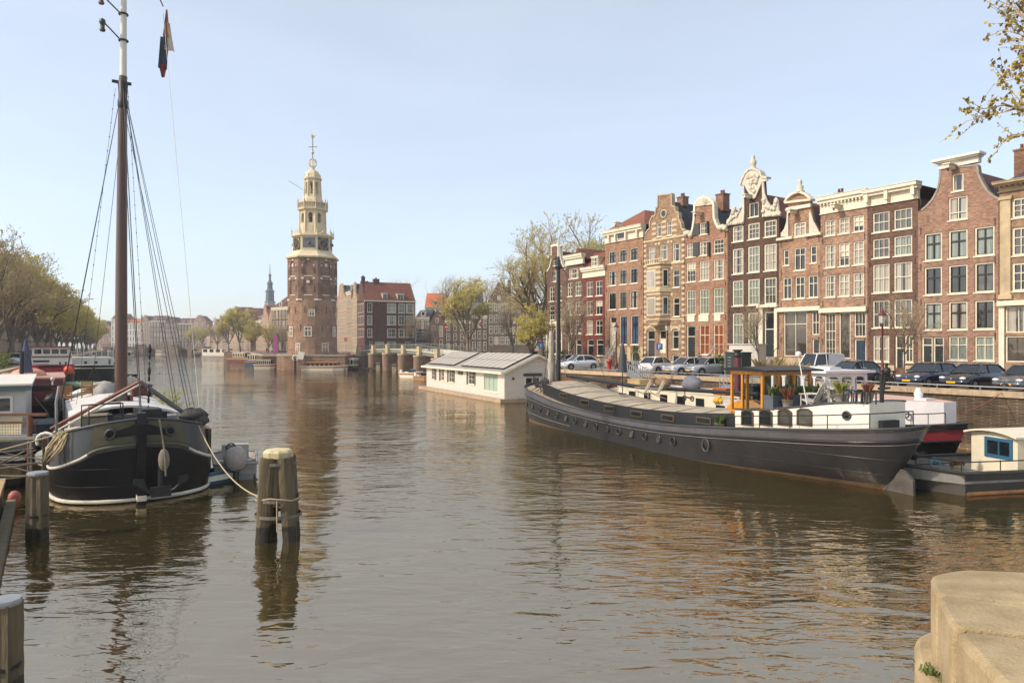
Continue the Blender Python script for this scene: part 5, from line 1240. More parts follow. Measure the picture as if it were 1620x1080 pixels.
# rudder and stern post
f = MB(); f.bar((29.55,0,-.6),(31.2,0,2.3), .16, .3); f.plate([(29.7,-.7),(31.25,-.7),(31.2,.55),(30.9,.85),(30.2,1.05),(29.75,1.15)], [], -.06, .06); f.build('rudder', mat('rudder_grey', '#4a4640', .7, var=.5, scale=2), barge)
f = MB()
for k, (a, c) in enumerate([(4.0+i*2.18, 4.0+(i+1)*2.18-.22) for i in range(9)]):     # hatch boards, slightly cambered
    for q0, q1 in ((0,.5),(.5,1)):
        pass
    n = 6; ps = []
    for j in range(n+1):
        y = -1.85+3.7*j/n; zz = .72+.17*(1-(abs(y)/1.85)**2)
        ps.append((y, zz))
    zc = lambda x: zd_(min(1, x/31))-.14
    vs = [(a, y, zc(a)+z+.02) for y, z in ps]+[(c, y, zc(c)+z+.02) for y, z in ps]+[(a, y, zc(a)+z-.05) for y, z in ps]+[(c, y, zc(c)+z-.05) for y, z in ps]; m_ = n+1
    fs = [(j, m_+j, m_+j+1, j+1) for j in range(n)]+[(2*m_+j, 2*m_+j+1, 3*m_+j+1, 3*m_+j) for j in range(n)]+[(j, j+1, 2*m_+j+1, 2*m_+j) for j in range(n)]+[(m_+j, 3*m_+j, 3*m_+j+1, m_+j+1) for j in range(n)]
    hb = MB(); hb.add(vs, fs); hb.build('hatch_board', HATCH, barge)
ub = MB(); n = 6
for i in range(24):
    a, c = 4.0+19.5*i/24, 4.0+19.5*(i+1)/24
    ps = [(-1.84+3.68*j/n, .63+.17*(1-(abs(-1.84+3.68*j/n)/1.84)**2)) for j in range(n+1)]
    ub.add([(a,y,zc(a)+z) for y,z in ps]+[(c,y,zc(c)+z) for y,z in ps], [(j,n+1+j,n+2+j,j+1) for j in range(n)])
ub.build('dark_gap_sheet', BLACK, barge)  # black sheet added under the boards, shade of their gaps as plain colour
f = MB(); N_ = 30
for sd in (-1, 1):
    for i in range(N_):
        a, c = 3.9+19.8*i/N_, 3.9+19.8*(i+1)/N_; y = sd*1.9
        f.add([(a,y,zc(a)),(c,y,zc(c)),(c,y,zc(c)+.76),(a,y,zc(a)+.76),(a,y-sd*.08,zc(a)),(c,y-sd*.08,zc(c)),(c,y-sd*.08,zc(c)+.76),(a,y-sd*.08,zc(a)+.76)], [(0,1,2,3),(4,7,6,5),(3,2,6,7)])
f.box(3.9, 3.98, -1.82, 1.82, zc(3.9), zc(3.9)+.85); f.box(23.6, 23.68, -1.82, 1.82, zc(23.6), zc(23.6)+.88); f.build('hatch_coaming', mat('coaming_black', '#26282a', .4, var=.3, scale=1), barge)
for i in range(6):
    a = 6.5+i*2.9; f = MB(); f.box(a, a+1.1, -1.95, -1.902, zc(a)+.28, zc(a)+.6); w_ = f.build('window', mat('brass_frame', '#5c4a30', .5, var=.2), barge); f = MB(); f.box(a+.07, a+1.03, -1.965, -1.952, zc(a)+.33, zc(a)+.55); f.build('pane', G_DARK, w_)
# aft cabin (white), following the hull
def cab(s0, s1, n, ins, z0f, z1f, mb_, m=0, close=True):
    pts = []
    for i in range(n+1):
        s = s0+(s1-s0)*i/n; x, y, z = PB(s, 1, 1); pts.append((x, max(.05, y-ins), z, s))
    for i in range(n):
        (x0,y0,za,sa), (x1,y1,zb_,sb) = pts[i], pts[i+1]
        for sd in (-1, 1): mb_.add([(x0,sd*y0,z0f(x0,za)),(x1,sd*y1,z0f(x1,zb_)),(x1,sd*y1,z1f(x1,zb_)),(x0,sd*y0,z1f(x0,za))], [(0,1,2,3)], m, True)
        mb_.add([(x0,-y0,z1f(x0,za)),(x1,-y1,z1f(x1,zb_)),(x1,y1,z1f(x1,zb_)),(x0,y0,z1f(x0,za))], [(0,1,2,3)], 1, False)
    x,y,z,s = pts[0]; mb_.add([(x,-y,z0f(x,z)),(x,y,z0f(x,z)),(x,y,z1f(x,z)),(x,-y,z1f(x,z))], [(0,1,2,3)], m)
    x,y,z,s = pts[-1]; mb_.add([(x,-y,z0f(x,z)),(x,y,z0f(x,z)),(x,y,z1f(x,z)),(x,-y,z1f(x,z))], [(0,1,2,3)], m)
    return pts
ztop = lambda x: sinterp([(23,2.62),(25,2.72),(27,2.98),(29,3.3),(31.3,3.42)], x)
f = MB(); cp = cab(.765, .935, 16, .55, lambda x, z: z-.3, lambda x, z: ztop(x), f); f.build('aft_cabin', [WHB, mat('cabin_roof', '#8c8a86', .7, var=.2)], barge)
f = MB()
for sd in (-1, 1): f.tube([(x, sd*y, ztop(x)+.02) for x, y, z, s in cp], .05, 5)
f.build('cabin_edge', DGREY, barge)
def cabside(x, off=0.0):
    for (a, b_) in zip(cp, cp[1:]):
        if a[0] <= x <= b_[0]:
            t = (x-a[0])/(b_[0]-a[0]); y = a[1]+(b_[1]-a[1])*t; d = Vector((b_[0]-a[0], -(b_[1]-a[1]), 0)).normalized(); nn = Vector((d.y, -d.x, 0))
            return Vector((x, -y, 0))+nn*off, d, nn
    return Vector((x, -1.9, 0)), Vector((1,0,0)), Vector((0,-1,0))
for i, x in enumerate((24.55, 25.6, 26.6, 27.55)):
    w, h_ = .36, .7; p, d, nn = cabside(x); z0 = zd_(x/31.6)+.12
    T = lambda u, y, z: tuple(p+d*u-nn*y+Vector((0,0,z)))
    pl = [(-w,z0),(w,z0),(w,z0+h_*.85),(w*.5,z0+h_),(-w*.5,z0+h_),(-w,z0+h_*.85)]; pi = [(u*.8, z0+.06+(z-z0)*.84) for u, z in pl]
    f = MB(); f.plate(pl, [pi], -.05, .03, 0, False, None, T); w_ = f.build('window', mat('dark_wood_frame','#4a3826',.5,var=.2), barge); f = MB(); f.plate(pi, [], -.02, .0, 0, False, None, T); f.build('pane', G_MID if i > 1 else G_DARK, w_)
p, d, nn = cabside(29.3, .03); c = p+Vector((0,0,2.85)); f = MB(); f.tube([c+(d*math.cos(2*math.pi*j/12)+Vector((0,0,1))*math.sin(2*math.pi*j/12))*.15 for j in range(13)], .04, 5); po = f.build('porthole', DGREY, barge)
f = MB(); f.add([c+(d*math.cos(2*math.pi*j/12)+Vector((0,0,1))*math.sin(2*math.pi*j/12))*.14 for j in range(12)], [tuple(range(12))]); f.build('pane', G_DARK, po)
# deck rail round the stern
f = MB(); pr = None
for i in range(13):
    s = .74+.245*i/12; x, y, z = PB(s, 1, -1); top = (x, y+.05, z+.5+.1*(i/12))
    if i % 2 == 0: f.tube([(x, y+.05, z), top], .022, 5)
    if pr: f.tube([pr, top], .024, 5)
    pr = top
f.build('handrail', IRON, barge)
# wheelhouse
wh0, wh1, wy0, wy1, wz = 23.25, 25.3, -1.75, 1.0, 1.45
f = MB(); zr_ = 4.42
for x, y in ((wh0,wy0),(wh0+.7,wy0),(wh1-.1,wy0),(wh1-.1,wy1),(wh0,wy1),(wh1-.1,wy0+.9),(wh1-.1,wy0+1.8),(wh0,wy0+.9),(wh0,wy0+1.8)): f.box(x, x+.11, y, y+.11, wz, zr_)
f.box(wh0, wh1+.01, wy0-.01, wy0+.1, zr_-.16, zr_-.002); f.box(wh0, wh1+.01, wy0-.005, wy0+.09, 2.5, 2.62); f.box(wh1-.11, wh1+.012, wy0, wy1+.1, zr_-.18, zr_-.004); f.box(wh1-.1, wh1+.005, wy0, wy1+.1, 2.55, 2.67)
f.box(wh0+.11, wh0+.7, wy0+.02, wy0+.08, wz, 2.5); f.box(wh0, wh0+.09, wy0, wy1, wz, 2.62); f.box(wh0-.003, wh0+.1, wy0, wy1+.1, zr_-.18, zr_-.004); f.box(wh1-.08, wh1-.01, wy0+.1, wy1, 2.0, 2.55)
whs = f.build('wheelhouse', WOODO, barge)
f = MB(); f.plate([(wh0-.35,zr_),(wh1+.5,zr_),(wh1+.5,zr_+.07),((wh0+wh1)/2,zr_+.2),(wh0-.35,zr_+.07)], [], wy0-.25, wy1+.35); f.build('roof', BLACK, whs)
GW = bpy.data.materials.new('clear_glass'); GW.use_nodes = True; p_ = GW.node_tree.nodes['Principled BSDF']; p_.inputs['Base Color'].default_value = (.8,.85,.85,1); p_.inputs['Transmission Weight'].default_value = 1; p_.inputs['Roughness'].default_value = .01; p_.inputs['IOR'].default_value = 1.02; p_.inputs['Coat Weight'].default_value = .6; p_.inputs['Coat Roughness'].default_value = .02
f = MB(); f.box(wh0+.8, wh1-.12, wy0+.04, wy0+.055, 2.62, zr_-.18); f.build('pane', GW, whs)
f = MB(); f.box(wh1-.06, wh1-.045, wy0+.12, wy1-.02, 2.67, zr_-.18); f.build('pane', GW, whs)
f = MB(); f.tube([(wh0+1.1+.0, -.4+.42*math.cos(2*math.pi*i/12), 2.9+.42*math.sin(2*math.pi*i/12)) for i in range(13)], .03, 5)
for i in range(4): a = math.pi*i/4; f.bar((wh0+1.1,-.4-.5*math.cos(a),2.9-.5*math.sin(a)),(wh0+1.1,-.4+.5*math.cos(a),2.9+.5*math.sin(a)),.03,.03)
f.box(wh0+1.12, wh0+1.25, -.5, -.3, 1.6, 3.0); f.build('steering_wheel', WOODT, whs)
# mast, boom, rigging of the barge
f = MB(); f.tube([(2.6,0,2.0),(2.6,0,11.4),(2.6,0,12.1)], [.17,.13,.1], 10); f.tube([(2.45,0,11.1),(2.35,.3,11.9)], .04, 5); f.bar((2.6,-.55,11.3),(2.6,.55,11.3), .1, .08); f.ball((2.6,0,11.35), .25); ma = f.build('mast', BLACK, barge)
f = MB(); f.tube([(2.6,0,12.0),(2.6,0,13.3)], [.1,.07], 8); f.build('mast_top', PALE, ma)
f = MB(); f.lathe([(.18,0),(.34,.3),(.25,1.0),(.33,1.6),(.2,2.6),(.28,3.2),(.16,4.2)], 8, (2.15,-.35,2.4)); f.build('furled_cover', mat('canvas_pale', '#a89f8e', .9, var=.35, scale=4), ma)
f = MB(); f.tube([(3.0,.5,3.3),(12,.9,2.95),(21.5,1.5,3.1)], [.12,.13,.1], 8); f.build('boom', BLACK, barge)
for (a, c) in (((2.6,-.4,11.3),(6.2,-2.5,1.9)),((2.6,-.4,11.3),(5.2,-2.5,2.0)),((2.6,.4,11.3),(6,2.5,1.9)),((2.6,0,11.4),(.2,0,2.8)),((2.6,.1,11.4),(14,1.2,3.1))):
    f = MB(); f.tube([a, c], .014, 3); f.build('stay', IRON, barge)
# stern gear: white staff with globe lamp, davit, winch
f = MB(); f.tube([(27.6,-1.5,2.95),(27.2,-1.6,5.15)], .025, 5); st = f.build('flag_staff', WHITE, barge); f = MB(); f.ball((27.2,-1.6,5.2), .13, 0, 8); f.build('lamp', WHITE, st)
f = MB(); f.box(29.5,30.3,-.5,.4,2.3,2.7); f.tube([(30,-.2,2.3),(30,-.2,4.4)], .08, 6); f.tube([(30,-.2,3.4),(30.3,-.3,4.9)], .05, 5); f.tube([(29.85,-.2,3.9),(30.35,-.2,3.95)], .05, 5); f.ball((30.3,-.3,4.6), .16, 0, 6); f.build('stern_winch', IRON, barge)
# things standing on the barge
def barge_pt(x, y, z): return tuple(Vector((bo.x+ex*x-ey*y, bo.y+ey*x+ex*y, z)))
def planter(loc, rz, lb):
    t = thing('planter', lb, 'planter', loc, rz, 'grey planters on the barge roof'); f = MB(); f.box(-.5,.5,-.28,.28,0,.58); f.box(-.53,.53,-.31,.31,.52,.6); f.box(-.16,.16,-.29,-.283,.3,.36,1); f.build('box', [mat('planter_grey','#4c5259',.6,var=.15), BLACK], t)
    f = MB(); rn = random.Random(int(loc[0]*100))
    for k in range(60):
        a = rn.uniform(0,6.28); l_ = rn.uniform(.15,.5); p = Vector((rn.uniform(-.45,.45), rn.uniform(-.2,.2), .55)); q_ = p+Vector((math.cos(a)*l_*.5, math.sin(a)*l_*.5, l_)); s_ = Vector((-math.sin(a), math.cos(a), 0))*.03
        f.add([p-s_, p+s_, q_+s_*2, q_-s_*2], [(0,1,2,3)])
    f.build('foliage', mat('box_leaves','#4d5a28',.8,var=.4), t); return t
for k, (x, y, lb) in enumerate(((25.75,-1.35,'grey planter at the open front corner of the wheelhouse'),(25.75,-.25,'middle grey planter behind the wheelhouse'),(25.75,.85,'far grey planter behind the wheelhouse'))): planter(barge_pt(x, y, ztop(25.7)+.01), brz+R(90), lb)
def adirondack(loc, rz, lb, col=WHITE, group=None):
    t = thing('deck_chair', lb, 'chair', loc, rz, group)
    f = MB()
    for i in range(5): y = -.24+.12*i; f.bar((0,y,.36),(-.48,y,.24), .1, .025)
    f.build('seat', col, t); f = MB()
    for i in range(5):
        y = -.24+.12*i; hh = 1.0-.06*abs(i-2)**1.6; f.bar((-.42,y,.26),(-.78,y*1.15,.26+hh*.8), .1, .025)
    f.build('backrest', col, t)
    for sd in (-1, 1):
        f = MB(); f.bar((-.65,sd*.34,.6),(.1,sd*.36,.58), .12, .03); f.build('armrest', col, t)
        f = MB(); f.bar((.05,sd*.3,0),(.05,sd*.3,.57), .08, .03); f.build('leg', col, t)
        f = MB(); f.bar((.05,sd*.29,.35),(-.85,sd*.29,.0), .09, .03); f.build('leg', col, t)
    return t
CHW = mat('chair_offwhite', '#b7afa3', .6, var=.15)
adirondack(barge_pt(26.9,-.9,ztop(26.9)), brz+R(200), 'pale slatted deck chair seen from behind on the barge cabin roof', CHW, 'pale slatted chairs on the barge')
adirondack(barge_pt(27.9,-.3,ztop(27.9)), brz+R(-20), 'pale slatted deck chair beside the potted grass on the barge roof', CHW, 'pale slatted chairs on the barge')
adirondack(barge_pt(26.9,.9,ztop(26.9)), brz+R(160), 'pale slatted deck chair on the far side of the barge roof', CHW, 'pale slatted chairs on the barge')
for k, x in enumerate((13.3, 14.6)):
    adirondack(barge_pt(x,-.2,2.45), brz+R(250), ['left','right'][k]+' of two cream folding sun chairs on the barge hatch', HATCH, 'sun chairs on the barge hatch')
for k, x in enumerate((1.6, 2.6)): adirondack(barge_pt(x+1.2,-1.4,2.25), brz+R(100+30*k), ['outer','inner'][k]+' grey chair on the bow deck of the barge', DGREY, 'grey chairs on the barge bow')
def grass_pot(loc, lb, r=.25, hh=.7, m='#8a7b3f', potm=None, n=110, name='potted_grass'):
    t = thing(name, lb, 'plant', loc); f = MB(); f.lathe([(r*.7,0),(r,r*1.5),(r*1.05,r*1.5),(r*.9,r*1.4),(.01,r*1.4)], 10); f.build('pot', potm or STONE2, t)
    rn = random.Random(int(abs(loc[0])*37+loc[1])); f = MB()
    for k in range(n):
        a = rn.uniform(0,6.28); l_ = hh*rn.uniform(.6,1.2); b_ = rn.uniform(.1,.6); p = Vector((math.cos(a)*r*.5*rn.random(), math.sin(a)*r*.5*rn.random(), r*1.4)); q1 = p+Vector((math.cos(a)*l_*b_*.3, math.sin(a)*l_*b_*.3, l_*.6)); q2 = p+Vector((math.cos(a)*l_*b_, math.sin(a)*l_*b_, l_)); s_ = Vector((-math.sin(a), math.cos(a), 0))*.012
        f.add([p-s_, p+s_, q1+s_*1.2, q2, q1-s_*1.2], [(0,1,2,3,4)])
    f.build('foliage', mat('grass'+m, m, .85, var=.35), t); return t
grass_pot(barge_pt(28.7,-.9,ztop(28.7)), 'yellow green tuft of grass in a pot on the barge roof', hh=.5, m='#7f8038')
grass_pot(barge_pt(29.2,0,ztop(29.2)), 'reddish dry plant in a pot near the barge stern', m='#7a4a34', hh=.4)
grass_pot(barge_pt(26.3,-1.3,ztop(26.3)), 'reddish shrub in a low pot beside the grey planters', m='#7a4a34', hh=.5)
grass_pot(barge_pt(22.9,-2.1,1.55), 'grey vase with a green plant on the barge side deck', m='#556b2c', hh=.4)
f = MB(); f.box(-.35,.35,-.35,.35,.68,.73); f.tube([(0,0,0),(0,0,.7)], .04, 6); f.lathe([(.25,0),(.22,.04)], 8); t = f.build('side_table', CHW, None, barge_pt(27.5,.0,ztop(27.5)), brz); tag(t, 'small pale table between the deck chairs on the barge', 'table')
f = MB()
for x0 in (-.3, .3):
    for k in range(3): f.tube([(x0-.25+.25*k,-.18,.0),(x0-.25+.25*k,-.18,.4),(x0-.2+.25*k,0,.5),(x0-.15+.25*k,.18,.4),(x0-.15+.25*k,.18,0)], .03, 5)
tag(f.build('wire_basket', BLACK, None, barge_pt(29.6,-1.0,ztop(29.4)), brz), 'black wire basket of cushions at the end of the barge roof', 'basket')
f = MB(); f.plate([(-.75,0),(.75,0),(.75,.3),(0,.62),(-.75,.3)], [], -.5, .5); tag(f.build('skylight_box', WOODO, None, barge_pt(21.6,.6,2.2), brz), 'varnished wooden skylight box in front of the wheelhouse', 'skylight')
f = MB(); f.box(-.5,.5,-.3,.3,0,.55); f.bar((-.45,-.2,.55),(-.45,-.2,1.0),.06,.06); f.bar((.45,-.2,.55),(.45,-.2,1.0),.06,.06); f.bar((-.5,-.2,.8),(.5,-.2,.8),.3,.05); tag(f.build('bench', WOODT, None, barge_pt(21.0,2.2,1.9), brz), 'small wooden bench with slatted back beyond the skylight box', 'bench')
f = MB(); f.ball((0,0,.3), .3, 0, 8, (1.2,.8,1)); f.ball((.3,.1,.55), .16); f.ball((.45,.1,.25), .22); f.ball((-.35,0,.2), .2); tag(f.build('toy_figure', mat('toy_yellow','#c99a1e',.5,var=.2), None, barge_pt(18.9,1.1,2.45), brz), 'small yellow lumpy figure on the barge hatch', 'toy').scale = (.55,.55,.6)
t = thing('scooter', 'tiny dark child scooter lying on the hatch boards', 'scooter', barge_pt(17.6,.0,2.55), brz); f = MB(); f.tube([(0,0,.2),(.6,0,.15)], .05, 6); f.tube([(0,0,.15),(-.05,0,.6)], .03, 6); f.bar((-.05,-.2,.6),(-.05,.2,.6),.04,.04); f.build('frame', mat('maroon','#4a2026',.5), t)
for x in (-.05,.6): f = MB(); f.tube([(x+.13*math.cos(a*math.pi/5),0,.14+.13*math.sin(a*math.pi/5)) for a in range(11)], .035, 5); f.build('wheel', RUBBER, t)
t = thing('parasol', 'tall closed charcoal parasol standing on the barge hatch', 'parasol', barge_pt(11.0,.2,2.45), brz); f = MB(); f.tube([(0,0,0),(0,0,3.3)], .03, 6); f.lathe([(.25,0),(.25,.06)], 10); f.build('pole', IRON, t); f = MB(); f.lathe([(.32,1.4),(.28,1.7),(.2,2.5),(.08,3.2),(.02,3.35)], 10); f.build('canopy', DGREY, t)
# ---------- second ship, moored outside behind the grey barge
R2 = Vector((19.7,30.9,0))
def ship_frame(R_, L_): o_ = R_-Vector((ex, ey, 0))*L_; return o_
o2 = ship_frame(R2, 27.5); s2 = thing('barge', 'cream and white barge with dark red stern band moored behind the grey one', 'barge', tuple(o2), brz)
wl2 = full([(0,.5,0),(.04,.9,1.2),(.1,2.2,2.1),(.25,7,2.4),(.6,17,2.4),(.75,20.5,2.1),(.85,23,1.2),(.93,25,.3),(1,26,.05)]); dk2 = full([(0,0,0),(.04,.5,1.6),(.1,2.0,2.4),(.25,7,2.6),(.6,17,2.6),(.75,21,2.5),(.87,24.5,2.1),(.95,26.7,1.2),(1,27.6,0)])
zd2 = lambda s: sinterp([(0,2.6),(.15,2.1),(.4,1.6),(.7,1.6),(.9,1.95),(1,2.2)], s)
REDB = mat('dark_red_paint', '#8c3038', .5, var=.2, scale=1)
P2 = hull(s2, wl2, dk2, zd2, HULLK, lambda s: interp([(0,1.2),(.6,1.0),(.8,.6),(1,.62)], s), 10, -.55, 36, matz=lambda v: 1 if v > .7 else 0, mats=[HULLK, REDB, DGREY], bul=.25, deckm=mat('cream_deck','#c9bd9c',.7,var=.2,scale=1))
rail_line(P2, .7, 40, .05, HULLK, s2)
def cab2(s0, s1, n, ins, z0, z1, name, mw, mr, Pf=P2, par=s2):
    f = MB(); pts = []
    for i in range(n+1):
        x, y, z = Pf(s0+(s1-s0)*i/n, 1, 1); pts.append((x, max(.2, y-ins)))
    for (x0,y0),(x1,y1) in zip(pts, pts[1:]):
        for sd in (-1,1): f.add([(x0,sd*y0,z0),(x1,sd*y1,z0),(x1,sd*y1,z1),(x0,sd*y0,z1)], [(0,1,2,3)])
        f.add([(x0,-y0,z1),(x1,-y1,z1),(x1,y1,z1),(x0,y0,z1)], [(0,1,2,3)], 1)
    for (x,y) in (pts[0], pts[-1]): f.add([(x,-y,z0),(x,y,z0),(x,y,z1),(x,-y,z1)], [(0,1,2,3)])
    return f.build(name, [mw, mr], par), pts
LAV = mat('boat_white_cool', '#d3cfcd', .45, var=.12, scale=1)
cab2(.76, .955, 8, .7, 1.6, 3.05, 'aft_cabin', LAV, mat('cabin_pink','#c9a596',.6,var=.15))
for x, y in ((25.6,-1.15),(23.6,-1.72)): f = MB(); f.tube([(x+.14*math.cos(j*math.pi/6), y-.07, 2.45+.14*math.sin(j*math.pi/6)) for j in range(13)], .035, 5); f.build('porthole', DGREY, s2)
f = MB(); f.box(2.5,15.5,-1.9,1.9,1.4,2.5); f.box(2.45,15.55,-1.95,1.95,2.5,2.58); f.build('hold_cabin', mat('cream_cabin','#d6cbb0',.6,var=.15,scale=1), s2)
for i in range(6): f = MB(); f.box(4+i*1.9, 4.8+i*1.9, -1.93, -1.902, 1.75, 2.25); f.build('window', G_DARK, s2)
# wheelhouse with rounded windows
f = MB(); wx0, wx1 = 17.6, 21.3
hs = [[(a,2.95),(c,2.95),(c,3.85),(c-.12,3.97),(a+.12,3.97),(a,3.85)] for a, c in ((17.75,18.4),(18.6,19.7),(19.95,20.55),(20.65,21.2))]
f.plate([(wx0,1.5),(wx1,1.5),(wx1,4.15),(wx0,4.15)], hs, -1.5, -1.42); 
hs2 = [[(a,2.9),(c,2.9),(c,3.85),(c-.12,3.95),(a+.12,3.95),(a,3.85)] for a, c in ((-1.25,-.55),(-.35,.4),(.6,1.3))]
f.plate([(-1.42,1.5),(1.5,1.5),(1.5,4.15),(-1.42,4.15)], hs2, wx1-.08, wx1, 0, True, None, lambda x, y, z: (y, x, z)); f.plate([(wx0,1.5),(wx1-.09,1.5),(wx1-.09,4.15),(wx0,4.15)], hs, 1.42, 1.5); f.plate([(-1.41,1.5),(1.41,1.5),(1.41,4.15),(-1.41,4.15)], hs2, wx0, wx0+.08, 0, True, None, lambda x, y, z: (y, x, z))
w2 = f.build('wheelhouse', LAV, s2); f = MB(); f.box(wx0-.3, wx1+.3, -1.75, 1.75, 4.15, 4.27); f.box(19.6,20.6,-.4,.4,4.27,4.42); f.build('roof', LAV, w2)
f = MB(); f.box(18.6,19.5,.2,1.0,1.5,3.2); f.build('console', WOODT, w2)
f = MB(); f.box(25.3,25.9,-.3,.3,3.05,3.15); f.lathe([(.16,0),(.2,.25),(.1,.5)], 8, (25.3,0,3.1)); f.build('vent', LAV, s2)
f = MB(); pr = None
for i in range(13):
    s = .7+.27*i/12; x, y, z = P2(s, 1, -1); t_ = (x, y+.05, z+.5); f.tube([(x,y+.05,z),t_], .02, 4)
    if pr: f.tube([pr, t_], .022, 4)
    pr = t_
f.build('handrail', IRON, s2)
def s2pt(x, y, z): return tuple(Vector((o2.x+ex*x-ey*y, o2.y+ey*x+ex*y, z)))
f = MB(); f.ball((0,0,.2), .5, 0, 12, (3.4,1.5,.36)); f.tube([(-1.7,0,.2),(1.7,0,.2)], .06, 6); tag(f.build('covered_dinghy', mat('blue_tarp','#64799f',.6,var=.2,scale=3), None, s2pt(13.2,.2,2.7), brz), 'upturned dinghy under a pale blue tarp on the cream cabin', 'dinghy')
for k, (x, lb) in enumerate(((14.9,'big dry ornamental grass beside the metal stair frame'),(16.2,'second big dry ornamental grass on the cream barge'),(16.9,'third dry ornamental grass next to the black planter'))): grass_pot(s2pt(x,.8,2.3 if k else 2.55), lb, .4, 1.5, '#8f7d52', n=260)
f = MB(); f.box(-.7,.7,-.5,.5,0,.95); f.box(-.74,.74,-.54,.54,.9,.98); tag(f.build('planter', BLACK, None, s2pt(17.0,-.8,2.4), brz), 'big square black planter left of the varnished wheelhouse', 'planter')
t = thing('flue_pipe', 'tall dark red flue pipe with black cap between the barges', 'chimney', s2pt(15.2,-1.75,2.55)); f = MB(); f.tube([(0,0,-.5),(0,0,2.3)], .19, 10); f.build('pipe', mat('flue_red','#5f2a2c',.5,var=.3,scale=3), t); f = MB(); f.lathe([(.19,2.3),(.24,2.35),(.24,2.5),(.12,2.6),(.3,2.7),(.3,2.76)], 10); f.build('cap', IRON, t)
# boarding frames and gangway
def frame_rail(p, q, hh, lb, name='boarding_rail', cat='rail', n=3, cross=True):
    p, q = Vector(p), Vector(q); f = MB(); up = Vector((0,0,hh)); f.tube([p, p+up, q+up, q], .035, 6)
    f.tube([p+up*.55, q+up*.55], .025, 5)
    for i in range(1, n): c = p+(q-p)*i/n; f.tube([c, c+up], .022, 5)
    if cross: f.tube([p, q+up], .02, 5); f.tube([p+up, q], .02, 5)
    o_ = f.build(name, STEEL, None); return tag(o_, lb, cat)
frame_rail(s2pt(14.2,-1.2,2.55), s2pt(16.6,-1.2,2.55), 1.1, 'white tubular rail around the stair opening of the cream barge', cross=False)
frame_rail(s2pt(13.0,-1.2,2.55), s2pt(14.0,-1.2,2.55), 1.1, 'white crossed tube frame beside the blue covered dinghy')
g = thing('gangway', 'sloping aluminium gangway with side rails from quay to cream barge', 'gangway'); g0 = Vector(s2pt(1.6,1.2,2.5)); g1 = Vector((9.9,61.5,3.35)); dd = (g1-g0).normalized(); sd_ = Vector((dd.y,-dd.x,0)).normalized()*.45
f = MB(); f.bar(g0, g1, .9, .08); f.build('walkway', STEEL, g)
for sg in (-1, 1):
    f = MB(); a, c = g0+sd_*sg, g1+sd_*sg; up = Vector((0,0,.95)); f.tube([a+up, c+up], .04, 5); f.tube([a+up*.5, c+up*.5], .025, 5); n = 9
    for i in range(n+1): p_ = a+(c-a)*i/n; f.tube([p_, p_+up], .03, 5)
    for i in range(n): p_ = a+(c-a)*i/n; q_ = a+(c-a)*(i+1)/n; f.tube([p_, q_+up], .02, 4)
    f.build('side_rail', STEEL, g)
# ---------- small work boat, bottom right
wo3 = Vector((15.35,28.0,0)); d3 = Vector((.975,.22,0)); rz3 = math.atan2(.22,.975)
w3 = thing('workboat', 'small black workboat with cream cabin and blue framed window', 'boat', tuple(wo3), rz3)
def poly_hull(par, top, bot, z0, zt, m, name='hull', deckz=None, deckm=None, rim=.07):
    f = MB(); k = len(top); vs = [(x,y,z0) for x,y in bot]+[(x,y,zt[i] if isinstance(zt,list) else zt) for i,(x,y) in enumerate(top)]
    f.add(vs, [(i,(i+1)%k,k+(i+1)%k,k+i) for i in range(k)]); o_ = f.build(name, m, par)
    f = MB(); dz_ = deckz; cx_ = sum(x for x,_ in top)/k; cy_ = sum(y for _,y in top)/k
    f.add([(cx_+(x-cx_)*.985, cy_+(y-cy_)*.985, dz_) for x,y in top], [tuple(range(k))]); f.add([(cx_+(x-cx_)*.985, cy_+(y-cy_)*.985, dz_) for x,y in top]+[(cx_+(x-cx_)*.985, cy_+(y-cy_)*.985, zt[i] if isinstance(zt,list) else zt) for i,(x,y) in enumerate(top)], [(i,k+i,k+(i+1)%k,(i+1)%k) for i in range(k)])
    f.build('deck', deckm or DGREY, par); f = MB(); f.tube([(x,y,(zt[i] if isinstance(zt,list) else zt)) for i,(x,y) in enumerate(top)]+[(top[0][0],top[0][1],zt[0] if isinstance(zt,list) else zt)], rim, 6); f.build('rubbing_rim', m[0] if isinstance(m, list) else m, par); return o_
top3 = [(-.7,.4),(.9,-2.05),(9,-2.1),(9,2.0),(1.2,1.9),(-.5,1.0)]; bot3 = [(.1,.4),(1.1,-1.9),(9,-1.95),(9,1.9),(1.4,1.8),(.2,1.0)]
HW = mat('workboat_hull', '#26272a', .5, var=.4, scale=1.5, col2='#3c3a36', streak=.3)
poly_hull(w3, top3, bot3, -.5, [1.0,.85,.8,.8,.85,1.0], HW, deckz=.45, deckm=mat('deck_grey','#77756f',.8,var=.3,scale=3))
f = MB(); kb = bot3; f.tube([(x*1.0+(.02 if x>0 else -.02), y*1.03, .05) for x,y in kb[:3]], .1, 5); f.build('rusty_band', mat('rust','#6b4a2c',.9,var=.5,scale=4), w3)
f = MB(); f.tube([(-.6,.4,1.05),(-.5,.3,1.35),(.95,-1.95,1.25),(8.5,-2.0,1.2)], .025, 5)
for x, y in ((.1,-.6),(.9,-1.9),(2.6,-1.95),(4.2,-1.96)): f.tube([(x,y,.8),(x,y,1.28)], .02, 5)
f.build('handrail', IRON, w3)
cz0, cz1 = .45, 2.05; cx0 = 3.9
f = MB(); f.plate([(-1.5,cz0),(.6,cz0),(.6,cz1-.05),(-.4,cz1+.12),(-1.5,cz1-.05)], [rect(-1.2,-.15,1.2,1.8)], cx0, cx0+.07, 0, True, None, lambda x, y, z: (y, x, z))
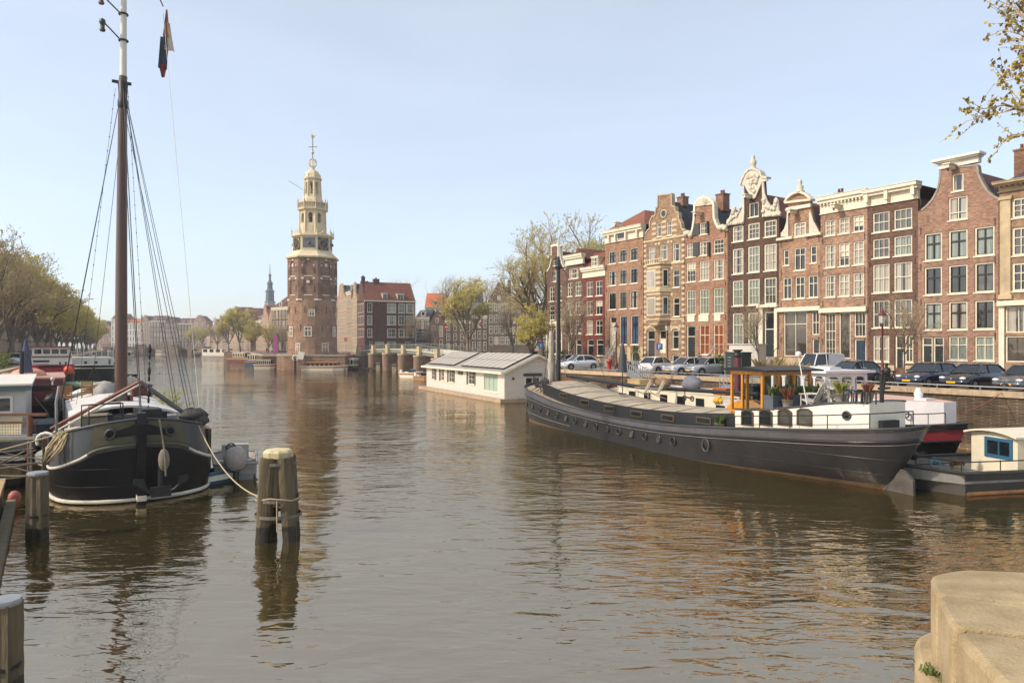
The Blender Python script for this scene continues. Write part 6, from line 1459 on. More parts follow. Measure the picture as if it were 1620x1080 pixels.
f.plate([(cx0+.071,cz0),(8,cz0),(8,cz1-.05),(cx0+.071,cz1-.05)], [rect(cx0+.3,cx0+3.6,.85,1.85)], -1.5, -1.43); f.box(cx0+.071,8,.53,.6,cz0,cz1-.05); cb3 = f.build('cabin', mat('cream_cabin','#d6cbb0',.6,var=.15,scale=1), w3)
f = MB(); n = 8
ps = [(-1.65+2.4*j/n, cz1+.18*(1-(abs(-1.2+2.4*j/n)/1.2)**2)) for j in range(n+1)]
f.add([(cx0-.25,y,z) for y,z in ps]+[(8.2,y,z) for y,z in ps]+[(cx0-.25,y,z-.07) for y,z in ps]+[(8.2,y,z-.07) for y,z in ps], [(j,n+1+j,n+2+j,j+1) for j in range(n)]+[(j,j+1,2*n+3+j,2*n+2+j) for j in range(n)]+[(0,2*n+2,3*n+3,n+1)]+[(n,2*n+1,4*n+3,3*n+2)], 0, False); f.build('roof', mat('cream_roof','#d8d0b8',.6,var=.15,scale=1), cb3)
f = MB(); f.plate(rect(-1.3,-.05,1.1,1.9), [rect(-1.17,-.18,1.23,1.77)], cx0-.04, cx0-.001, 0, True, None, lambda x, y, z: (y, x, z)); f.box(cx0-.02, cx0+.02, -.7, -.65, 1.23, 1.77); wi = f.build('window', mat('blue_frame','#2c5c78',.5,var=.15), cb3)
f = MB(); f.box(cx0+.03, cx0+.04, -1.19, -.16, 1.21, 1.79); f.build('pane', G_DARK, wi)
MU = mat('mural_paint', '#2f6f9a', .6, var=.6, scale=2.2, col2='#b0805a'); f = MB(); f.box(cx0+.3,cx0+3.6,-1.47,-1.44,.85,1.85); f.build('painted_panel', MU, cb3)
f = MB(); 
for (x,y,r_,zz) in ((4.3,-1.75,.16,.75),(4.55,-1.72,.14,1.0),(4.9,-1.75,.15,.8),(4.7,-1.7,.12,1.3)): f.ball((x,y,zz), r_, 0, 8)
f.build('float', mat('float_yellow','#d8b02a',.5,var=.2), w3)
f = MB(); f.box(1.7,2.0,-.9,-.6,.45,1.1); f.bar((1.55,-.75,.95),(2.15,-.75,.95),.12,.12); f.build('bollard', mat('rust','#6b4a2c',.9,var=.5,scale=4), w3)
f = MB()
for k in range(5): f.tube([(1.85+.2*math.cos(a*math.pi/5),-.75+.2*math.sin(a*math.pi/5),.7+.05*k+.02*math.sin(a)) for a in range(11)], .025, 4)
f.build('rope_coil', ROPE, w3)
f = MB()
for k in range(6): f.tube([(1.1+.22*math.cos(a*math.pi/5),-.5+.08*math.sin(a*math.pi/5),.85+.24*math.sin(a*math.pi/5)+.02*k) for a in range(11)], .03, 4)
f.build('rope_coil', mat('blue_rope','#5f9098',.9,var=.2), w3)
f = MB(); f.box(.3,.8,.2,.9,.45,.8); f.tube([(.5,.6,.8),(.5,.6,1.3),(.9,.6,2.2)], .05, 6); f.bar((-.2,.6,1.05),(1.6,.6,1.2),.06,.06); f.ball((.9,.4,1.15), .2); f.build('winch', IRON, w3)
f = MB(); f.tube([(0,-.1,.9),(0,-.1,2.2)], .03, 5); f.build('pole', mat('red_pole','#9c2a2a',.5), w3)

# deck clutter on the two barges
CL = [('crate', 'small orange wooden crate by the blue stair frame on the cream barge', s2pt(13.9,-1.6,2.6), 'box', (.6,.4,.35), '#b0622c'), ('storage_box', 'black square box left of the dark red flue pipe', s2pt(16.0,-1.3,2.5), 'box', (.5,.5,.7), '#2a2a2c'),
 ('tarpaulin_bundle', 'dark blue tarpaulin bundle under the tube rail of the cream barge', s2pt(14.7,-.2,2.6), 'blob', (1.1,.5,.25), '#27406e'), ('bucket', 'red bucket on the bow of the long grey barge', barge_pt(3.6,-.9,2.3), 'pot', (.18,.18,.4), '#8c2f24'),
 ('flower_pot', 'clay flower pot with reddish plant at the foot of the black mast', barge_pt(3.4,.3,2.4), 'pot', (.25,.25,.5), '#a0603c'), ('crate', 'pale plank crate beside the gangway foot', s2pt(3.5,-.6,2.6), 'box', (.8,.6,.4), '#b59a6c'),
 ('storage_box', 'long white deck box on the far edge of the hatch boards', barge_pt(19.5,1.5,2.35), 'box', (.9,.3,.3), '#c4bdb0'), ('bundle', 'brown canvas bundle near the gangway on the cream barge', s2pt(4.9,.4,2.6), 'blob', (.8,.5,.35), '#7d6248'),
 ('bundle', 'grey canvas bundle by the closed dark parasol', s2pt(7.6,.9,2.6), 'blob', (.9,.6,.5), '#6a6c74'), ('bollard_box', 'black box with white lid on the bow deck of the long grey barge', barge_pt(5.0,-1.4,1.9), 'box', (.45,.35,.45), '#232325')]
for k, (nm, lb, loc, kd, (a, b_, c), col) in enumerate(CL):
    f = MB(); m = mat('clutter'+col, col, .75, var=.35, scale=5)
    if kd == 'box':
        f.box(-a,a,-b_,b_,0,c); f.box(-a-.03,a+.03,-b_-.03,b_+.03,c,c+.05)
        for i in range(3): f.box(-a-.02,a+.02,-b_-.02,-b_,c*(.12+.3*i),c*(.12+.3*i)+.05)
    elif kd == 'pot': f.lathe([(a*.7,0),(a,c),(a*1.08,c),(a*.9,c*.95),(.02,c*.9)], 10); [f.bar((0,0,c*.9),(a*1.5*math.cos(j),a*1.5*math.sin(j),c*1.9),.02,.02) for j in range(9)]
    else: f.ball((0,0,c*.7), 1, 0, 14, (a,b_,c), .14, random.Random(k))
    tag(f.build(nm, m, None, loc, brz), lb, nm.replace('_',' '))
# ================================================================ TJALK (black sailing barge, bow towards us), left
ax, ay = -.544, .839; trz = math.atan2(ay, ax); T0 = Vector((-13.15, 25.2, 0))
tj = thing('sailing_barge', 'black round bowed sailing barge with tall brown mast, bow towards us', 'sailing barge', tuple(T0), trz)
# local x aft, local y = starboard/port : +y -> left of travel; with x aft, +y points (-.839,-.544) = picture left
wlt = full([(0,.25,0),(.03,.35,.95),(.07,.75,1.75),(.12,1.5,2.35),(.2,3.2,2.7),(.4,8,2.75),(.7,15,2.75),(.88,19.5,2.3),(.96,21.3,1.2),(1,21.8,0)])
dkt = full([(0,-.15,0),(.03,.05,1.05),(.07,.5,1.85),(.12,1.35,2.45),(.2,3.1,2.75),(.4,8,2.75),(.7,15,2.72),(.88,19.8,2.3),(.96,21.7,1.2),(1,22.3,0)])
zdt = lambda s: sinterp([(0,3.0),(.04,2.85),(.1,2.6),(.2,2.3),(.4,1.75),(.6,1.6),(.8,1.75),(1,2.3)], s)
zrl = lambda s: sinterp([(0,2.1),(.04,1.95),(.07,1.6),(.12,1.28),(.2,1.08),(.4,.95),(.7,.95),(1,1.5)], s)
def mid_t(s, v):
    f_ = sinterp([(0,0),(.03,.1),(.1,.28),(.2,.3),(.8,.25),(1,0)], s); return f_*math.sin(math.pi*min(1, v/.95))**.8 if v < .95 else 0
GB = mat('tjalk_grey_strake', '#4a4d50', .45, var=.3, scale=1.2, streak=.3); OLV = mat('tjalk_olive', '#55533c', .6, var=.35, scale=2)
tj.scale = (1, .92, 1)
PT = hull(tj, wlt, dkt, zdt, HULLK, 1.0, 12, -.5, 44, matz=lambda v: 1 if v > .70 else 0, mats=[HULLK, GB, DGREY], mid=mid_t, zrail=(.70, zrl), bul=.55, deckm=DGREY)
rail_line(PT, .70, 60, .055, PALE, tj, 'rubbing_strake', .055, .9, .04); rail_line(PT, .70, 10, .07, OLV, tj, 'rubbing_strake', .004, .055, .04); rail_line(PT, lambda s: .7*(.60+.25*max(0, 1-s/.05)*0)/(zrl(s)+.5), 60, .075, PALE, tj, 'waterline_strake', .002, .9, .03)
f = MB(); f.plate([(-.28,-.6),(.15,-.6),(.15,3.2),(-.3,3.2),(-.42,2.8),(-.36,1.8),(-.3,.4)], [], -.15, .15); f.build('stem_post', HULLK, tj)
f = MB(); f.box(-.36,.1,-.16,.16,.12,.3); f.build('stem_foot', PALE, tj)
for sd in (-1, 1):       # hawse plates with pipes
    c = Vector(PT(.028, .86, sd)); d = (Vector(PT(.035,.86,sd))-Vector(PT(.02,.86,sd))).normalized(); u_ = (Vector(PT(.028,.93,sd))-Vector(PT(.028,.8,sd))).normalized(); nn = d.cross(u_)
    if nn.y*sd < 0: nn = -nn
    pts = []
    for v in (.74, .82, .9, .985):
        pts.append([Vector(PT(s, v, sd))+nn*.02 for s in (.006,.012,.02,.03,.04,.052)])
    f = MB(); vs = [p for r_ in pts for p in r_]; f.add(vs, [(i*6+j,i*6+j+1,(i+1)*6+j+1,(i+1)*6+j) for i in range(3) for j in range(5)], 0, True); ol_ = f.build('hawse_plate', OLV, tj)
    f = MB(); f.tube([c+nn*.05+(d*math.cos(j*math.pi/6)+u_*math.sin(j*math.pi/6))*.17 for j in range(13)], .05, 6); f.add([c+nn*.05+(d*math.cos(j*math.pi/6)+u_*math.sin(j*math.pi/6))*.16 for j in range(12)], [tuple(range(12))], 1); f.build('hawse_pipe', [DGREY, HULLK], ol_)
# anchor hanging at the stem with chain shank and rope fender
f = MB(); yA = -.62; f.tube([(-.5,yA,.55),(-.45,yA,1.3)], .09, 6); f.bar((-.62,yA-.35,.45),(-.62,yA+.35,.45), .18, .35)
for sg in (-1,1): f.tube([(-.55,yA+sg*.1,.4),(-.75,yA+sg*.45,.5),(-.75,yA+sg*.75,.78),(-.7,yA+sg*.95,.95)], [.07,.06,.07,.03], 6); f.plate([(yA+sg*.5-.05,.55),(yA+sg*.95,.8),(yA+sg*.9,1.0),(yA+sg*.6,.95)][::sg], [], -.8, -.74, 0, True, None, lambda x, y, z: (y, x, z))
f.build('anchor', IRON, tj)
f = MB(); f.ball((-.62,-.72,1.55), .26, 0, 10, (.75,.8,1.55)); f.tube([(-.3,-.6,2.95),(-.5,-.68,2.3),(-.72,-.72,1.9),(-.85,-.74,1.5),(-.8,-.76,1.0)], .035, 5); f.build('rope_fender', mat('old_rope','#7d7564',.95,var=.4,scale=20,bump=.01), tj)
# mast in its tabernacle
ms = 8.6; f = MB(); f.tube([(ms,0,1.4),(ms-.05,-.02,9),(ms-.12,-.08,17.6),(ms-.15,-.1,17.8)], [.3,.26,.19,.18], 14); MB_ = mat('mast_brown', '#54372c', .4, var=.25, scale=2, stretch=(1,1,.1), coat=.2); mast = f.build('mast', MB_, tj)
f = MB(); f.tube([(ms-.14,-.09,17.7),(ms-.17,-.12,24)], [.16,.12], 12); f.build('topmast', WHITE, mast)
f = MB(); f.box(ms-.42,ms+.42,-.5,-.36,1.2,3.3); f.box(ms-.42,ms+.42,.36,.5,1.2,3.3); f.box(ms-.5,ms-.4,-.5,.5,1.2,2.5); f.lathe([(.5,2.3),(.55,2.4),(.4,3.3)], 12, (ms,0,0)); f.build('tabernacle', MB_, mast)
f = MB(); f.lathe([(.2,0),(.24,.1),(.24,.35),(.19,.5),(.23,1.2),(.2,1.25)], 12, (ms-.12,-.08,16.3)); f.bar((ms-.12,-.45,17.5),(ms-.12,.4,17.5),.1,.12); f.build('mast_band', IRON, mast)
f = MB()      # fittings and lamps
for zz, yy in ((20.7,.55),(19.5,.5)): f.tube([(ms-.15,.0,zz-.1),(ms-.15,yy,zz+.35),(ms-.15,yy+.25,zz+.55)], .035, 5); f.tube([(ms-.15+.2*math.cos(j*math.pi/5),-.1+.2*math.sin(j*math.pi/5),zz-.1) for j in range(11)], .04, 5)
f.build('lamp_bracket', IRON, mast)
for yy, zz, cc in ((.85,21.9,'#8a3030'),(.85,21.15,'#5a4640'),(.8,19.95,'#2d3a38')):
    f = MB(); f.lathe([(.12,0),(.14,.08),(.1,.1),(.1,.3),(.15,.34),(.13,.5),(.05,.56)], 8, (ms-.15,yy,zz-.3)); f.build('mast_lamp', mat('lamp'+cc, cc, .5), mast)
f = MB(); f.tube([(ms-.16,-.1,22.6),(ms-.2,-.6,22.75),(ms-.3,-1.35,22.3),(ms-.35,-1.85,21.3)], .03, 5); f.build('gaff_line', IRON, mast)
def tl(a, c, r=.014, name='stay', m=None, sag=0, k=1):
    f = MB(); a, c = Vector(a), Vector(c); n = 10 if sag else 1; f.tube([a+(c-a)*i/n-Vector((0,0,sag*4*(i/n)*(1-i/n))) for i in range(n+1)], r, 4); return f.build(name, m or IRON, tj)
tp = (ms-.12,-.08,17.5)
tl(tp, (ms+1.5,2.7,1.7)); tl(tp, (ms+.4,2.75,1.8)); tl(tp, (ms+2.6,2.7,1.7))
tl(tp, (-.1,0,3.2), .02); tl(tp, (1.0,-2.0,2.8)); tl(tp, (1.6,-2.3,2.6)); tl(tp, (ms+.4,-2.75,1.8)); tl(tp, (ms+1.5,-2.75,1.7)); tl((ms,0,17.2), (ms-3.2,-.5,3.0), .018)
tl((ms-.35,-1.85,21.0), (2.2,-2.5,2.7), .012, 'flag_halyard', PALE); tl((ms,0,17), (1.2,-1.9,2.9), .016)
f = MB()        # string of bulbs up to the mast
for (p_, q_) in (((ms-.1,.25,17.2),(ms-.6,1.9,3.0)),((ms-.1,-.3,17.2),(ms-2,-.9,3.4))):
    p_, q_ = Vector(p_), Vector(q_); f.tube([p_, q_], .01, 3)
    for i in range(22): c = p_+(q_-p_)*(i+.5)/22; f.ball(c, .032, 0, 5)
f.build('lamp_string', IRON, tj)
f = MB()       # block chain low on the forestay
for i in range(9): c = Vector((2.2-.06*i,-.5,3.2+i*.28)); f.ball(c, .035+.02*(i%3), 0, 6, (1,1,2.6))
f.build('block_chain', IRON, tj)
# flag hanging limp
fl = thing('flag', 'limp striped flag in faded red white and dark blue hanging beside the mast', 'flag', tuple(T0), trz)
def strip(x0, z0, x1, z1, w0, w1, m): 
    g_ = MB(); n = 6
    vs = []
    for i in range(n+1):
        t = i/n; w = w0+(w1-w0)*t; cx_ = x0+(x1-x0)*t; z = z0+(z1-z0)*t
        for j in range(5): u = (j/4-.5)*w; vs.append((ms-.35+.09*math.sin(j*2.2+t*2), cx_+u, z))
    g_.add(vs, [(i*5+j,i*5+j+1,(i+1)*5+j+1,(i+1)*5+j) for i in range(n) for j in range(4)], 0, True); return g_.build('flag_cloth', m, fl)
yb = -1.85
strip(yb, 21.2, yb-.0, 19.9, .06, .35, mat('flag_red_faded','#a8694a',.9,var=.3,scale=3)); strip(yb-.03, 20.6, yb-.12, 19.3, .2, .45, mat('flag_white_faded','#c8b8a4',.9,var=.2)); strip(yb+.08, 19.9, yb+.18, 18.4, .36, .4, mat('flag_blue_dark','#3c4450',.9,var=.3)); strip(yb+.16, 18.6, yb+.16, 18.0, .35, .15, mat('flag_red_dark','#8a3c34',.9,var=.3))
# windlass, rails and foredeck gear
f = MB(); f.tube([(1.2,-.9,2.85),(1.2,.9,2.85)], .22, 10); f.box(1.0,1.4,-1.05,-.9,2.3,3.1); f.box(1.0,1.4,.9,1.05,2.3,3.1); f.box(.6,1.5,-.8,-.1,2.6,3.25); f.build('windlass', IRON, tj)
f = MB(); f.tube([(.7,.55,2.6),(.7,.55,3.5),(.7,1.7,3.5),(.7,1.7,2.5)], .035, 5); f.tube([(.7,.55,3.1),(.7,1.7,3.05)], .025, 5); f.tube([(1.8,.55,2.6),(1.8,.55,3.45),(1.8,1.9,3.4),(1.8,1.9,2.4)], .035, 5); f.build('bow_rail', BLACK, tj)
f = MB(); f.ball((1.8,-2.15,2.85), .5, 0, 10, (1.0,1.1,.55), .18, random.Random(5)); f.ball((1.6,-2.4,2.65), .35, 0, 8, (1,1,.6), .2, random.Random(6)); f.build('furled_sail_bag', mat('dark_canvas','#45413b',.9,var=.3,scale=8,bump=.03), tj)
f = MB(); f.box(2.3,2.6,-1.6,.3,2.2,2.85); f.lathe([(.16,0),(.2,.5),(.12,.6)], 8, (2.0,.2,2.4)); f.lathe([(.16,0),(.2,.5),(.12,.6)], 8, (2.0,-.3,2.4)); f.build('deck_box', mat('white_bits','#b9b4aa',.6,var=.3), tj)
# ridge frame: two long spars meeting above the bow
f = MB(); f.tube([(2.9,-.25,4.15),(6.0,2.9,2.2)], .075, 8); f.build('spar', mat('spar_brown','#7a4632',.5,var=.25,scale=2), tj)
f = MB(); f.tube([(2.9,-.25,4.05),(5.9,2.8,2.05)], .05, 6); f.build('spar', PALE, tj)
f = MB(); f.tube([(2.9,-.3,4.15),(1.8,-1.9,2.9)], .07, 8); f.tube([(2.9,-.35,4.02),(1.8,-2.0,2.75)], .05, 6); f.build('spar', DGREY, tj)
# white hatch roof over the hold
f = MB(); N_ = 8
for i in range(7):
    a, c = 5.6+i*1.5, 5.6+(i+1)*1.5-.04
    ps = [(-2.2+4.4*j/N_, 2.65+.4*(1-(abs(-2.2+4.4*j/N_)/2.2)**2)) for j in range(N_+1)]
    if 8.0 < (a+c)/2 < 9.2: continue
    f.add([(a,y,z) for y,z in ps]+[(c,y,z) for y,z in ps], [(j,N_+1+j,N_+2+j,j+1) for j in range(N_)], 0, False)
    f.add([(a,y,z) for y,z in ps]+[(a,y,z-.09) for y,z in ps], [(j,j+1,N_+2+j,N_+1+j) for j in range(N_)], 0, False)
f.box(5.6,16.1,-2.22,-2.12,1.3,2.65); f.box(5.6,16.1,2.12,2.22,1.3,2.65); f.box(5.6,5.7,-2.1,2.1,1.3,2.64); f.box(4.5,5.5,.3,2.3,1.9,2.2); f.build('hatch_cover', mat('hatch_white','#cfcac2',.6,var=.15,scale=1.2), tj)
for yy in (2.2,): f = MB(); f.tube([(5.0,yy-1.9,2.35),(5.2,yy+.2,2.1)], .16, 8); f.build('rolled_awning', WHITE, tj)
# aft roof
f = MB(); ps = [(-2.3+4.6*j/N_, 2.75+.5*(1-(abs(-2.3+4.6*j/N_)/2.3)**2)) for j in range(N_+1)]
f.add([(16.6,y,z) for y,z in ps]+[(20.6,y*.85,z) for y,z in ps], [(j,N_+1+j,N_+2+j,j+1) for j in range(N_)], 0, True); f.add([(16.6,y,z) for y,z in ps]+[(16.6,2.3,1.2),(16.6,-2.3,1.2)], [tuple(range(N_+3))]); f.box(16.6,20,-2.3,-2.2,1.2,2.75); f.box(16.6,20,2.2,2.3,1.2,2.75); f.box(16.45,16.58,-2.35,2.35,2.72,2.8,1); f.build('aft_cabin', [WHB, DGREY], tj)
f = MB(); f.tube([(16.3,-.3+.45*math.cos(j*math.pi/8),3.1+.45*math.sin(j*math.pi/8)) for j in range(17)], .04, 5)
for j in range(4): a = j*math.pi/4; f.bar((16.3,-.3-.55*math.cos(a),3.1-.55*math.sin(a)),(16.3,-.3+.55*math.cos(a),3.1+.55*math.sin(a)),.03,.03)
f.build('steering_wheel', BLACK, tj)
f = MB(); f.lathe([(.01,.0),(.7,.0),(.75,.15),(.65,.55),(.4,.8),(.1,.9)], 12, (15.3,.2,2.7)); f.build('dome_hood', mat('hood_grey','#8f8b84',.6,var=.2), tj)
f = MB(); f.plate([(-.5,0),(.5,0),(.5,.1),(0,.32),(-.5,.1)], [], -.3, .3, 0, True, None, lambda x, y, z: (18+y*3, x*2.2+.1, z+3.2)); f.build('skylight', STONE2, tj)
for sd in (-1, 1):      # leeboards lashed to the sides
    f = MB(); x, y, z = PT(.3, .7, sd); vs = [(3.6,.2),(5.5,.1),(7.6,.35),(8.6,1.0),(8.2,1.9),(5.5,2.15),(3.4,2.1)]
    f.plate(vs, [], sd*3.05 if sd > 0 else -3.2, sd*3.2 if sd > 0 else -3.05); f.build('leeboard', mat('leeboard_wood','#5a4c38',.8,var=.35,scale=3), tj)
tl((ms,0,15.5), (ms+6,1,3.1), .012)
def tpt(x, y, z):
    y *= .92; return tuple(Vector((T0.x+ax*x-ay*y, T0.y+ay*x+ax*y, z)))
# cushions / chairs on the tjalk
def slat_chair(loc, rz, lb, grp='wooden chairs on the sailing barge'):
    t = thing('wooden_chair', lb, 'chair', loc, rz, grp); f = MB()
    for i in range(5): f.bar((-.22+.11*i,-.25,.42),(-.22+.11*i,.25,.42), .08, .02)
    f.build('seat', WOODT, t); f = MB()
    for i in range(6): f.bar((-.28-.02*i,-.27,.5+.1*i),(-.28-.02*i,.27,.5+.1*i), .02, .08)
    for sd in (-.26,.26): f.bar((-.26,sd,.42),(-.4,sd,1.05), .03, .03)
    f.build('backrest', WOODT, t)
    for x in (-.24,.22):
        for y in (-.24,.24): f = MB(); f.bar((x,y,0),(x,y,.42), .04, .04); f.build('leg', WOODT, t)
    return t
slat_chair(tpt(14.6,2.2,2.45), trz+R(180), 'larger wooden slat chair on the sailing barge left of the mast'); slat_chair(tpt(14.4,1.2,2.65), trz+R(180), 'smaller wooden slat chair nearer the mast on the sailing barge')
# rope from the bow to the dolphin
DP = WG(440, 852); f = MB(); a = Vector(tpt(1.2,-2.2,2.65)); c = Vector((DP.x-.55, DP.y-.1, 1.25)); n = 14
f.tube([a+(c-a)*i/n-Vector((0,0,.5*4*(i/n)*(1-i/n))) for i in range(n+1)], .022, 5)
f.tube([c]+[Vector((DP.x+.62*math.cos(t_), DP.y+.55*math.sin(t_), 1.22+.05*math.sin(t_*3))) for t_ in [math.pi+k*.5 for k in range(1,13)]], .022, 5); tag(f.build('mooring_rope', ROPE), 'long slack mooring rope from the black bow to the timber dolphin', 'rope')
f = MB(); a = Vector(tpt(.9,2.0,2.7)); c = Vector((-22.2,21,1.3)); f.tube([a+(c-a)*i/n-Vector((0,0,.3*4*(i/n)*(1-i/n))) for i in range(n+1)], .025, 5); tag(f.build('mooring_rope', ROPE), 'mooring rope from the left side of the black bow', 'rope')
f = MB(); rn = random.Random(9)
for k in range(7): 
    a = Vector(tpt(1.6+rn.uniform(-.4,.6),2.35+rn.uniform(-.1,.3),2.55)); f.tube([a, a+Vector((rn.uniform(-.25,.1),-.3,-.5)), a+Vector((rn.uniform(-.5,-.1),-.55,-1.0)), a+Vector((rn.uniform(-.4,0),-.3,-.6)), a+Vector((.1,-.1,-.05))], .03, 5)
tag(f.build('rope_bundle', ROPE), 'tangled rope and fenders hanging over the left bow rail', 'rope')
# ---------- aluminium dinghy with covered outboard
dn = thing('dinghy', 'grey aluminium dinghy with steering console moored right of the black bow', 'dinghy', tuple(WG(372,748)), R(112)); dn.scale = (1.1,1.1,1.1)
top = [(-1.7,-.75),(1.5,-.85),(2.6,0),(1.5,.85),(-1.7,.75)]; bot = [(-1.6,-.55),(1.3,-.6),(2.1,0),(1.3,.6),(-1.6,.55)]
ALU = mat('aluminium','#8d8b86',.5,metal=.3,var=.25,scale=3)
poly_hull(dn, top, bot, -.2, .62, ALU, deckz=.22, deckm=ALU, rim=.05)
f = MB(); f.box(-.2,.3,-.5,.5,.22,1.15); f.box(-.9,-.5,-.6,.6,.22,.62); f.build('console', mat('console_grey','#a39f98',.6,var=.15), dn)
f = MB(); f.tube([(-.28,.15+.17*math.cos(j*math.pi/6),1.05+.17*math.sin(j*math.pi/6)) for j in range(13)], .025, 5)
for j in range(3): a = j*math.pi/3; f.bar((-.28,.15-.16*math.cos(a),1.05-.16*math.sin(a)),(-.28,.15+.16*math.cos(a),1.05+.16*math.sin(a)),.02,.02)
f.build('steering_wheel', BLACK, dn)
f = MB(); rn = random.Random(4); f.ball((-1.85,0,.85), .42, 0, 12, (.85,1.0,1.1), .06, rn); om = f.build('outboard_motor', mat('cloth_cover','#a69c92',.9,var=.2,scale=6,bump=.05), dn); f = MB(); f.tube([(-1.9,0,.5),(-2.05,0,-.4)], .1, 6); f.build('motor_leg', BLACK, om)
d2 = thing('inflatable_boat', 'small blue and white pointed boat squeezed beside the black hull', 'dinghy', tuple(WG(334,764)), R(60))
poly_hull(d2, [(-1.3,-.4),(1.2,-.45),(2,0),(1.2,.45),(-1.3,.4)], [(-1.2,-.3),(1,-.3),(1.5,0),(1,.3),(-1.2,.3)], -.2, .45, mat('dinghy_blue','#33525e',.5,var=.2), deckz=.15, deckm=WHITE, rim=.08)
# ---------- dolphin of raking piles
PILEM = mat('pile_wood', '#6a5c45', .95, var=.5, scale=2.5, bump=.03, bscale=6, stretch=(3,3,.4), col2='#45402e'); 
do = thing('timber_dolphin', 'cluster of weathered raking timber piles bound with iron bands', 'dolphin', tuple(DP), R(10)); do.scale = (.9,.9,1)
def rough_pile(mb_, p, q, r0, r1, seed, wet=.45, n=16, segs=14, sq=0.0):
    rn_ = random.Random(seed); p, q = Vector(p), Vector(q); ph = [rn_.uniform(-.07,.07) for _ in range(n)]; vs = []
    for i in range(segs+1):
        t = i/segs; c = p+(q-p)*t; r_ = r0+(r1-r0)*t
        for j in range(n):
            a_ = 2*math.pi*j/n; k_ = 1+ph[j]+rn_.uniform(-.025,.025)
            if sq: k_ *= 1+sq*(1/max(abs(math.cos(a_)), abs(math.sin(a_)))-1)
            vs.append((c.x+r_*k_*math.cos(a_), c.y+r_*k_*math.sin(a_), c.z))
    for i in range(segs):
        z = p.z+(q.z-p.z)*(i+.5)/segs
        mb_.add(vs[i*n:(i+2)*n], [(j,(j+1)%n,n+(j+1)%n,n+j) for j in range(n)], 1 if z < wet else 0, False)
    mb_.add(vs[-n:], [tuple(range(n))])
WETP = mat('pile_wet', '#2b281c', .5, var=.4, scale=4, bump=.02)
for k, (bx, by, tx, ty) in enumerate(((-.50,-.3,-.26,-.22),(.46,-.32,.24,-.24),(-.36,.42,-.24,.24),(.5,.35,.26,.22),(.0,-.16,0,-.1),(.02,.3,0,.25))):
    z0 = -1 if k < 4 else 1.0; f = MB(); rough_pile(f, (bx,by,z0), (tx,ty,2.38), .21 if k < 4 else .27, .27, k, .38); f.build('pile', [PILEM, WETP], do)
f = MB(); f.lathe([(.46,2.36),(.47,2.52),(.4,2.58),(.01,2.62)], 9, sm=False); f.build('cap', mat('cap_pale','#c9b98e',.85,var=.3,scale=4), do)
for zz, r_ in ((2.2,.56),(1.17,.66),(.72,.72)):
    f = MB(); pts = [(r_*math.cos(j*math.pi/12)*1.0, r_*.88*math.sin(j*math.pi/12), zz) for j in range(25)]
    for a, c in zip(pts, pts[1:]): f.bar(a, c, .03, .09)
    f.build('iron_band', mat('band_steel','#77706a',.6,metal=.4,var=.35,scale=5), do)
f = MB(); f.box(-.5,.5,-.1,.1,.95,1.1); f.box(-.45,.5,-.15,.1,.48,.62); f.build('cross_beam', PILEM, do); f = MB(); f.tube([(.05,-.62,1.2),(.06,-.66,.35)], .018, 5); f.build('hanging_rope', ROPE, do)
def square_pile(loc, w, h_, lb, rz=0):
    t = thing('mooring_pile', lb, 'pile', loc, rz); f = MB(); rough_pile(f, (0,0,-1.2), (0,0,h_), w/2*.93, w/2*.9, int(h_*100), .3, sq=.7); f.build('pile', [PILEM, WETP], t); f = MB(); f.lathe([(w/2+.02,h_-.02),(w/2+.03,h_+.03),(w/2+.02,h_+.07),(.01,h_+.08)], 10, sm=False); f.build('cap', STEEL, t); f = MB(); f.lathe([(w/2+.015,h_*.35),(w/2+.015,h_*.35+.05)], 12); f.build('iron_band', IRON, t)
square_pile(tuple(WG(60,851)), .50, 1.85, 'single timber pile with pale cap left of the black bow'); square_pile(tuple(WG(7,1110)), .42, 1.55, 'mossy timber pile at the lower left corner')
# ---------- stone bridge pier cap, bottom right
SB = mat('bridge_stone', '#b5a07c', .92, var=.35, scale=2.2, bump=.014, bscale=38, col2='#8d7a58', stretch=(1,1.6,1), streak=.35)
sx, sy = 3.72, 6.2
pier = thing('stone_parapet', 'big weathered sandstone corner block of the bridge at the lower right', 'parapet', (0,0,0))
def block(px_pts, z0, z1, mb_, bev=.06):
    """rounded stone block from plan outline"""
    k = len(px_pts); cx_ = sum(p[0] for p in px_pts)/k; cy_ = sum(p[1] for p in px_pts)/k
    rings = []
    for (ins, z) in ((0,z0),(0,z1-bev),(bev*.3,z1-bev*.3),(bev,z1)):
        r_ = []
        for x, y in px_pts:
            d = Vector((cx_-x, cy_-y)); d.normalize(); r_.append((x+d.x*ins, y+d.y*ins, z))
        rings.append(r_)
    vs = [p for r_ in rings for p in r_]; mb_.add(vs, [(i*k+j,i*k+(j+1)%k,(i+1)*k+(j+1)%k,(i+1)*k+j) for i in range(3) for j in range(k)]+[tuple(range(3*k,4*k))], 0, False)
def rnd_out(pts, r_=.12, n=4):
    out = []; k = len(pts)
    for i in range(k):
        p = Vector((*pts[i],0)); a = Vector((*pts[i-1],0))-p; b_ = Vector((*pts[(i+1)%k],0))-p; ra = min(r_, a.length*.45, b_.length*.45); a.normalize(); b_.normalize()
        for j in range(n+1):
            t = j/n; q_ = (p+a*ra)*(1-t)**2+p*2*t*(1-t)+(p+b_*ra)*t**2; out.append((q_.x, q_.y))
    return out
zt5 = 3.78
f = MB(); block(rnd_out([(3.10,5.20),(3.3,5.62),(3.62,5.76),(9,5.0),(9,2.96)],.10), 2.2, zt5, f, .03); f.build('coping_stone', SB, pier)
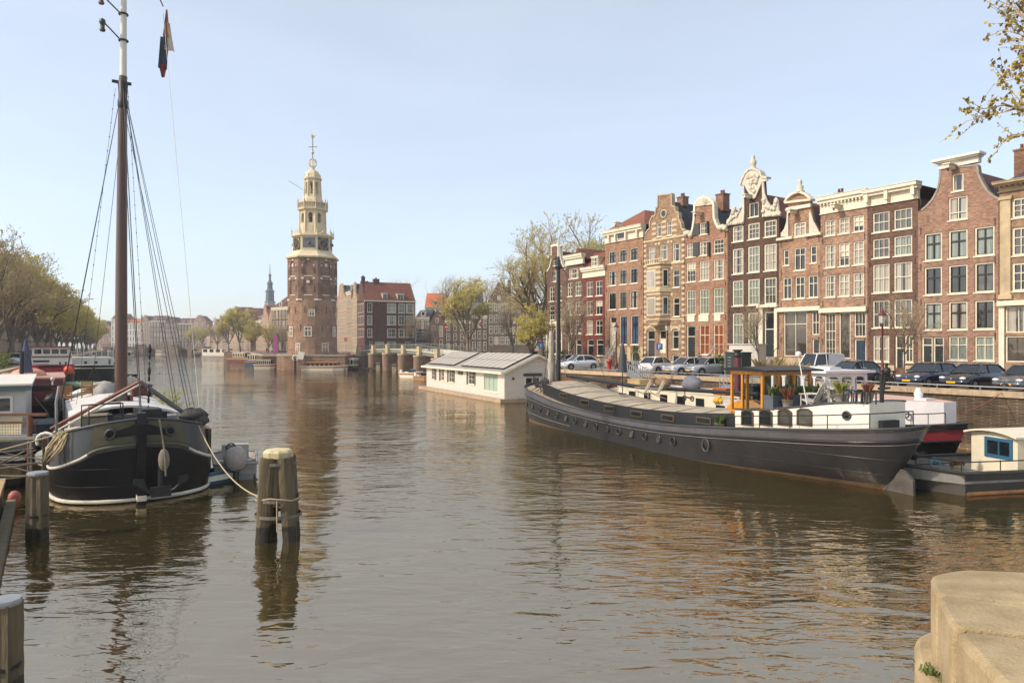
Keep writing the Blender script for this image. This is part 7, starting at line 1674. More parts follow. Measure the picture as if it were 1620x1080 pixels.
f = MB(); block(rnd_out([(2.86,4.62),(3.095,5.18),(9,2.94),(9,2.3)],.05), 1.0, zt5-.005, f, .03); f.build('coping_stone', SB, pier)
f = MB(); block(rnd_out([(2.55,3.4),(2.85,4.60),(9,2.28),(9,0.6),(2.3,1.0)],.09), -.5, zt5-.02, f, .05); f.build('coping_stone', SB, pier)
f = MB(); block(rnd_out([(2.5,3.2),(2.72,4.55),(2.95,5.2),(3.25,5.75),(3.62,5.98),(4.4,5.7),(4,3)],.14), -.5, 3.25, f, .06); f.build('ledge_stone', SB, pier)
rn = random.Random(8)
for k, (x, y, z) in enumerate(((2.99,5.05,3.25),(2.84,4.62,3.25))):
    f = MB()
    for j in range(40):
        a = rn.uniform(0,6.28); l_ = rn.uniform(.02,.05); p = Vector((x+rn.gauss(0,.03), y+rn.gauss(0,.07), z)); q_ = p+Vector((math.cos(a)*l_*.7, math.sin(a)*l_*.7, l_)); s_ = Vector((-math.sin(a),math.cos(a),0))*.008; f.add([p-s_,p+s_,q_+s_,q_-s_], [(0,1,2,3)])
    tag(f.build('moss_tuft', mat('moss','#56622c',.9,var=.4)), ['upper','lower'][k]+' green weed tuft growing on the stone ledge at the right', 'plant')

t = thing('potted_plant', 'thin leafy plant in a pot on the right side of the sailing barge deck', 'plant', tpt(10.5,-2.3,1.9)); f = MB(); f.lathe([(.16,0),(.22,.4),(.2,.4),(.02,.36)], 10); f.build('pot', STONE2, t); f = MB(); rn = random.Random(3)
for k in range(26):
    a = rn.uniform(0,6.28); q_ = Vector((math.cos(a)*rn.uniform(.2,.8), math.sin(a)*rn.uniform(.2,.8), rn.uniform(.7,1.6))); f.tube([(0,0,.36),q_*.6+Vector((0,0,.2)),q_], .012, 3)
    for j in range(5): c = q_*rn.uniform(.6,1)+Vector((rn.gauss(0,.08),rn.gauss(0,.08),.1)); f.add([c+Vector((-.05,0,0)),c+Vector((0,.03,.05)),c+Vector((.05,0,0)),c+Vector((0,-.03,-.05))], [(0,1,2,3)])
f.build('foliage', mat('pot_leaves','#8f8c4c',.8,var=.4), t)
for k, (x, y, z, c, nm, lb) in enumerate(((12.6,-1.3,3.0,'#5c3026','storage_box','brown red box right of the mast on the sailing barge'),(4.6,1.3,2.25,'#8a7a5c','crate','pale crate on the foredeck behind the bow rail'),(3.6,-1.2,2.2,'#2e2e30','storage_box','black deck box by the furled sail bag'))):
    f = MB(); f.box(-.5,.5,-.45,.45,0,.5); f.box(-.54,.54,-.49,.49,.5,.56); f.box(-.52,-.5,-.3,.3,.1,.4); tag(f.build(nm, mat('clutter'+c, c, .75, var=.35, scale=5), None, tpt(x,y,z), trz), lb, nm.replace('_',' '))
# ================================================================ HOUSEBOAT
FH = Facade((-10.75,89.5), (-.72,68.6), 0.0); cH = lambda x, y: (650+x*.15432, 540+y*.15432)
CLAP = mat('clapboard', '#d3ccc0', .7, var=.1, scale=2); CLAPN = CLAP.node_tree
tc = CLAPN.nodes.new('ShaderNodeTexCoord'); wv = CLAPN.nodes.new('ShaderNodeTexWave'); wv.bands_direction = 'Z'; wv.wave_profile = 'SAW'; wv.inputs['Scale'].default_value = 1.57; bp = CLAPN.nodes.new('ShaderNodeBump'); bp.inputs['Distance'].default_value = .04
CLAPN.links.new(tc.outputs['Object'], wv.inputs['Vector']); CLAPN.links.new(wv.outputs[1], bp.inputs['Height']); CLAPN.links.new(bp.outputs[0], CLAPN.nodes['Principled BSDF'].inputs['Normal'])
h = House(FH, cH, 0, 10, 'x', 'x'); bpy.data.objects.remove(h.o)
h.ua = 0; h.w = FH.u(798); hbt = thing('houseboat', 'long white clapboard houseboat with solar panels on its low grey roof', 'houseboat', FH.P(0), FH.rz); h.o = hbt
HW_, HD = h.w, 7.0; ze, zr = 3.0, 4.55
DG = mat('shutter_grey', '#5d5650', .6, var=.15)
for x0, y0, x1, y1 in ((212,262,248,392),(308,268,342,402),(388,275,438,418),(590,290,652,440)): h.wpx(x0, y0, x1, y1, nx=2, ny=3, g=G_MID, frame=CREAM, depth=.08, fw=.09)
h.wpx(745, 308, 892, 515, nx=3, ny=1, g=glass('glass_mint', '#a3b8a8', .08, .15, folds=1), depth=.08)
b = MB(); b.plate([(0,.35),(HW_,.35),(HW_,ze),(0,ze)], h.holes, 0, .14); TT = lambda x, y, z: (HW_-y, x, z)
eh = [rect(2.2,3.9,.55,2.45)]
b.plate([(.001,.35),(HD,.35),(HD,ze),(HD/2,zr),(.001,ze)], eh, -.001, .14, 0, True, None, TT); b.plate([(.15,.35),(HD,.35),(HD,ze),(HD/2,zr),(.15,ze)], [], HW_-.14, HW_, 0, True, None, TT); b.box(.15, HW_-.15, HD-.1, HD, .35, ze)
b.build('wall', CLAP, hbt)
for t, u0, u1, z0, z1, k in h.todo: window(hbt, u0, u1, z0, z1, **k)
dr = door(hbt, 0, 1, 0, 1, transom=0); 
for c_ in list(dr.children)+[dr]: bpy.data.objects.remove(c_)
b = MB(); b.plate(rect(2.2,3.9,.55,2.45), [rect(2.32,2.98,.7,2.33), rect(3.12,3.78,1.2,2.33)], .0, .08, 0, True, None, TT); dr = b.build('door', WHITE, hbt); b = MB(); b.plate(rect(2.3,3.8,.7,2.35), [], .05, .07, 0, True, None, TT); b.build('pane', G_DARK, dr)
b = MB(); b.plate(rect(2.05,4.05,2.5,2.78), [], -.12, -.002, 0, True, None, TT); b.build('awning_box', DGREY, hbt)
b = MB(); b.ball((HW_+.12, .9, 2.3), .13); b.build('wall_lamp', BLACK, hbt)
for sd_, (x0,y0,x1,y1) in enumerate(((248,262,262,392),(292,268,306,402),(375,275,386,418),(440,278,450,420),(574,290,587,440),(654,292,664,445),(487,278,535,340))):
    b = MB(); u0, u1 = h.U(x0), h.U(x1); z1, z0 = h.Z((x0+x1)/2, y0), h.Z((x0+x1)/2, y1); b.box(u0, u1, -.06, -.004, z0, z1); b.build('shutter' if sd_ < 6 else 'vent_panel', DG, hbt)
b = MB(); ov = .5; sl_ = (zr-ze)/(HD/2)
for sg in (0, 1):
    y0, y1 = (-.45, HD/2) if sg == 0 else (HD+.45, HD/2); za, zb_ = ze-.45*sl_+.1, zr+.1
    vs = [(-ov,y0,za),(HW_+ov,y0,za),(HW_+ov,y1,zb_),(-ov,y1,zb_)]; b.add(vs+[(x,y,z-.14) for x,y,z in vs], [(0,1,2,3),(7,6,5,4),(0,4,5,1),(1,5,6,2),(2,6,7,3),(3,7,4,0)])
b.build('roof', mat('roof_felt', '#908a80', .85, var=.15), hbt)
b = MB(); b.box(-ov, HW_+ov, -.58, -.46, ze-.25, ze-.02); b.build('gutter', CREAM, hbt); b = MB()
for sg in (0,1):
    y0, y1 = (-.5, HD/2) if sg == 0 else (HD+.5, HD/2); za, zb_ = ze-.5*sl_-.12, zr-.1; b.add([(HW_+ov+.003,y0,za),(HW_+ov+.003,y1,zb_),(HW_+ov+.003,y1,zb_+.2),(HW_+ov+.003,y0,za+.2),(HW_+ov+.05,y0,za),(HW_+ov+.05,y1,zb_),(HW_+ov+.05,y1,zb_+.2),(HW_+ov+.05,y0,za+.2)], [(4,5,6,7),(0,4,7,3),(1,2,6,5),(0,1,5,4),(3,7,6,2)])
b.build('barge_board', CREAM, hbt)
SOL = mat('solar_panel', '#aaa193', .45, var=.1, scale=3, spec=.4)
for a, c in ((.3, HW_*.40), (HW_*.50, HW_-.4)):
    b = MB(); y0, y1 = .1, HD/2-.25; f_ = lambda y: ze+y*sl_+.28; n = 8
    b.add([(a,y0,f_(y0)),(c,y0,f_(y0)),(c,y1,f_(y1)),(a,y1,f_(y1)),(a,y0,f_(y0)-.12),(c,y0,f_(y0)-.12),(c,y1,f_(y1)-.12),(a,y1,f_(y1)-.12)], [(0,1,2,3)]); b.add([(a,y0,f_(y0)-.003),(c,y0,f_(y0)-.003),(c,y1,f_(y1)-.003),(a,y1,f_(y1)-.003),(a,y0,f_(y0)-.12),(c,y0,f_(y0)-.12),(c,y1,f_(y1)-.12),(a,y1,f_(y1)-.12)], [(0,4,5,1),(1,5,6,2),(2,6,7,3),(3,7,4,0)], 1)
    for i in range(1, n): x = a+(c-a)*i/n; b.bar((x,y0,f_(y0)+.012),(x,y1,f_(y1)+.012),.03,.02,1)
    ym = (y0+y1)/2; b.bar((a,ym,f_(ym)+.012),(c,ym,f_(ym)+.012),.03,.02,1)
    b.build('solar_panel', [SOL, BLACK], hbt)
b = MB(); b.box(-1.6, HW_+.25, -.55, HD+.3, -.5, .34); b.build('float_base', mat('float_concrete', '#a8937a', .9, var=.35, scale=1.5), hbt)
b = MB(); b.lathe([(.22,0),(.3,.15),(.12,.35)], 8, (HW_*.52, HD/2, zr)); b.box(HW_-1, HW_-.4, HD/2-.3, HD/2+.3, zr, zr+.4); b.build('roof_vent', BLACK, hbt)
# ================================================================ GENERIC MOORED SHIPS
def ship(lb, loc, rz, L_, Bm, zb_, zm, top, name='houseboat', cat='boat', band=None, belly=HULLK, strake=None, group=None, rake=.3, vb=.78):
    t = thing(name, lb, cat, loc, rz, group); h_ = Bm/2
    wl = full([(0,.2,0),(.05,.5,h_*.55),(.13,L_*.1,h_*.9),(.3,L_*.3,h_*.97),(.75,L_*.74,h_*.95),(.93,L_*.93,h_*.5),(1,L_*.98,0)])
    dk = full([(0,-rake,0),(.05,rake*.2,h_*.65),(.13,L_*.08,h_*.97),(.3,L_*.3,h_),(.75,L_*.75,h_),(.93,L_*.95,h_*.62),(1,L_,0)])
    zd = lambda s: sinterp([(0,zb_),(.15,zb_*.88+zm*.12),(.35,zm*1.05),(.75,zm),(1,zb_*.85)], s)
    P_ = hull(t, wl, dk, zd, belly, .9, 6, -.5, 28, matz=(lambda v: 1 if v > vb else 0), mats=[belly, band or belly, strake or DGREY], bul=.3, deckm=DGREY)
    if strake: rail_line(P_, vb, 28, .06, strake, t)
    top(t, P_); return t
def cabin_box(t, x0, x1, y, z0, z1, m, wins=4, wz=None, roofm=None, rnd_w=False, wh=.5, ov=.15, front=2, name='cabin', g=G_DARK):
    f = MB(); f.box(x0, x1, -y, y, z0, z1); f.box(x0-ov, x1+ov, -y-ov, y+ov, z1, z1+.09, 1); c = f.build(name, [m, roofm or m], t)
    zz = wz or (z1-wh-.25)
    for sd in (-1, 1):
        for i in range(wins):
            a = x0+(x1-x0)*(i+.18)/wins; e = x0+(x1-x0)*(i+.82)/wins; f = MB(); f.box(a, e, sd*y-.02 if sd<0 else y, sd*y if sd<0 else y+.02, zz, zz+wh); f.build('window', g, t)
    for i in range(front):
        a = -y+2*y*(i+.18)/front; e = -y+2*y*(i+.82)/front; f = MB(); f.box(x0-.02, x0-.003, a, e, zz, zz+wh); f.box(x1+.003, x1+.02, a, e, zz, zz+wh); f.build('window', g, t)
    return c
RDK = mat('red_brown_paint', '#7c3a32', .5, var=.25, scale=1.5); RBR = mat('bright_red_paint', '#9a2630', .45, var=.15)
PEACH = mat('peach_deck', '#d08f72', .7, var=.15)
def top_E(t, P_):
    f = MB(); f.box(3.5, 14, -1.8, 1.8, 1.6, 3.35); f.box(3.4,14.1,-1.95,1.95,3.35,3.45,1); f.build('cabin', [RDK, mat('cabin_top_pink','#b98a78',.7)], t)
    f = MB(); f.ball((7.5,.2,3.45), 1.0, 0, 12, (1.3,1.1,.55)); f.build('dome_tent', PEACH, t)
    f = MB(); f.tube([(1.6,.4,2.4),(1.6,.4,5.2)], .12, 8); f.build('samson_post', BLACK, t)
    f = MB(); f.lathe([(.55,0),(.42,.6),(.34,.9)], 10, (2.6,1.2,2.5)); f.build('deck_vent', mat('sage_paint','#8c9278',.7), t)
    for x, y in ((1.2,1.1),(1.0,-1.2)): f = MB(); f.tube([(x,y,2.3),(x,y,3.4)], .05, 6); f.ball((x,y,3.45), .13); f.build('deck_lamp', WHITE, t)
    f = MB(); f.tube([(.4,-.9,2.8),(.6,.9,2.8)], .15, 8); f.lathe([(.25,0),(.25,.1)], 8, (.2,-.6,2.6)); f.build('windlass', IRON, t)
    f = MB(); f.tube([(0,0,2.9),(-1.0,-.9,1.6),(-1.2,-1.2,.4)], .06, 5); f.ball((-.5,-1.2,2.2), .5, 0, 8, (1,1,.8), .2, random.Random(2)); f.build('anchor', IRON, t)
arz = trz
ship('dark red sailing barge with red cabin and dome moored left of the black barge', tuple(W(46,600,43).xy)+(0,), arz, 17, 4.6, 3.1, 2.1, top_E, 'sailing_barge', 'sailing barge', band=RDK, strake=BLACK, vb=.72)
def top_F(t, P_):
    f = MB(); f.box(1.6, 11, -1.75, 1.75, 2.6, 4.3); f.box(2.2, 9, -1.6, 1.6, 4.42, 5.3); f.build('wheelhouse', WHB, t); f = MB(); f.box(1.5,11.1,-1.85,1.85,4.3,4.42); f.box(2.0,9.2,-1.8,1.8,5.3,5.42); f.build('roof', RDK, t)
    for i in range(4): y = -1.45+i*.75; f = MB(); f.box(2.17,2.197,y,y+.6,4.65,5.12); f.build('window', G_DARK, t)
    for z in (3.0,3.4,3.8): f = MB(); f.box(1.57,1.597,.1,1.5,z,z+.2); f.build('shutter', DKGREEN, t)
    for y in (-.9,-1.4): f = MB(); f.box(1.57,1.597,y,y+.14,3.2,3.8); f.build('window', G_DARK, t)
    f = MB(); f.ball((.2,-1.0,2.0), .3); f.build('mooring_float', PEACH, t)
ship('white two storey ship with bright red bow band beside the dark umbrella', tuple(W(80,600,72).xy)+(0,), arz, 16, 4.2, 3.55, 2.8, top_F, 'houseboat', 'ship', band=RBR, strake=RBR, vb=.8)
def top_G(t, P_):
    f = MB(); f.box(1.8, 14, -2.6, 2.6, 1.8, 3.75); f.build('cabin', WHB, t)
    for y in (-.4,.9): f = MB(); f.tube([(1.77,y,3.05),(1.797,y,3.05)], .2, 10); f.build('porthole', BLACK, t)
    f = MB(); f.box(1.77,1.797,-2.2,-1.95,2.6,3.5); f.build('window', G_DARK, t)
    f = MB()
    for i in range(8): y = -2.6+5.2*i/7; f.tube([(1.9,y,3.75),(1.9,y,4.9 if i%2 else 5.4)], .045, 5)
    f.tube([(1.9,-2.6,4.6),(1.9,2.6,4.6)], .035, 5); f.tube([(1.9,-2.6,4.2),(1.9,2.6,4.2)], .025, 5)
    for x in (5,9,13):
        for y in (-2.6,2.6): f.tube([(x,y,3.75),(x,y,4.8)], .04, 5)
    for y in (-2.6,2.6): f.tube([(1.9,y,4.6),(13,y,4.6)], .035, 5)
    f.tube([(1.85,-.1+.3*math.cos(j*math.pi/6),4.3+.3*math.sin(j*math.pi/6)) for j in range(13)], .08, 5); f.build('roof_rail', WHB, t)
    f = MB(); f.tube([(-.2,-.0,2.6),(-.6,.5,1.0)], .05, 5); f.tube([(-.2,0,2.6),(-.6,-.6,1.2)], .05, 5); f.build('anchor_chain', IRON, t)
ship('white cabined ship with black bow, white rail line and round portholes', tuple(W(148,600,100).xy)+(0,), arz, 20, 5.9, 2.75, 2.0, top_G, 'houseboat', 'ship', band=BLACK, strake=WHB, vb=.86)
f = MB(); f.ball((0,0,0), .42, 0, 12); f.lathe([(.08,.38),(.08,.55)], 6); tag(f.build('orange_buoy', mat('orange_float','#d24a1c',.5,var=.1), None, tuple(W(108,585,72))), 'bright orange ball buoy hanging between the red banded and the black ship', 'buoy')
f = MB(); f.tube([W(108,585,72)+Vector((0,0,.4)), W(104,577,72.5)], .03, 4); 
# low canoe barge between
def top_H(t, P_): 
    f = MB(); f.box(1, 9, -2.1, 2.1, 1.0, 2.45); f.box(.8,9.2,-2.25,2.25,2.45,2.6,1); f.build('cabin', [DGREY, BLACK], t)
ship('low dark boat carrying two green canoes on its roof', tuple(W(128,600,49).xy)+(0,), arz, 11, 4.4, 1.6, 1.3, top_H, 'boat', 'boat')
CG = mat('canoe_green', '#7f9a6e', .4, var=.2, scale=1); CG2 = mat('canoe_dark_green', '#4b6b50', .4, var=.2)
for k, (x, y, m_, lb) in enumerate(((.9,.9,CG,'pale green upturned canoe on the roof of the low dark boat'),(.4,-.6,CG2,'darker green upturned canoe beside the pale green one'))):
    c = MB(); n = 12; vs = []
    for i in range(n+1):
        t_ = -1+2*i/n; w = .42*(1-t_**2)**.6+.01
        for j in range(7): a = math.pi*j/6; vs.append((t_*2.4, w*math.cos(a), w*.75*math.sin(a)+.06*t_*t_))
    c.add(vs, [(i*7+j,(i+1)*7+j,(i+1)*7+j+1,i*7+j+1) for i in range(n) for j in range(6)], 0, True); c.tube([((-1+2*i/n)*2.4,0,.33*(1-(-1+2*i/n)**2)**.6) for i in range(1,n)], .02, 4)
    p_ = W(118+k*14, 603, 50.5+k); tag(c.build('canoe', m_, None, (p_.x, p_.y, 2.62), R(8)), lb, 'canoe')
# parasol and person
t = thing('parasol', 'tall closed grey blue parasol on the dark red barge cabin', 'parasol', tuple(W(41,570,47).xy)+(3.45,)); f = MB(); f.tube([(0,0,0),(0,0,2.6)], .03, 6); f.build('pole', IRON, t); f = MB(); f.lathe([(.4,.3),(.36,.7),(.25,1.6),(.1,2.3),(.02,2.6)], 9); f.build('canopy', mat('parasol_slate','#4d5061',.9,var=.2,scale=4), t)
SKIN = '#b98568'
def person(loc, rz, lb, shirt, trousers, hair='#3a2a20', pose=0, group=None, sc=1.0):
    """one continuous skinned figure with tapering limbs"""
    J = [(0,0,.92),(0,0,1.08),(0,0,1.3),(0,0,1.44),(0,.01,1.52),(0,.02,1.62),(0,.02,1.74),
         (.1,0,.88),(.12,.03+.12*pose,.48),(.12,-.02+.16*pose,.08),(.12,.14+.16*pose,.03),(-.1,0,.88),(-.12,.03-.1*pose,.48),(-.12,-.04-.2*pose,.08),(-.12,.12-.2*pose,.03),
         (.19,0,1.4),(.25,-.02,1.14),(.26,.08,.9),(.26,.11,.8),(-.19,0,1.4),(-.25,-.02,1.14),(-.26,.08,.9),(-.26,.11,.8)]
    E_ = [(0,1),(1,2),(2,3),(3,4),(4,5),(5,6),(0,7),(7,8),(8,9),(9,10),(0,11),(11,12),(12,13),(13,14),(3,15),(15,16),(16,17),(17,18),(3,19),(19,20),(20,21),(21,22)]
    Rr = [(.16,.11),(.14,.1),(.17,.11),(.13,.09),(.055,.055),(.085,.1),(.07,.08),(.1,.1),(.065,.065),(.045,.045),(.035,.03),(.1,.1),(.065,.065),(.045,.045),(.035,.03),(.065,.065),(.048,.048),(.036,.036),(.04,.025),(.065,.065),(.048,.048),(.036,.036),(.04,.025)]
    me = bpy.data.meshes.new('person'); me.from_pydata([tuple(j) for j in J], E_, [])
    me.materials.append(bands('clothes', [(0,'#262220'),(.09,trousers),(.93,shirt),(1.47,SKIN),(1.7,hair)]))
    o = link('person', me, None, loc, rz); o.scale = (sc,)*3; md = o.modifiers.new('skin', 'SKIN'); md.use_smooth_shade = True
    if not me.skin_vertices: bpy.context.view_layer.objects.active = o; 
    if me.skin_vertices:
        for i, r_ in enumerate(Rr): me.skin_vertices[0].data[i].radius = r_
        me.skin_vertices[0].data[0].use_root = True
    sb = o.modifiers.new('sub', 'SUBSURF'); sb.levels = 1; sb.render_levels = 1
    tag(o, lb, 'person', group); return o
pf = W(103,582,85); person((pf.x, pf.y, 2.85), R(200), 'person in a yellow jacket standing on the white and red ship', '#c9b021', '#3a3f4a')
rn = random.Random(31); shirts = ['#b0584a','#2f3f5c','#c9c2b4','#4a4a4c','#8c4a3a','#d0b090','#39504a']
names_ = ['red','navy','white','grey','rust','beige','teal']
for k in range(14):
    px = 122+k*4.2; s_ = 14+k*9+rn.uniform(-3,3)
    q_ = Vector((-57,83,0))+Vector((-.475,.88,0))*(s_+14); q_ -= Vector((rn.uniform(1,5),0,0)); i = k % 7
    person((q_.x, q_.y, ZS), rn.uniform(0,6.28), 'person in a %s coat strolling among others on the left quay' % names_[i], shirts[i], '#2b303c', pose=rn.choice([-1,0,1]), group='strollers on the left quay', sc=rn.uniform(.94,1.05))
for k, (px, Y, c, n_) in enumerate(((430,222,'#d8d0c4','white'),(436,220,'#262626','black'),(441,218,'#8c3a34','red'),(422,226,'#3c4a60','blue'))):
    p_ = W(px,560,Y); person((p_.x, p_.y, ZS), k*1.1, 'person in a %s jacket on the quay left of the tower' % n_, c, '#2a2c33', pose=k%2)
# banner
t = thing('banner_flag', 'tall pink and purple banner flag beside the foot of the tower', 'banner', (TX-8.6, TY-1.0, 3.1)); f = MB(); f.tube([(0,0,0),(0,0,4.9)], .04, 5); f.build('pole', STEEL, t)
f = MB(); f.plate([(.05,.3),(.95,.5),(.95,3.8),(.7,4.5),(.05,4.9)], [], -.02, .02); f.build('cloth', mat('banner_pink','#a84a68',.8,var=.5,scale=.6,col2='#7a4a80'), t)
# ================================================================ LEFT FOREGROUND BOATS
c0 = Vector((-21.35,31.2,0)); lb_ = thing('houseboat', 'grey white houseboat with white framed windows at the left edge', 'houseboat', tuple(c0), arz)
GWH = mat('grey_white_paint', '#b4b3ac', .6, var=.15, scale=1.5); 
f = MB(); f.plate([(0,1.0),(8.5,1.0),(8.5,3.6),(0,3.6)], [rect(.45,2.0,2.62,3.38), rect(2.35,3.9,2.62,3.38), rect(4.3,5.8,2.62,3.38)], -.0, .1, 0, True, None, lambda x, y, z: (y, x, z)); f.box(.101,12,.0,.1,1.0,3.6); f.box(.101,12,8.4,8.5,1.0,3.6); f.build('wall', GWH, lb_)
f = MB(); f.box(-.25,12,-.2,8.7,3.6,3.82); f.build('roof', mat('roof_edge_green','#5c6a66',.7,var=.2), lb_); f = MB(); f.box(-.3,12,-.25,8.75,3.82,3.9); f.build('roof_edge', WHB, lb_)
for a in (.45,2.35,4.3):
    f = MB(); f.plate(rect(a,a+1.55,2.62,3.38), [rect(a+.1,a+1.45,2.72,3.28)], -.05, .02, 0, True, None, lambda x, y, z: (y, x, z)); w_ = f.build('window', WHITE, lb_); f = MB(); f.plate(rect(a+.08,a+1.47,2.7,3.3), [], .0, .01, 0, True, None, lambda x, y, z: (y, x, z)); f.build('pane', G_MID, w_)
f = MB(); f.box(-.8,12,-.1,8.6,-.5,1.0); f.build('hull', HULLK, lb_); f = MB(); f.bar((-1.6,0,1.05),(-.1,0,2.3),.1,8.0,0); 
f = MB(); f.add([(-1.8,.1,1.7),(-.1,.1,2.5),(-.1,8.4,2.5),(-1.8,8.4,1.7),(-1.8,.1,1.6),(-.1,.1,2.4),(-.1,8.4,2.4),(-1.8,8.4,1.6)], [(0,1,2,3),(7,6,5,4),(0,4,5,1),(2,6,7,3),(0,3,7,4)]); f.build('sloping_hatch', mat('hatch_tan','#bfae86',.7,var=.2), lb_)
RST = mat('rusty_rail', '#5c3d2c', .8, var=.4, scale=5, col2='#7a4a30'); g0 = WG(0,690,2.0); t = thing('jetty_fence', 'rusty brown jetty rail with wire mesh before the grey white houseboat', 'fence', (-19.6,27.2,0), R(3))
f = MB(); f.bar((-2,0,2.92),(1.75,0,2.92), .14, .1); f.bar((-2,0,2.62),(1.4,0,2.62), .1, .08); f.build('top_rail', RST, t); f = MB(); f.tube([(1.15,-.05,-.5),(1.15,-.05,2.9)], .1, 8); f.build('post', RST, t)
f = MB()
for i in range(34): f.tube([(-2+i*.1,.02,2.1),(-2+i*.1,.02,2.6)], .012, 3)
for i in range(5): f.tube([(-2,.02,2.1+i*.12),(1.15,.02,2.1+i*.12)], .012, 3)
f.build('wire_mesh', STEEL, t); f = MB(); f.box(-2,1.6,-.15,.6,1.98,2.1); f.box(-2,1.0,-.1,.5,1.2,1.3); f.build('ledge', mat('ledge_grey','#8f8a80',.9,var=.3,scale=4), t)
f = MB(); f.tube([(1.35,-.3,-.5),(1.35,-.3,1.9)], .05, 6); f.tube([(1.75,-.2,-.4),(1.75,-.2,2.0)], .06, 6); f.tube([(2.0,.2,1.9),(2.1,.0,3.4),(2.15,.1,4.0)], .05, 6); f.build('pipe', STEEL, t)
f = MB(); f.tube([(1.9+.35*math.cos(a*math.pi/6),-.3,1.95+.3*math.sin(a*math.pi/6)) for a in range(0,8)], .06, 6); f.tube([(2.1,-.3,2.0),(2.1,-.3,.6)], .03, 5); f.build('loading_arch', WHITE, t)
f = MB(); f.tube([(0,-.04,0),(0,.04,0)], .3, 14); tag(f.build('round_fender', WHITE, None, tuple(W(68,724,27.0))), 'flat white disc hanging between jetty and black bow', 'fender')
f = MB(); rn = random.Random(12)
for k in range(9):
    a = Vector((-21.6+rn.uniform(0,1.5),27.0,rn.uniform(.6,2.0))); c = Vector((-18.2+rn.uniform(-.4,.9),26.8,rn.uniform(.5,1.9))); n = 8; sg_ = rn.uniform(.02,.25)
    f.tube([a+(c-a)*i/n-Vector((0,0,sg_*4*(i/n)*(1-i/n))) for i in range(n+1)], rn.choice([.02,.03,.045]), 4)
tag(f.build('mooring_lines', mat('grey_rope','#6f685c',.95,var=.3,scale=10), None), 'tangle of grey mooring lines under the jetty rail', 'rope')
t = thing('workboat', 'low dark open boat with pale gunwale under the jetty rail', 'boat', (-21.5,28.6,0), R(5)); poly_hull(t, [(-3,-1),(2.2,-.9),(3.1,.2),(2.4,1.2),(-3,1.2)], [(-3,-.8),(2,-.7),(2.6,.2),(2.2,1),(-3,1)], -.4, [1.0,1.0,1.15,1.0,1.0], HULLK, deckz=.5, deckm=mat('deck_tan2','#8a7c5f',.85,var=.4,scale=4), rim=.06)
f = MB(); f.box(-1.5,.5,-.5,.6,.5,1.0); f.box(1,1.5,-.3,.3,.5,.9); f.build('deck_box', mat('deck_box_grey','#7a766a',.8,var=.3), t)
t = thing('moored_boat', 'dark green sided boat with tan deck edge at the left frame edge', 'boat', (-17.15,24.0,0), arz+math.pi); f = MB(); f.box(0,13,-4,0,-.5,.95); f.box(-.05,13,-4,.05,.95,1.08,1); f.box(-.3,13,.06,.32,-.4,.3,2); f.build('hull', [mat('boat_green_black','#1f2a26',.5,var=.3), mat('gunwale_tan','#b0926a',.7,var=.3,scale=3), mat('mossy_fender','#7a705a',.9,var=.4,scale=4)], t)
f = MB()
for i in range(6): f.box(.5+i*2,1.9+i*2,.003,.02,.35,.85)
f.build('side_panel', DKGREEN, t)
f = MB(); f.ball((0,0,0), .2, 0, 10, (1,1,1.15)); tag(f.build('pink_float', mat('pink_float','#b0645a',.6,var=.2), None, tuple(W(23,786,24.6))), 'faded pink float at the left frame edge', 'float')
# ================================================================ FAR BOATS
def launch(lb, px, py, L_, rz, hullm, cabm, top='saloon', w=2.4, h_=.9, roofm=None, g=None, ch=1.2, x0=.25, x1=.8, group=None):
    p_ = WG(px, py); t = thing('motorboat' if top != 'box' else 'houseboat', lb, 'boat' if top != 'box' else 'houseboat', tuple(p_), rz, group)
    if top == 'box':
        f = MB(); f.box(-L_/2,L_/2,-w/2,w/2,-.4,.8); f.build('hull', STONE2, t); cabin_box(t, -L_/2+.4, L_/2-.4, w/2-.3, .8, .8+ch, cabm, 4, wh=1.2, roofm=roofm, front=2); return t
    pts = [(-L_/2,-w*.42),(L_*.2,-w/2),(L_*.4,-w*.3),(L_/2,0),(L_*.4,w*.3),(L_*.2,w/2),(-L_/2,w*.42)]
    poly_hull(t, pts, [(x*.93, y*.8) for x, y in pts], -.3, [h_,h_*1.05,h_*1.25,h_*1.35,h_*1.25,h_*1.05,h_], hullm, deckz=h_*.6, deckm=WOODT, rim=.08)
    if top == 'saloon': cabin_box(t, -L_/2+L_*x0*.4, L_/2-L_*(1-x1)*1.4, w*.36, h_*.6, h_*.6+ch, cabm, 7, wh=ch*.5, roofm=roofm, front=2, ov=.1)
    elif top == 'screen': f = MB(); f.plate([(-.1,h_),(.5,h_),(.2,h_+.55),(-.1,h_+.6)], [], -w*.36, w*.36); f.build('windscreen', G_DARK, t); f = MB(); f.box(-1.2,-.6,-.5,.5,h_*.6,h_+.2); f.build('seat', WHITE, t); f = MB(); f.box(-L_/2-.3,-L_/2+.1,-.2,.2,.3,h_+.5); f.build('outboard_motor', WHITE, t)
    return t
MAHO = mat('mahogany', '#8f5a2c', .35, var=.3, scale=3, coat=.3); BLUEC = mat('blue_cover', '#2f5a78', .7, var=.2)
launch('long white saloon boat with varnished wooden cabin below the tower', 514, 585.5, 10.2, R(2), WHB, MAHO, w=2.6, h_=.85, ch=1.25, roofm=mat('cabin_top_tan','#c2a06e',.5), x0=.3, x1=.85)
launch('white saloon boat with cream pillared cabin left of the tower', 421, 583, 5.2, R(8), WHB, mat('cream_cabin','#d6cbb0',.6), w=2.3, ch=1.5, roofm=CREAM)
launch('tiny white boat left of the black mooring post', 459, 584.3, 1.9, R(0), WHB, WHB, 'screen', 1.3, .6)
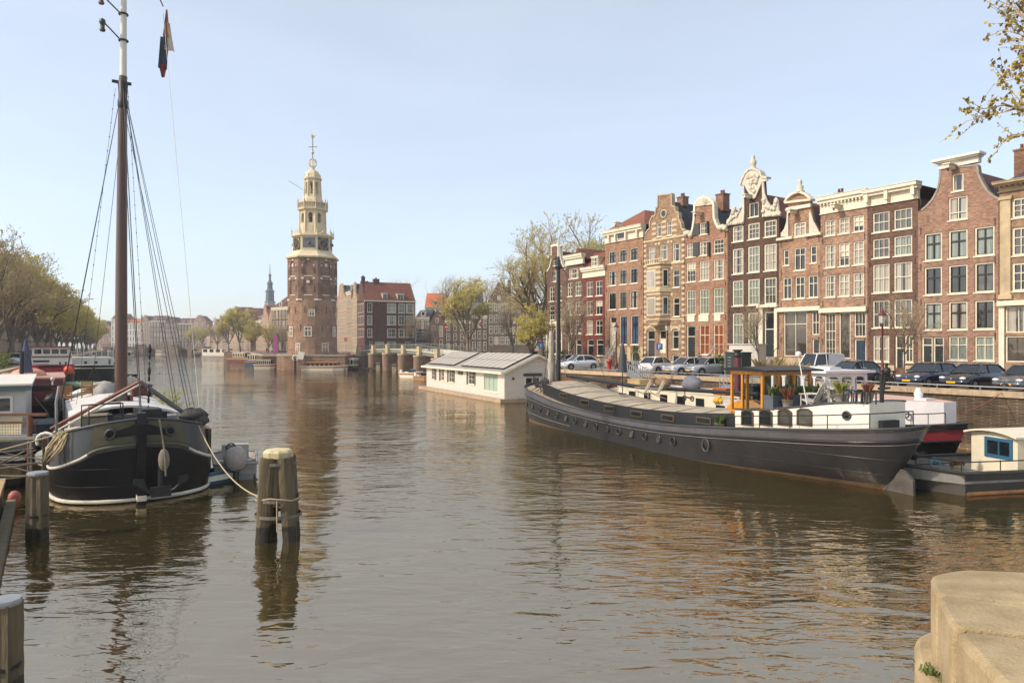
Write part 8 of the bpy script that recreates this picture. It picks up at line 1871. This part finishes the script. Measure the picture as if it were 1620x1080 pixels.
launch('white sports boat with dark cover before the right bridge arch', 652, 597, 4.4, R(-28), WHB, WHB, 'screen', 2.0, .8)
launch('small boat half hidden behind the houseboat corner', 671, 601, 3.4, R(-35), mat('boat_tan','#9c7a58',.5), WHB, 'screen', 1.7, .6)
launch('cream and dark red motor yacht with high wheelhouse far left of the tower', 388, 573.0, 13.5, R(-25), mat('yacht_maroon','#5a2f30',.5), mat('cream_cabin','#d6cbb0',.6), w=3.8, h_=1.5, ch=2.2, x0=.5, x1=.7)
launch('white boat with blue tarpaulin bow cover left of the tower', 425, 577.5, 13, R(-8), BLUEC, WHB, w=3.4, h_=1.3, ch=2.1, x0=.2, x1=.6)
launch('pale flat roofed houseboat at the far end of the right bank', 344, 565.5, 13, R(-12), WHB, WHB, 'box', 4.5, ch=3.0, roofm=CREAM)
launch('grey white boat with round porthole between tower quay and bridge', 559, 584.5, 3.4, R(70), HULLK, WHB, w=2.4, h_=.8, ch=2.0)
launch('tiny white launch near the far bridge', 252, 560.6, 9, R(0), WHB, WHB, w=3, h_=1.2, ch=1.6)
launch('dark boat moored by the far bridge arches', 318, 563, 8, R(15), HULLK, WHB, w=3, h_=1.2, ch=1.5)
f = MB(); f.box(-4,4,-.9,.9,.15,.5)
for x in (-3.6,-1.2,1.2,3.6): f.tube([(x,-.7,-.5),(x,-.7,1.3)], .14, 6)
for k, (px, py, rz_, lb) in enumerate(((446,583,R(4),'dark timber jetty left of the tower foot'),(583,585,R(-10),'dark timber landing stage at the left end of the bridge'))): tag(f.build('jetty', mat('jetty_dark','#3f3830',.9,var=.4), None, tuple(WG(px,py)+Vector((0,1.5,0))), rz_), lb, 'jetty')
# ================================================================ CARS
def car(loc, rz, col, lb, kind='hatch', group='cars parked on the right quay', plate='#d8a012', far=False):
    t = thing('parked_car', lb, 'car', loc, rz, group); cm = mat('car_'+col, col, .22, var=.06, spec=.6, coat=.9); van = kind == 'van'
    st = [(2.12,.34,.50,.62),(2.05,.25,.62,.76),(1.75,.2,.76,.83),(1.2,.18,.88,.87),(.85,.18,.95,.88),(0,.18,.98,.89),(-1.2,.18,1.0,.88),(-1.85,.24,.96,.84),(-2.05,.3,.85,.76),(-2.1,.38,.6,.7)]
    if van: st = [(a, b_, c*1.12 if a < 1 else c*1.05, d) for a, b_, c, d in st]
    f = MB(); vs = []
    for x, zb_, zt_, hw in st:
        vs += [(x,y,z) for y, z in ((-hw*.85,zb_),(-hw,zb_+.12),(-hw*1.0,zt_-.3 if zt_ > .7 else zt_-.12),(-hw*.96,zt_-.06),(-hw*.82,zt_),(0,zt_+.03),(hw*.82,zt_),(hw*.96,zt_-.06),(hw*1.0,zt_-.3 if zt_ > .7 else zt_-.12),(hw,zb_+.12),(hw*.85,zb_))]
    n = 11; f.add(vs, [(i*n+j,(i+1)*n+j,(i+1)*n+(j+1)%n,i*n+(j+1)%n) for i in range(len(st)-1) for j in range(n)]+[tuple(range(n)), tuple(range(len(vs)-n, len(vs)))[::-1]], 0, True)
    rt, zr_, zw = (1.42, 1.5, .97) if not van else (1.85, 1.95, 1.08)
    wf, rf0, rf1, rb = (.95, .2, -1.25, -1.9) if kind == 'hatch' else ((.95, .45, -1.9, -2.0) if van else (.95, .15, -1.5, -2.0))
    roof = [(rf0+.12,-.56,zr_-.05),(rf0,-.52,zr_-.01),(rf1,-.52,zr_-.02),(rf1-.12,-.56,zr_-.07)]
    rp = [(rf0+.1,.6,zr_-.06),(rf0-.25,.6,zr_),(-.5,.61,zr_+.02),(rf1,.6,zr_-.02),(rf1-.1,.58,zr_-.07)]
    vs = [(x, sg*y*k_, z+dz_) for x, y, z in rp for sg, k_, dz_ in ((-1,1.0,-.03),(-1,.8,.015),(0,1,.03),(1,.8,.015),(1,1.0,-.03))]
    f.add(vs, [(i*5+j,(i+1)*5+j,(i+1)*5+j+1,i*5+j+1) for i in range(4) for j in range(4)], 0, True)
    A = [(wf,-.76,zw),(rf0+.08,-.6,zr_-.06),(rf1-.08,-.58,zr_-.08),(rb,-.74,zw)]
    for sg in (-1, 1):
        for (a, c) in ((A[0],A[1]),(A[3],A[2])): f.tube([(a[0],sg*a[1],a[2]),(c[0],sg*c[1],c[2])], .045, 5)
        f.tube([(-.25,sg*.78,zw),(-.3,sg*.615,zr_-.05)], .035, 5); f.tube([(A[1][0],sg*-A[1][1],A[1][2]),(-.5,sg*.61,zr_-.02),(A[2][0],sg*-A[2][1],A[2][2])], .035, 5)
        if van: f.add([(x,sg*.79,z) for x,z in ((-.35,zw),(-1.95,zw),(-1.9,zr_-.1),(-.35,zr_-.06))], [(0,1,2,3)])
    f.build('body', cm, t)
    g = MB(); vs = [(A[0][0],-.74,zw),(A[0][0],.74,zw),(A[3][0],.72,zw),(A[3][0],-.72,zw),(A[1][0],-.575,A[1][2]),(A[1][0],.575,A[1][2]),(A[2][0],.56,A[2][2]),(A[2][0],-.56,A[2][2])]
    g.add(vs, [(0,1,5,4),(1,2,6,5),(2,3,7,6),(3,0,4,7)]); g.build('windows', G_CAR, t)
    for x in (1.32, -1.3):
        for sg in (-1, 1):
            w = MB(); w.tube([(x,sg*.70,.31),(x,sg*.895,.31)], .31, 16, 0, True); w_ = w.build('wheel', RUBBER, t)
            if not far: w = MB(); w.tube([(x,sg*.88,.31),(x,sg*.91,.31)], .2, 12, 0, True); w.build('rim', STEEL, w_); w = MB(); w.tube([(x+.37*math.cos(a*math.pi/8),sg*.885,.31+.37*math.sin(a*math.pi/8)) for a in range(9)], .035, 4); w.build('wheel_arch', RUBBER, w_)
    for sg in (-1, 1):
        w = MB(); w.ball((1.97,sg*.6,.69), .16, 0, 8, (.75,1.25,.55)); w.build('headlight', mat('headlight','#c9ccd0',.1,var=0,spec=1), t)
        w = MB(); w.ball((-2.03,sg*.66,.85 if not van else 1.1), .12, 0, 8, (.4,1.0,.9 if not van else 2)); w.build('tail_light', mat('tail_red','#8c1a16',.2,var=0), t)
        w = MB(); w.ball((.72,sg*.93,1.02), .1, 0, 8, (.6,1.2,.8)); w.build('mirror', cm, t)
    w = MB(); w.box(2.1,2.125,-.26,.26,.4,.51); w.build('number_plate', mat('plate_yellow',plate,.5,var=0), t); w = MB(); w.box(-2.125,-2.1,-.26,.26,.55,.66); w.build('number_plate', mat('plate_yellow',plate,.5,var=0), t)
    if not far: w = MB(); w.box(2.055,2.10,-.42,.42,.52,.6); w.box(2.08,2.13,-.55,.55,.27,.36); w.build('grille', BLACK, t); w = MB(); w.ball((2.1,0,.64), .055, 0, 8, (.3,1,1)); w.build('emblem', STEEL, t)
    return t
nq = Vector((.839,.544,0)); hd = math.atan2(-.544, -.839)
def cpos(px, c=45.3, Z=ZS): k = (px-CX)/FPX; Y = c/(.839*k+.544); return (k*Y, Y, Z)
car(cpos(1470), hd-R(8), '#141b33', 'dark navy hatchback parked nose to the canal, left of the black ones', 'hatch')
car(cpos(1541), hd-R(8), '#17181d', 'black hatchback with slanted headlights parked between the navy and the grey car', 'hatch')
a_ = car(cpos(1626), hd-R(6), '#4a4c50', 'dark grey car with large grille cut off by the right edge of the photo', 'hatch')
f = MB()
for k in range(4): f.tube([(2.14,-.135+.09*k+.06*math.cos(j*math.pi/6),.66+.06*math.sin(j*math.pi/6)) for j in range(13)], .012, 4)
f.build('ring_emblem', STEEL, a_)
car(cpos(1348,46.3), hd-R(12), '#2f4658', 'steel blue hatchback parked behind the pinkish wheelhouse', 'hatch')
car(cpos(1292,48), hd-R(12), '#d4d4d4', 'white delivery van with high roof beside the steel blue car', 'van')
car(cpos(1086,46), hd-R(6), '#a3a5a6', 'silver grey hatchback with its windscreen towards the canal', 'hatch')
car(cpos(1042,46.2), hd+math.pi+R(10), '#d8d8d6', 'white hatchback seen from behind with yellow plate', 'hatch')
car(cpos(1118,47), hd-R(6), '#8f9396', 'grey car half hidden by the ornamental grasses', 'hatch')
car(cpos(915,46), hd-R(10), '#d2d4d6', 'white car behind the gangway near the black mast', 'hatch')
car(cpos(897,48), hd-R(10), '#77797c', 'grey car farthest left beside the black mast', 'hatch')
for k, (s_, col, lb) in enumerate(((10,'#c9ccd0','white car parked under the left elms behind the red banded ship'),(24,'#30343a','dark car parked under the left elms'),(36,'#8a8f94','silver car parked deeper under the left elms'),(55,'#5a2c2a','red car parked deeper under the left elms'))):
    q_ = Vector((-57,83,0))+Vector((-.475,.88,0))*s_-Vector((2.2,0,0)); car((q_.x,q_.y,ZS), math.atan2(.88,-.475), col, lb, 'hatch', 'cars parked on the left quay', far=True)
# ================================================================ STREET FURNITURE
def lamp_post(px, c, lb, hh=4.6):
    t = thing('street_lamp', lb, 'street lamp', cpos(px, c), 0, None); m = mat('lamp_red_brown', '#5f2b26', .55, var=.2)
    f = MB(); f.lathe([(.2,0),(.2,.5),(.13,.6),(.11,1.2),(.08,1.3),(.06,hh-.7),(.11,hh-.65),(.05,hh-.55)], 10); f.bar((-.35,0,hh-.95),(.35,0,hh-.95), .04, .04); f.build('post', m, t)
    f = MB(); f.lathe([(.14,hh-.55),(.27,hh-.05)], 6, sm=False); q_ = f.build('lantern_glass', mat('lantern_glass','#b5b4a6',.15,var=.1), t); f = MB(); f.lathe([(.3,hh-.05),(.32,hh),(.12,hh+.22),(.1,hh+.3),(.04,hh+.45)], 6, sm=False); f.build('lantern_roof', m, q_)
lamp_post(1396, 47, 'red brown street lamp with lantern between steel blue and navy cars'); lamp_post(1056, 53, 'red brown street lamp before the striped stepped gable house'); lamp_post(975, 53, 'red brown street lamp before the warm brick house')
# parking sign
t = thing('parking_sign', 'square blue parking sign with white P on a grey post', 'sign', cpos(1038, 50)); f = MB(); f.tube([(0,0,0),(0,0,2.7)], .04, 6); f.box(-.15,.15,-.1,.1,0,1.5); f.build('post', STEEL, t)
b = MB(); b.box(.05,.65,-.03,0,2.1,2.7); s_ = b.build('sign_plate', mat('sign_blue','#23467f',.5,var=0), t); b = MB(); b.box(.24,.30,-.045,-.031,2.2,2.6); b.tube([(.3,-.038,2.57),(.42,-.038,2.55),(.45,-.038,2.48),(.42,-.038,2.41),(.3,-.038,2.39)], .03, 4); b.build('letter', WHITE, s_); t.rotation_euler = (0,0,R(-25))
def round_sign(loc, lb, col, kind, r_=.33, hh=2.9):
    t = thing('road_sign', lb, 'sign', loc); f = MB(); f.tube([(0,0,0),(0,0,hh)], .04, 6); f.build('post', STEEL, t); f = MB(); f.tube([(0,-.05,hh),(0,-.09,hh)], r_, 18, 0, False); s_ = f.build('sign_plate', mat('sign'+col, col, .5, var=0), t)
    f = MB()
    if kind == 'bar': f.box(-r_*.7, r_*.7, -.11, -.092, hh-r_*.17, hh+r_*.17)
    else: f.plate([(-.07,hh-.45*r_*2+.12),(.07,hh-.45*r_*2+.12),(.07,hh),(.2,hh),(0,hh+.24),(-.2,hh),(-.07,hh)], [], -.11, -.092)
    f.build('symbol', WHITE, s_)
round_sign(tuple(W(706.5,560,150).xy)+(ZS,), 'round red no entry sign left of the big budding tree', '#b3261e', 'bar', .42, 6.3); round_sign(tuple(W(761,560,150).xy)+(ZS,), 'round red no entry sign right of the big budding tree', '#b3261e', 'bar', .42, 6.9); round_sign(tuple(W(855.5,560,88).xy)+(ZS,), 'round blue sign with white arrow above the houseboat roof', '#2a6fae', 'arrow', .4, 2.55)
round_sign(tuple(W(547,560,176).xy)+(ZS,), 'small red and white road sign right of the tower', '#b3261e', 'bar', .45, 3.9)
# utility cabinet, white container, steps area
f = MB(); f.box(-.85,.85,-.6,.6,0,1.9); f.box(-.9,.9,-.65,.65,1.9,1.98)
for i in range(5): f.box(-.6,-.25,-.62,-.603,.5+i*.25,.56+i*.25,1)
tag(f.build('utility_cabinet', [mat('cabinet_green','#26332f',.6,var=.2), STEEL], None, cpos(1168,48.5), R(-57)), 'dark green utility cabinet before the dark gabled house', 'cabinet')
f = MB(); f.box(-1.6,1.6,-.5,.5,0,2.6); f.box(-1.7,1.7,-.6,.6,2.6,2.68); tag(f.build('white_shed', CLAP, None, cpos(1182,52), R(-57)), 'low white boarded shed behind the green cabinet', 'shed')
f = MB(); f.tube([(0,0,0),(0,0,1.9),(-.15,0,2.2),(-.5,0,2.35),(-.95,0,2.25),(-1.15,0,1.95)], .04, 6); f.ball((-1.2,0,1.85), .14); tag(f.build('arched_lamp', STEEL, None, cpos(1147,43.2)), 'thin grey arched lamp left of the varnished wheelhouse', 'lamp')
f = MB(); f.ball((0,0,1.6), .55, 0, 10, (1,1,.9), .1, random.Random(1)); f.lathe([(.3,0),(.34,.5),(.3,.9),(.4,1.3)], 8); f.tube([(0,0,2.0),(.2,0,2.5)], .08, 6); tag(f.build('red_float', mat('red_plastic','#a02a1e',.4,var=.15), None, cpos(964,46)), 'glossy red rounded object beside the closed dark parasol', 'float').scale = (.55,.55,.6)
BUSH = mat('bush_leaves', '#6f7a2c', .8, var=.4, scale=1.5)
def bush(loc, r_, hh, lb, m=BUSH, n=500, ls=.09, name='bush'):
    rn = random.Random(int(abs(loc[0]*91+loc[1]*17))); f = MB()
    for k in range(n):
        a, b_ = rn.uniform(0,6.28), rn.random()**.5; z = rn.random()*hh; w = r_*(1-.5*abs(z/hh-.4))*rn.uniform(.5,1); p = Vector((w*b_*math.cos(a), w*b_*math.sin(a), z+.1)); s_ = ls*rn.uniform(.6,1.5); d_ = Vector((rn.gauss(0,1),rn.gauss(0,1),rn.gauss(0,1))).normalized(); o_ = d_.orthogonal().normalized()
        f.add([p-d_*s_,p+o_*s_*.6,p+d_*s_,p-o_*s_*.6], [(0,1,2,3)])
    t = thing(name, lb, 'plant', loc); f.build('foliage', m, t); f = MB()
    for k in range(5): a = k*1.26; f.tube([(0,0,0),(r_*.5*math.cos(a),r_*.5*math.sin(a),hh*.7)], .02, 4)
    f.build('stem', BARK, t); return t
bush(cpos(1138,48), .9, 1.7, 'yellow green rounded bush before the orange curtained windows'); bush(cpos(1006,51), .6, 2.4, 'small dark green conifer in the front garden of the warm brick house', mat('conifer','#3f5528',.8,var=.4)); bush(cpos(870,53), 1.0, 2.6, 'overgrown green shrub by the end of the gabled row'); bush(cpos(893,55), .9, 1.8, 'second green shrub left of the gangway', mat('olive_shrub','#5f6a34',.8,var=.4)); bush(cpos(935,54), .8, 1.3, 'brownish shrub before the red house', mat('brown_shrub','#8a6a40',.85,var=.4)); bush(cpos(985,54), .7, 1.2, 'low brown shrub before the warm brick house', mat('brown_shrub','#8a6a40',.85,var=.4))
rb_ = [bush((-57.5+-.475*s_-1, 83+.88*s_, ZS), 1.2, 1.6, lb) for s_, lb in ((-9,'green hedge shrub at the left edge below the front elm'),(-5,'second hedge shrub below the front elm'),(18,'low shrub at the quay edge between the left ships'))]
# ================================================================ BICYCLES
def bicycle():
    t = thing('bicycle', 'parked dark city bicycle', 'bicycle', (0,0,-50)); f = MB()
    f.tube([(-.5,0,.34),(-.05,0,.3),(.38,0,.85)], .018, 4); f.tube([(-.05,0,.3),(-.2,0,.85)], .018, 4); f.tube([(-.5,0,.34),(-.17,0,.72),(.36,0,.78)], .018, 4); f.tube([(.55,0,.34),(.4,0,.9),(.36,0,1.0)], .018, 4); f.build('frame', BLACK, t)
    for x in (-.5,.55): f = MB(); f.tube([(x+.33*math.cos(j*math.pi/7),0,.34+.33*math.sin(j*math.pi/7)) for j in range(15)], .022, 4); f.tube([(x-.3,0,.34),(x+.3,0,.34)], .006, 3); f.tube([(x,0,.04),(x,0,.64)], .006, 3); f.build('wheel', RUBBER, t)
    f = MB(); f.tube([(.2,-.28,1.02),(.36,-.1,1.06),(.36,.1,1.06),(.2,.28,1.02)], .018, 4); f.build('handlebar', STEEL, t); f = MB(); f.ball((-.22,0,.9), .13, 0, 6, (1.2,.7,.4)); f.build('saddle', BLACK, t); return t
bk = bicycle(); rn = random.Random(77); first = [True]; bk['group'] = 'bicycles parked around the side canal bridge'
def put_bike(loc, rz, lb, grp):
    if first[0]: o = bk; o.location = loc; o.rotation_euler = (0,0,rz); first[0] = False; o['label'] = lb
    else: o = dup(bk, loc, rz, lb)
    o['group'] = grp; return o
for k in range(22):
    u = BL*(.12+.8*k/22)+rn.uniform(-.3,.3); q_ = FB.P(u, -.8-rn.uniform(0,.5)); put_bike((q_[0],q_[1],ZS+dz(u)+.1), FB.rz+rn.uniform(-.3,.3), 'bicycle leaning on the green bridge railing', 'bicycles along the bridge railing')
for k in range(34):
    px = 700+k*4.9+rn.uniform(-1,1); Y = 146+rn.uniform(-5,6) if px < 775 else 120+rn.uniform(-6,6); p_ = W(px,560,Y); put_bike((p_.x,p_.y,ZS), rn.uniform(0,3.14), 'bicycle in the long row parked on the quay behind the houseboat', 'bicycles on the quay behind the houseboat')
for k in range(12):
    p_ = cpos(985+k*2.6+rn.uniform(-1,1), 45+rn.uniform(-.5,2)); put_bike(p_, hd+rn.uniform(-.4,.4), 'bicycle in the cluster between the parasol and the white hatchback', 'bicycles left of the white hatchback')
for k in range(8):
    p_ = W(528+k*4,560,172+rn.uniform(-2,2)); put_bike((p_.x,p_.y,ZS), rn.uniform(0,3.1), 'bicycle standing on the quay right of the tower', 'bicycles right of the tower')
for k, px in enumerate((1408,1372)): put_bike(cpos(px,44.2+k*2), 2.2+k, ['bicycle by the red brown lamp left of the navy car','bicycle behind the steel blue car'][k], 'bicycles beside the parked cars')
for k in range(8): put_bike(cpos(1400+rn.uniform(-8,10),44.5+rn.uniform(0,1.5)), rn.uniform(0,3.1), 'bicycle in the heap by the lamp left of the navy car', 'bicycles beside the parked cars')
# quay mooring rope of the second barge
f = MB(); a = Vector(s2pt(26.8,.6,2.5)); c = Vector(cpos(1590,41.9)); c.z = 3.2; n = 10; f.tube([a+(c-a)*i/n-Vector((0,0,.12*4*(i/n)*(1-i/n))) for i in range(n+1)], .02, 4); tag(f.build('mooring_rope', mat('red_rope','#a8583c',.9,var=.3,scale=8)), 'thin reddish rope from the white stern up to the quay', 'rope')
f = MB(); f.ball((0,0,.2), .22, 0, 8, (1,1,.9)); f.lathe([(.16,-.1),(.12,.1)], 8); tag(f.build('bollard', IRON, None, tuple(c)), 'round iron bollard on the quay edge before the grey car', 'bollard')

# small craft between the jetty and the black bow, and behind
launch('small white cabin boat with grey canopy squeezed behind the jetty post', 62, 712, 5.0, R(122), WHB, mat('canopy_grey','#6f7276',.8,var=.2), w=1.9, h_=.8, ch=1.0)
launch('little varnished tender beside the left side of the black hull', 70, 745, 3.2, R(118), MAHO, WHB, 'screen', 1.3, .5)
launch('white open tender astern of the black sailing barge', 208, 607, 5.0, R(115), WHB, WHB, 'screen', 2.0, .8)
launch('dark blue cabin boat moored past the white cabined ship', 186, 588, 8.0, R(118), mat('navy_hull','#24304a',.4,var=.2), WHB, w=2.8, h_=1.2, ch=1.6)
launch('cream cabin boat far up the left bank', 190, 576, 11.0, R(118), WHB, mat('cream_cabin','#d6cbb0',.6), w=3.4, h_=1.3, ch=1.9)
launch('white river boat far up the left bank near the brown mast', 202, 569, 14.0, R(116), WHB, WHB, w=4, h_=1.5, ch=2.1)
# ================================================================ AIR
hz = MB(); hz.box(-420, 520, -45, 900, -1.0, 75.0)
hm = bpy.data.materials.new('haze'); hm.use_nodes = True; hn = hm.node_tree; hn.nodes.clear()
ho = hn.nodes.new('ShaderNodeOutputMaterial'); hv = hn.nodes.new('ShaderNodeVolumePrincipled'); hv.inputs['Color'].default_value = (.93,.95,1,1); hv.inputs['Density'].default_value = .0004; hv.inputs['Anisotropy'].default_value = .3
hn.links.new(hv.outputs[0], ho.inputs['Volume'])
tag(hz.build('haze', hm), 'thin spring haze over the canal', None, None, 'stuff')
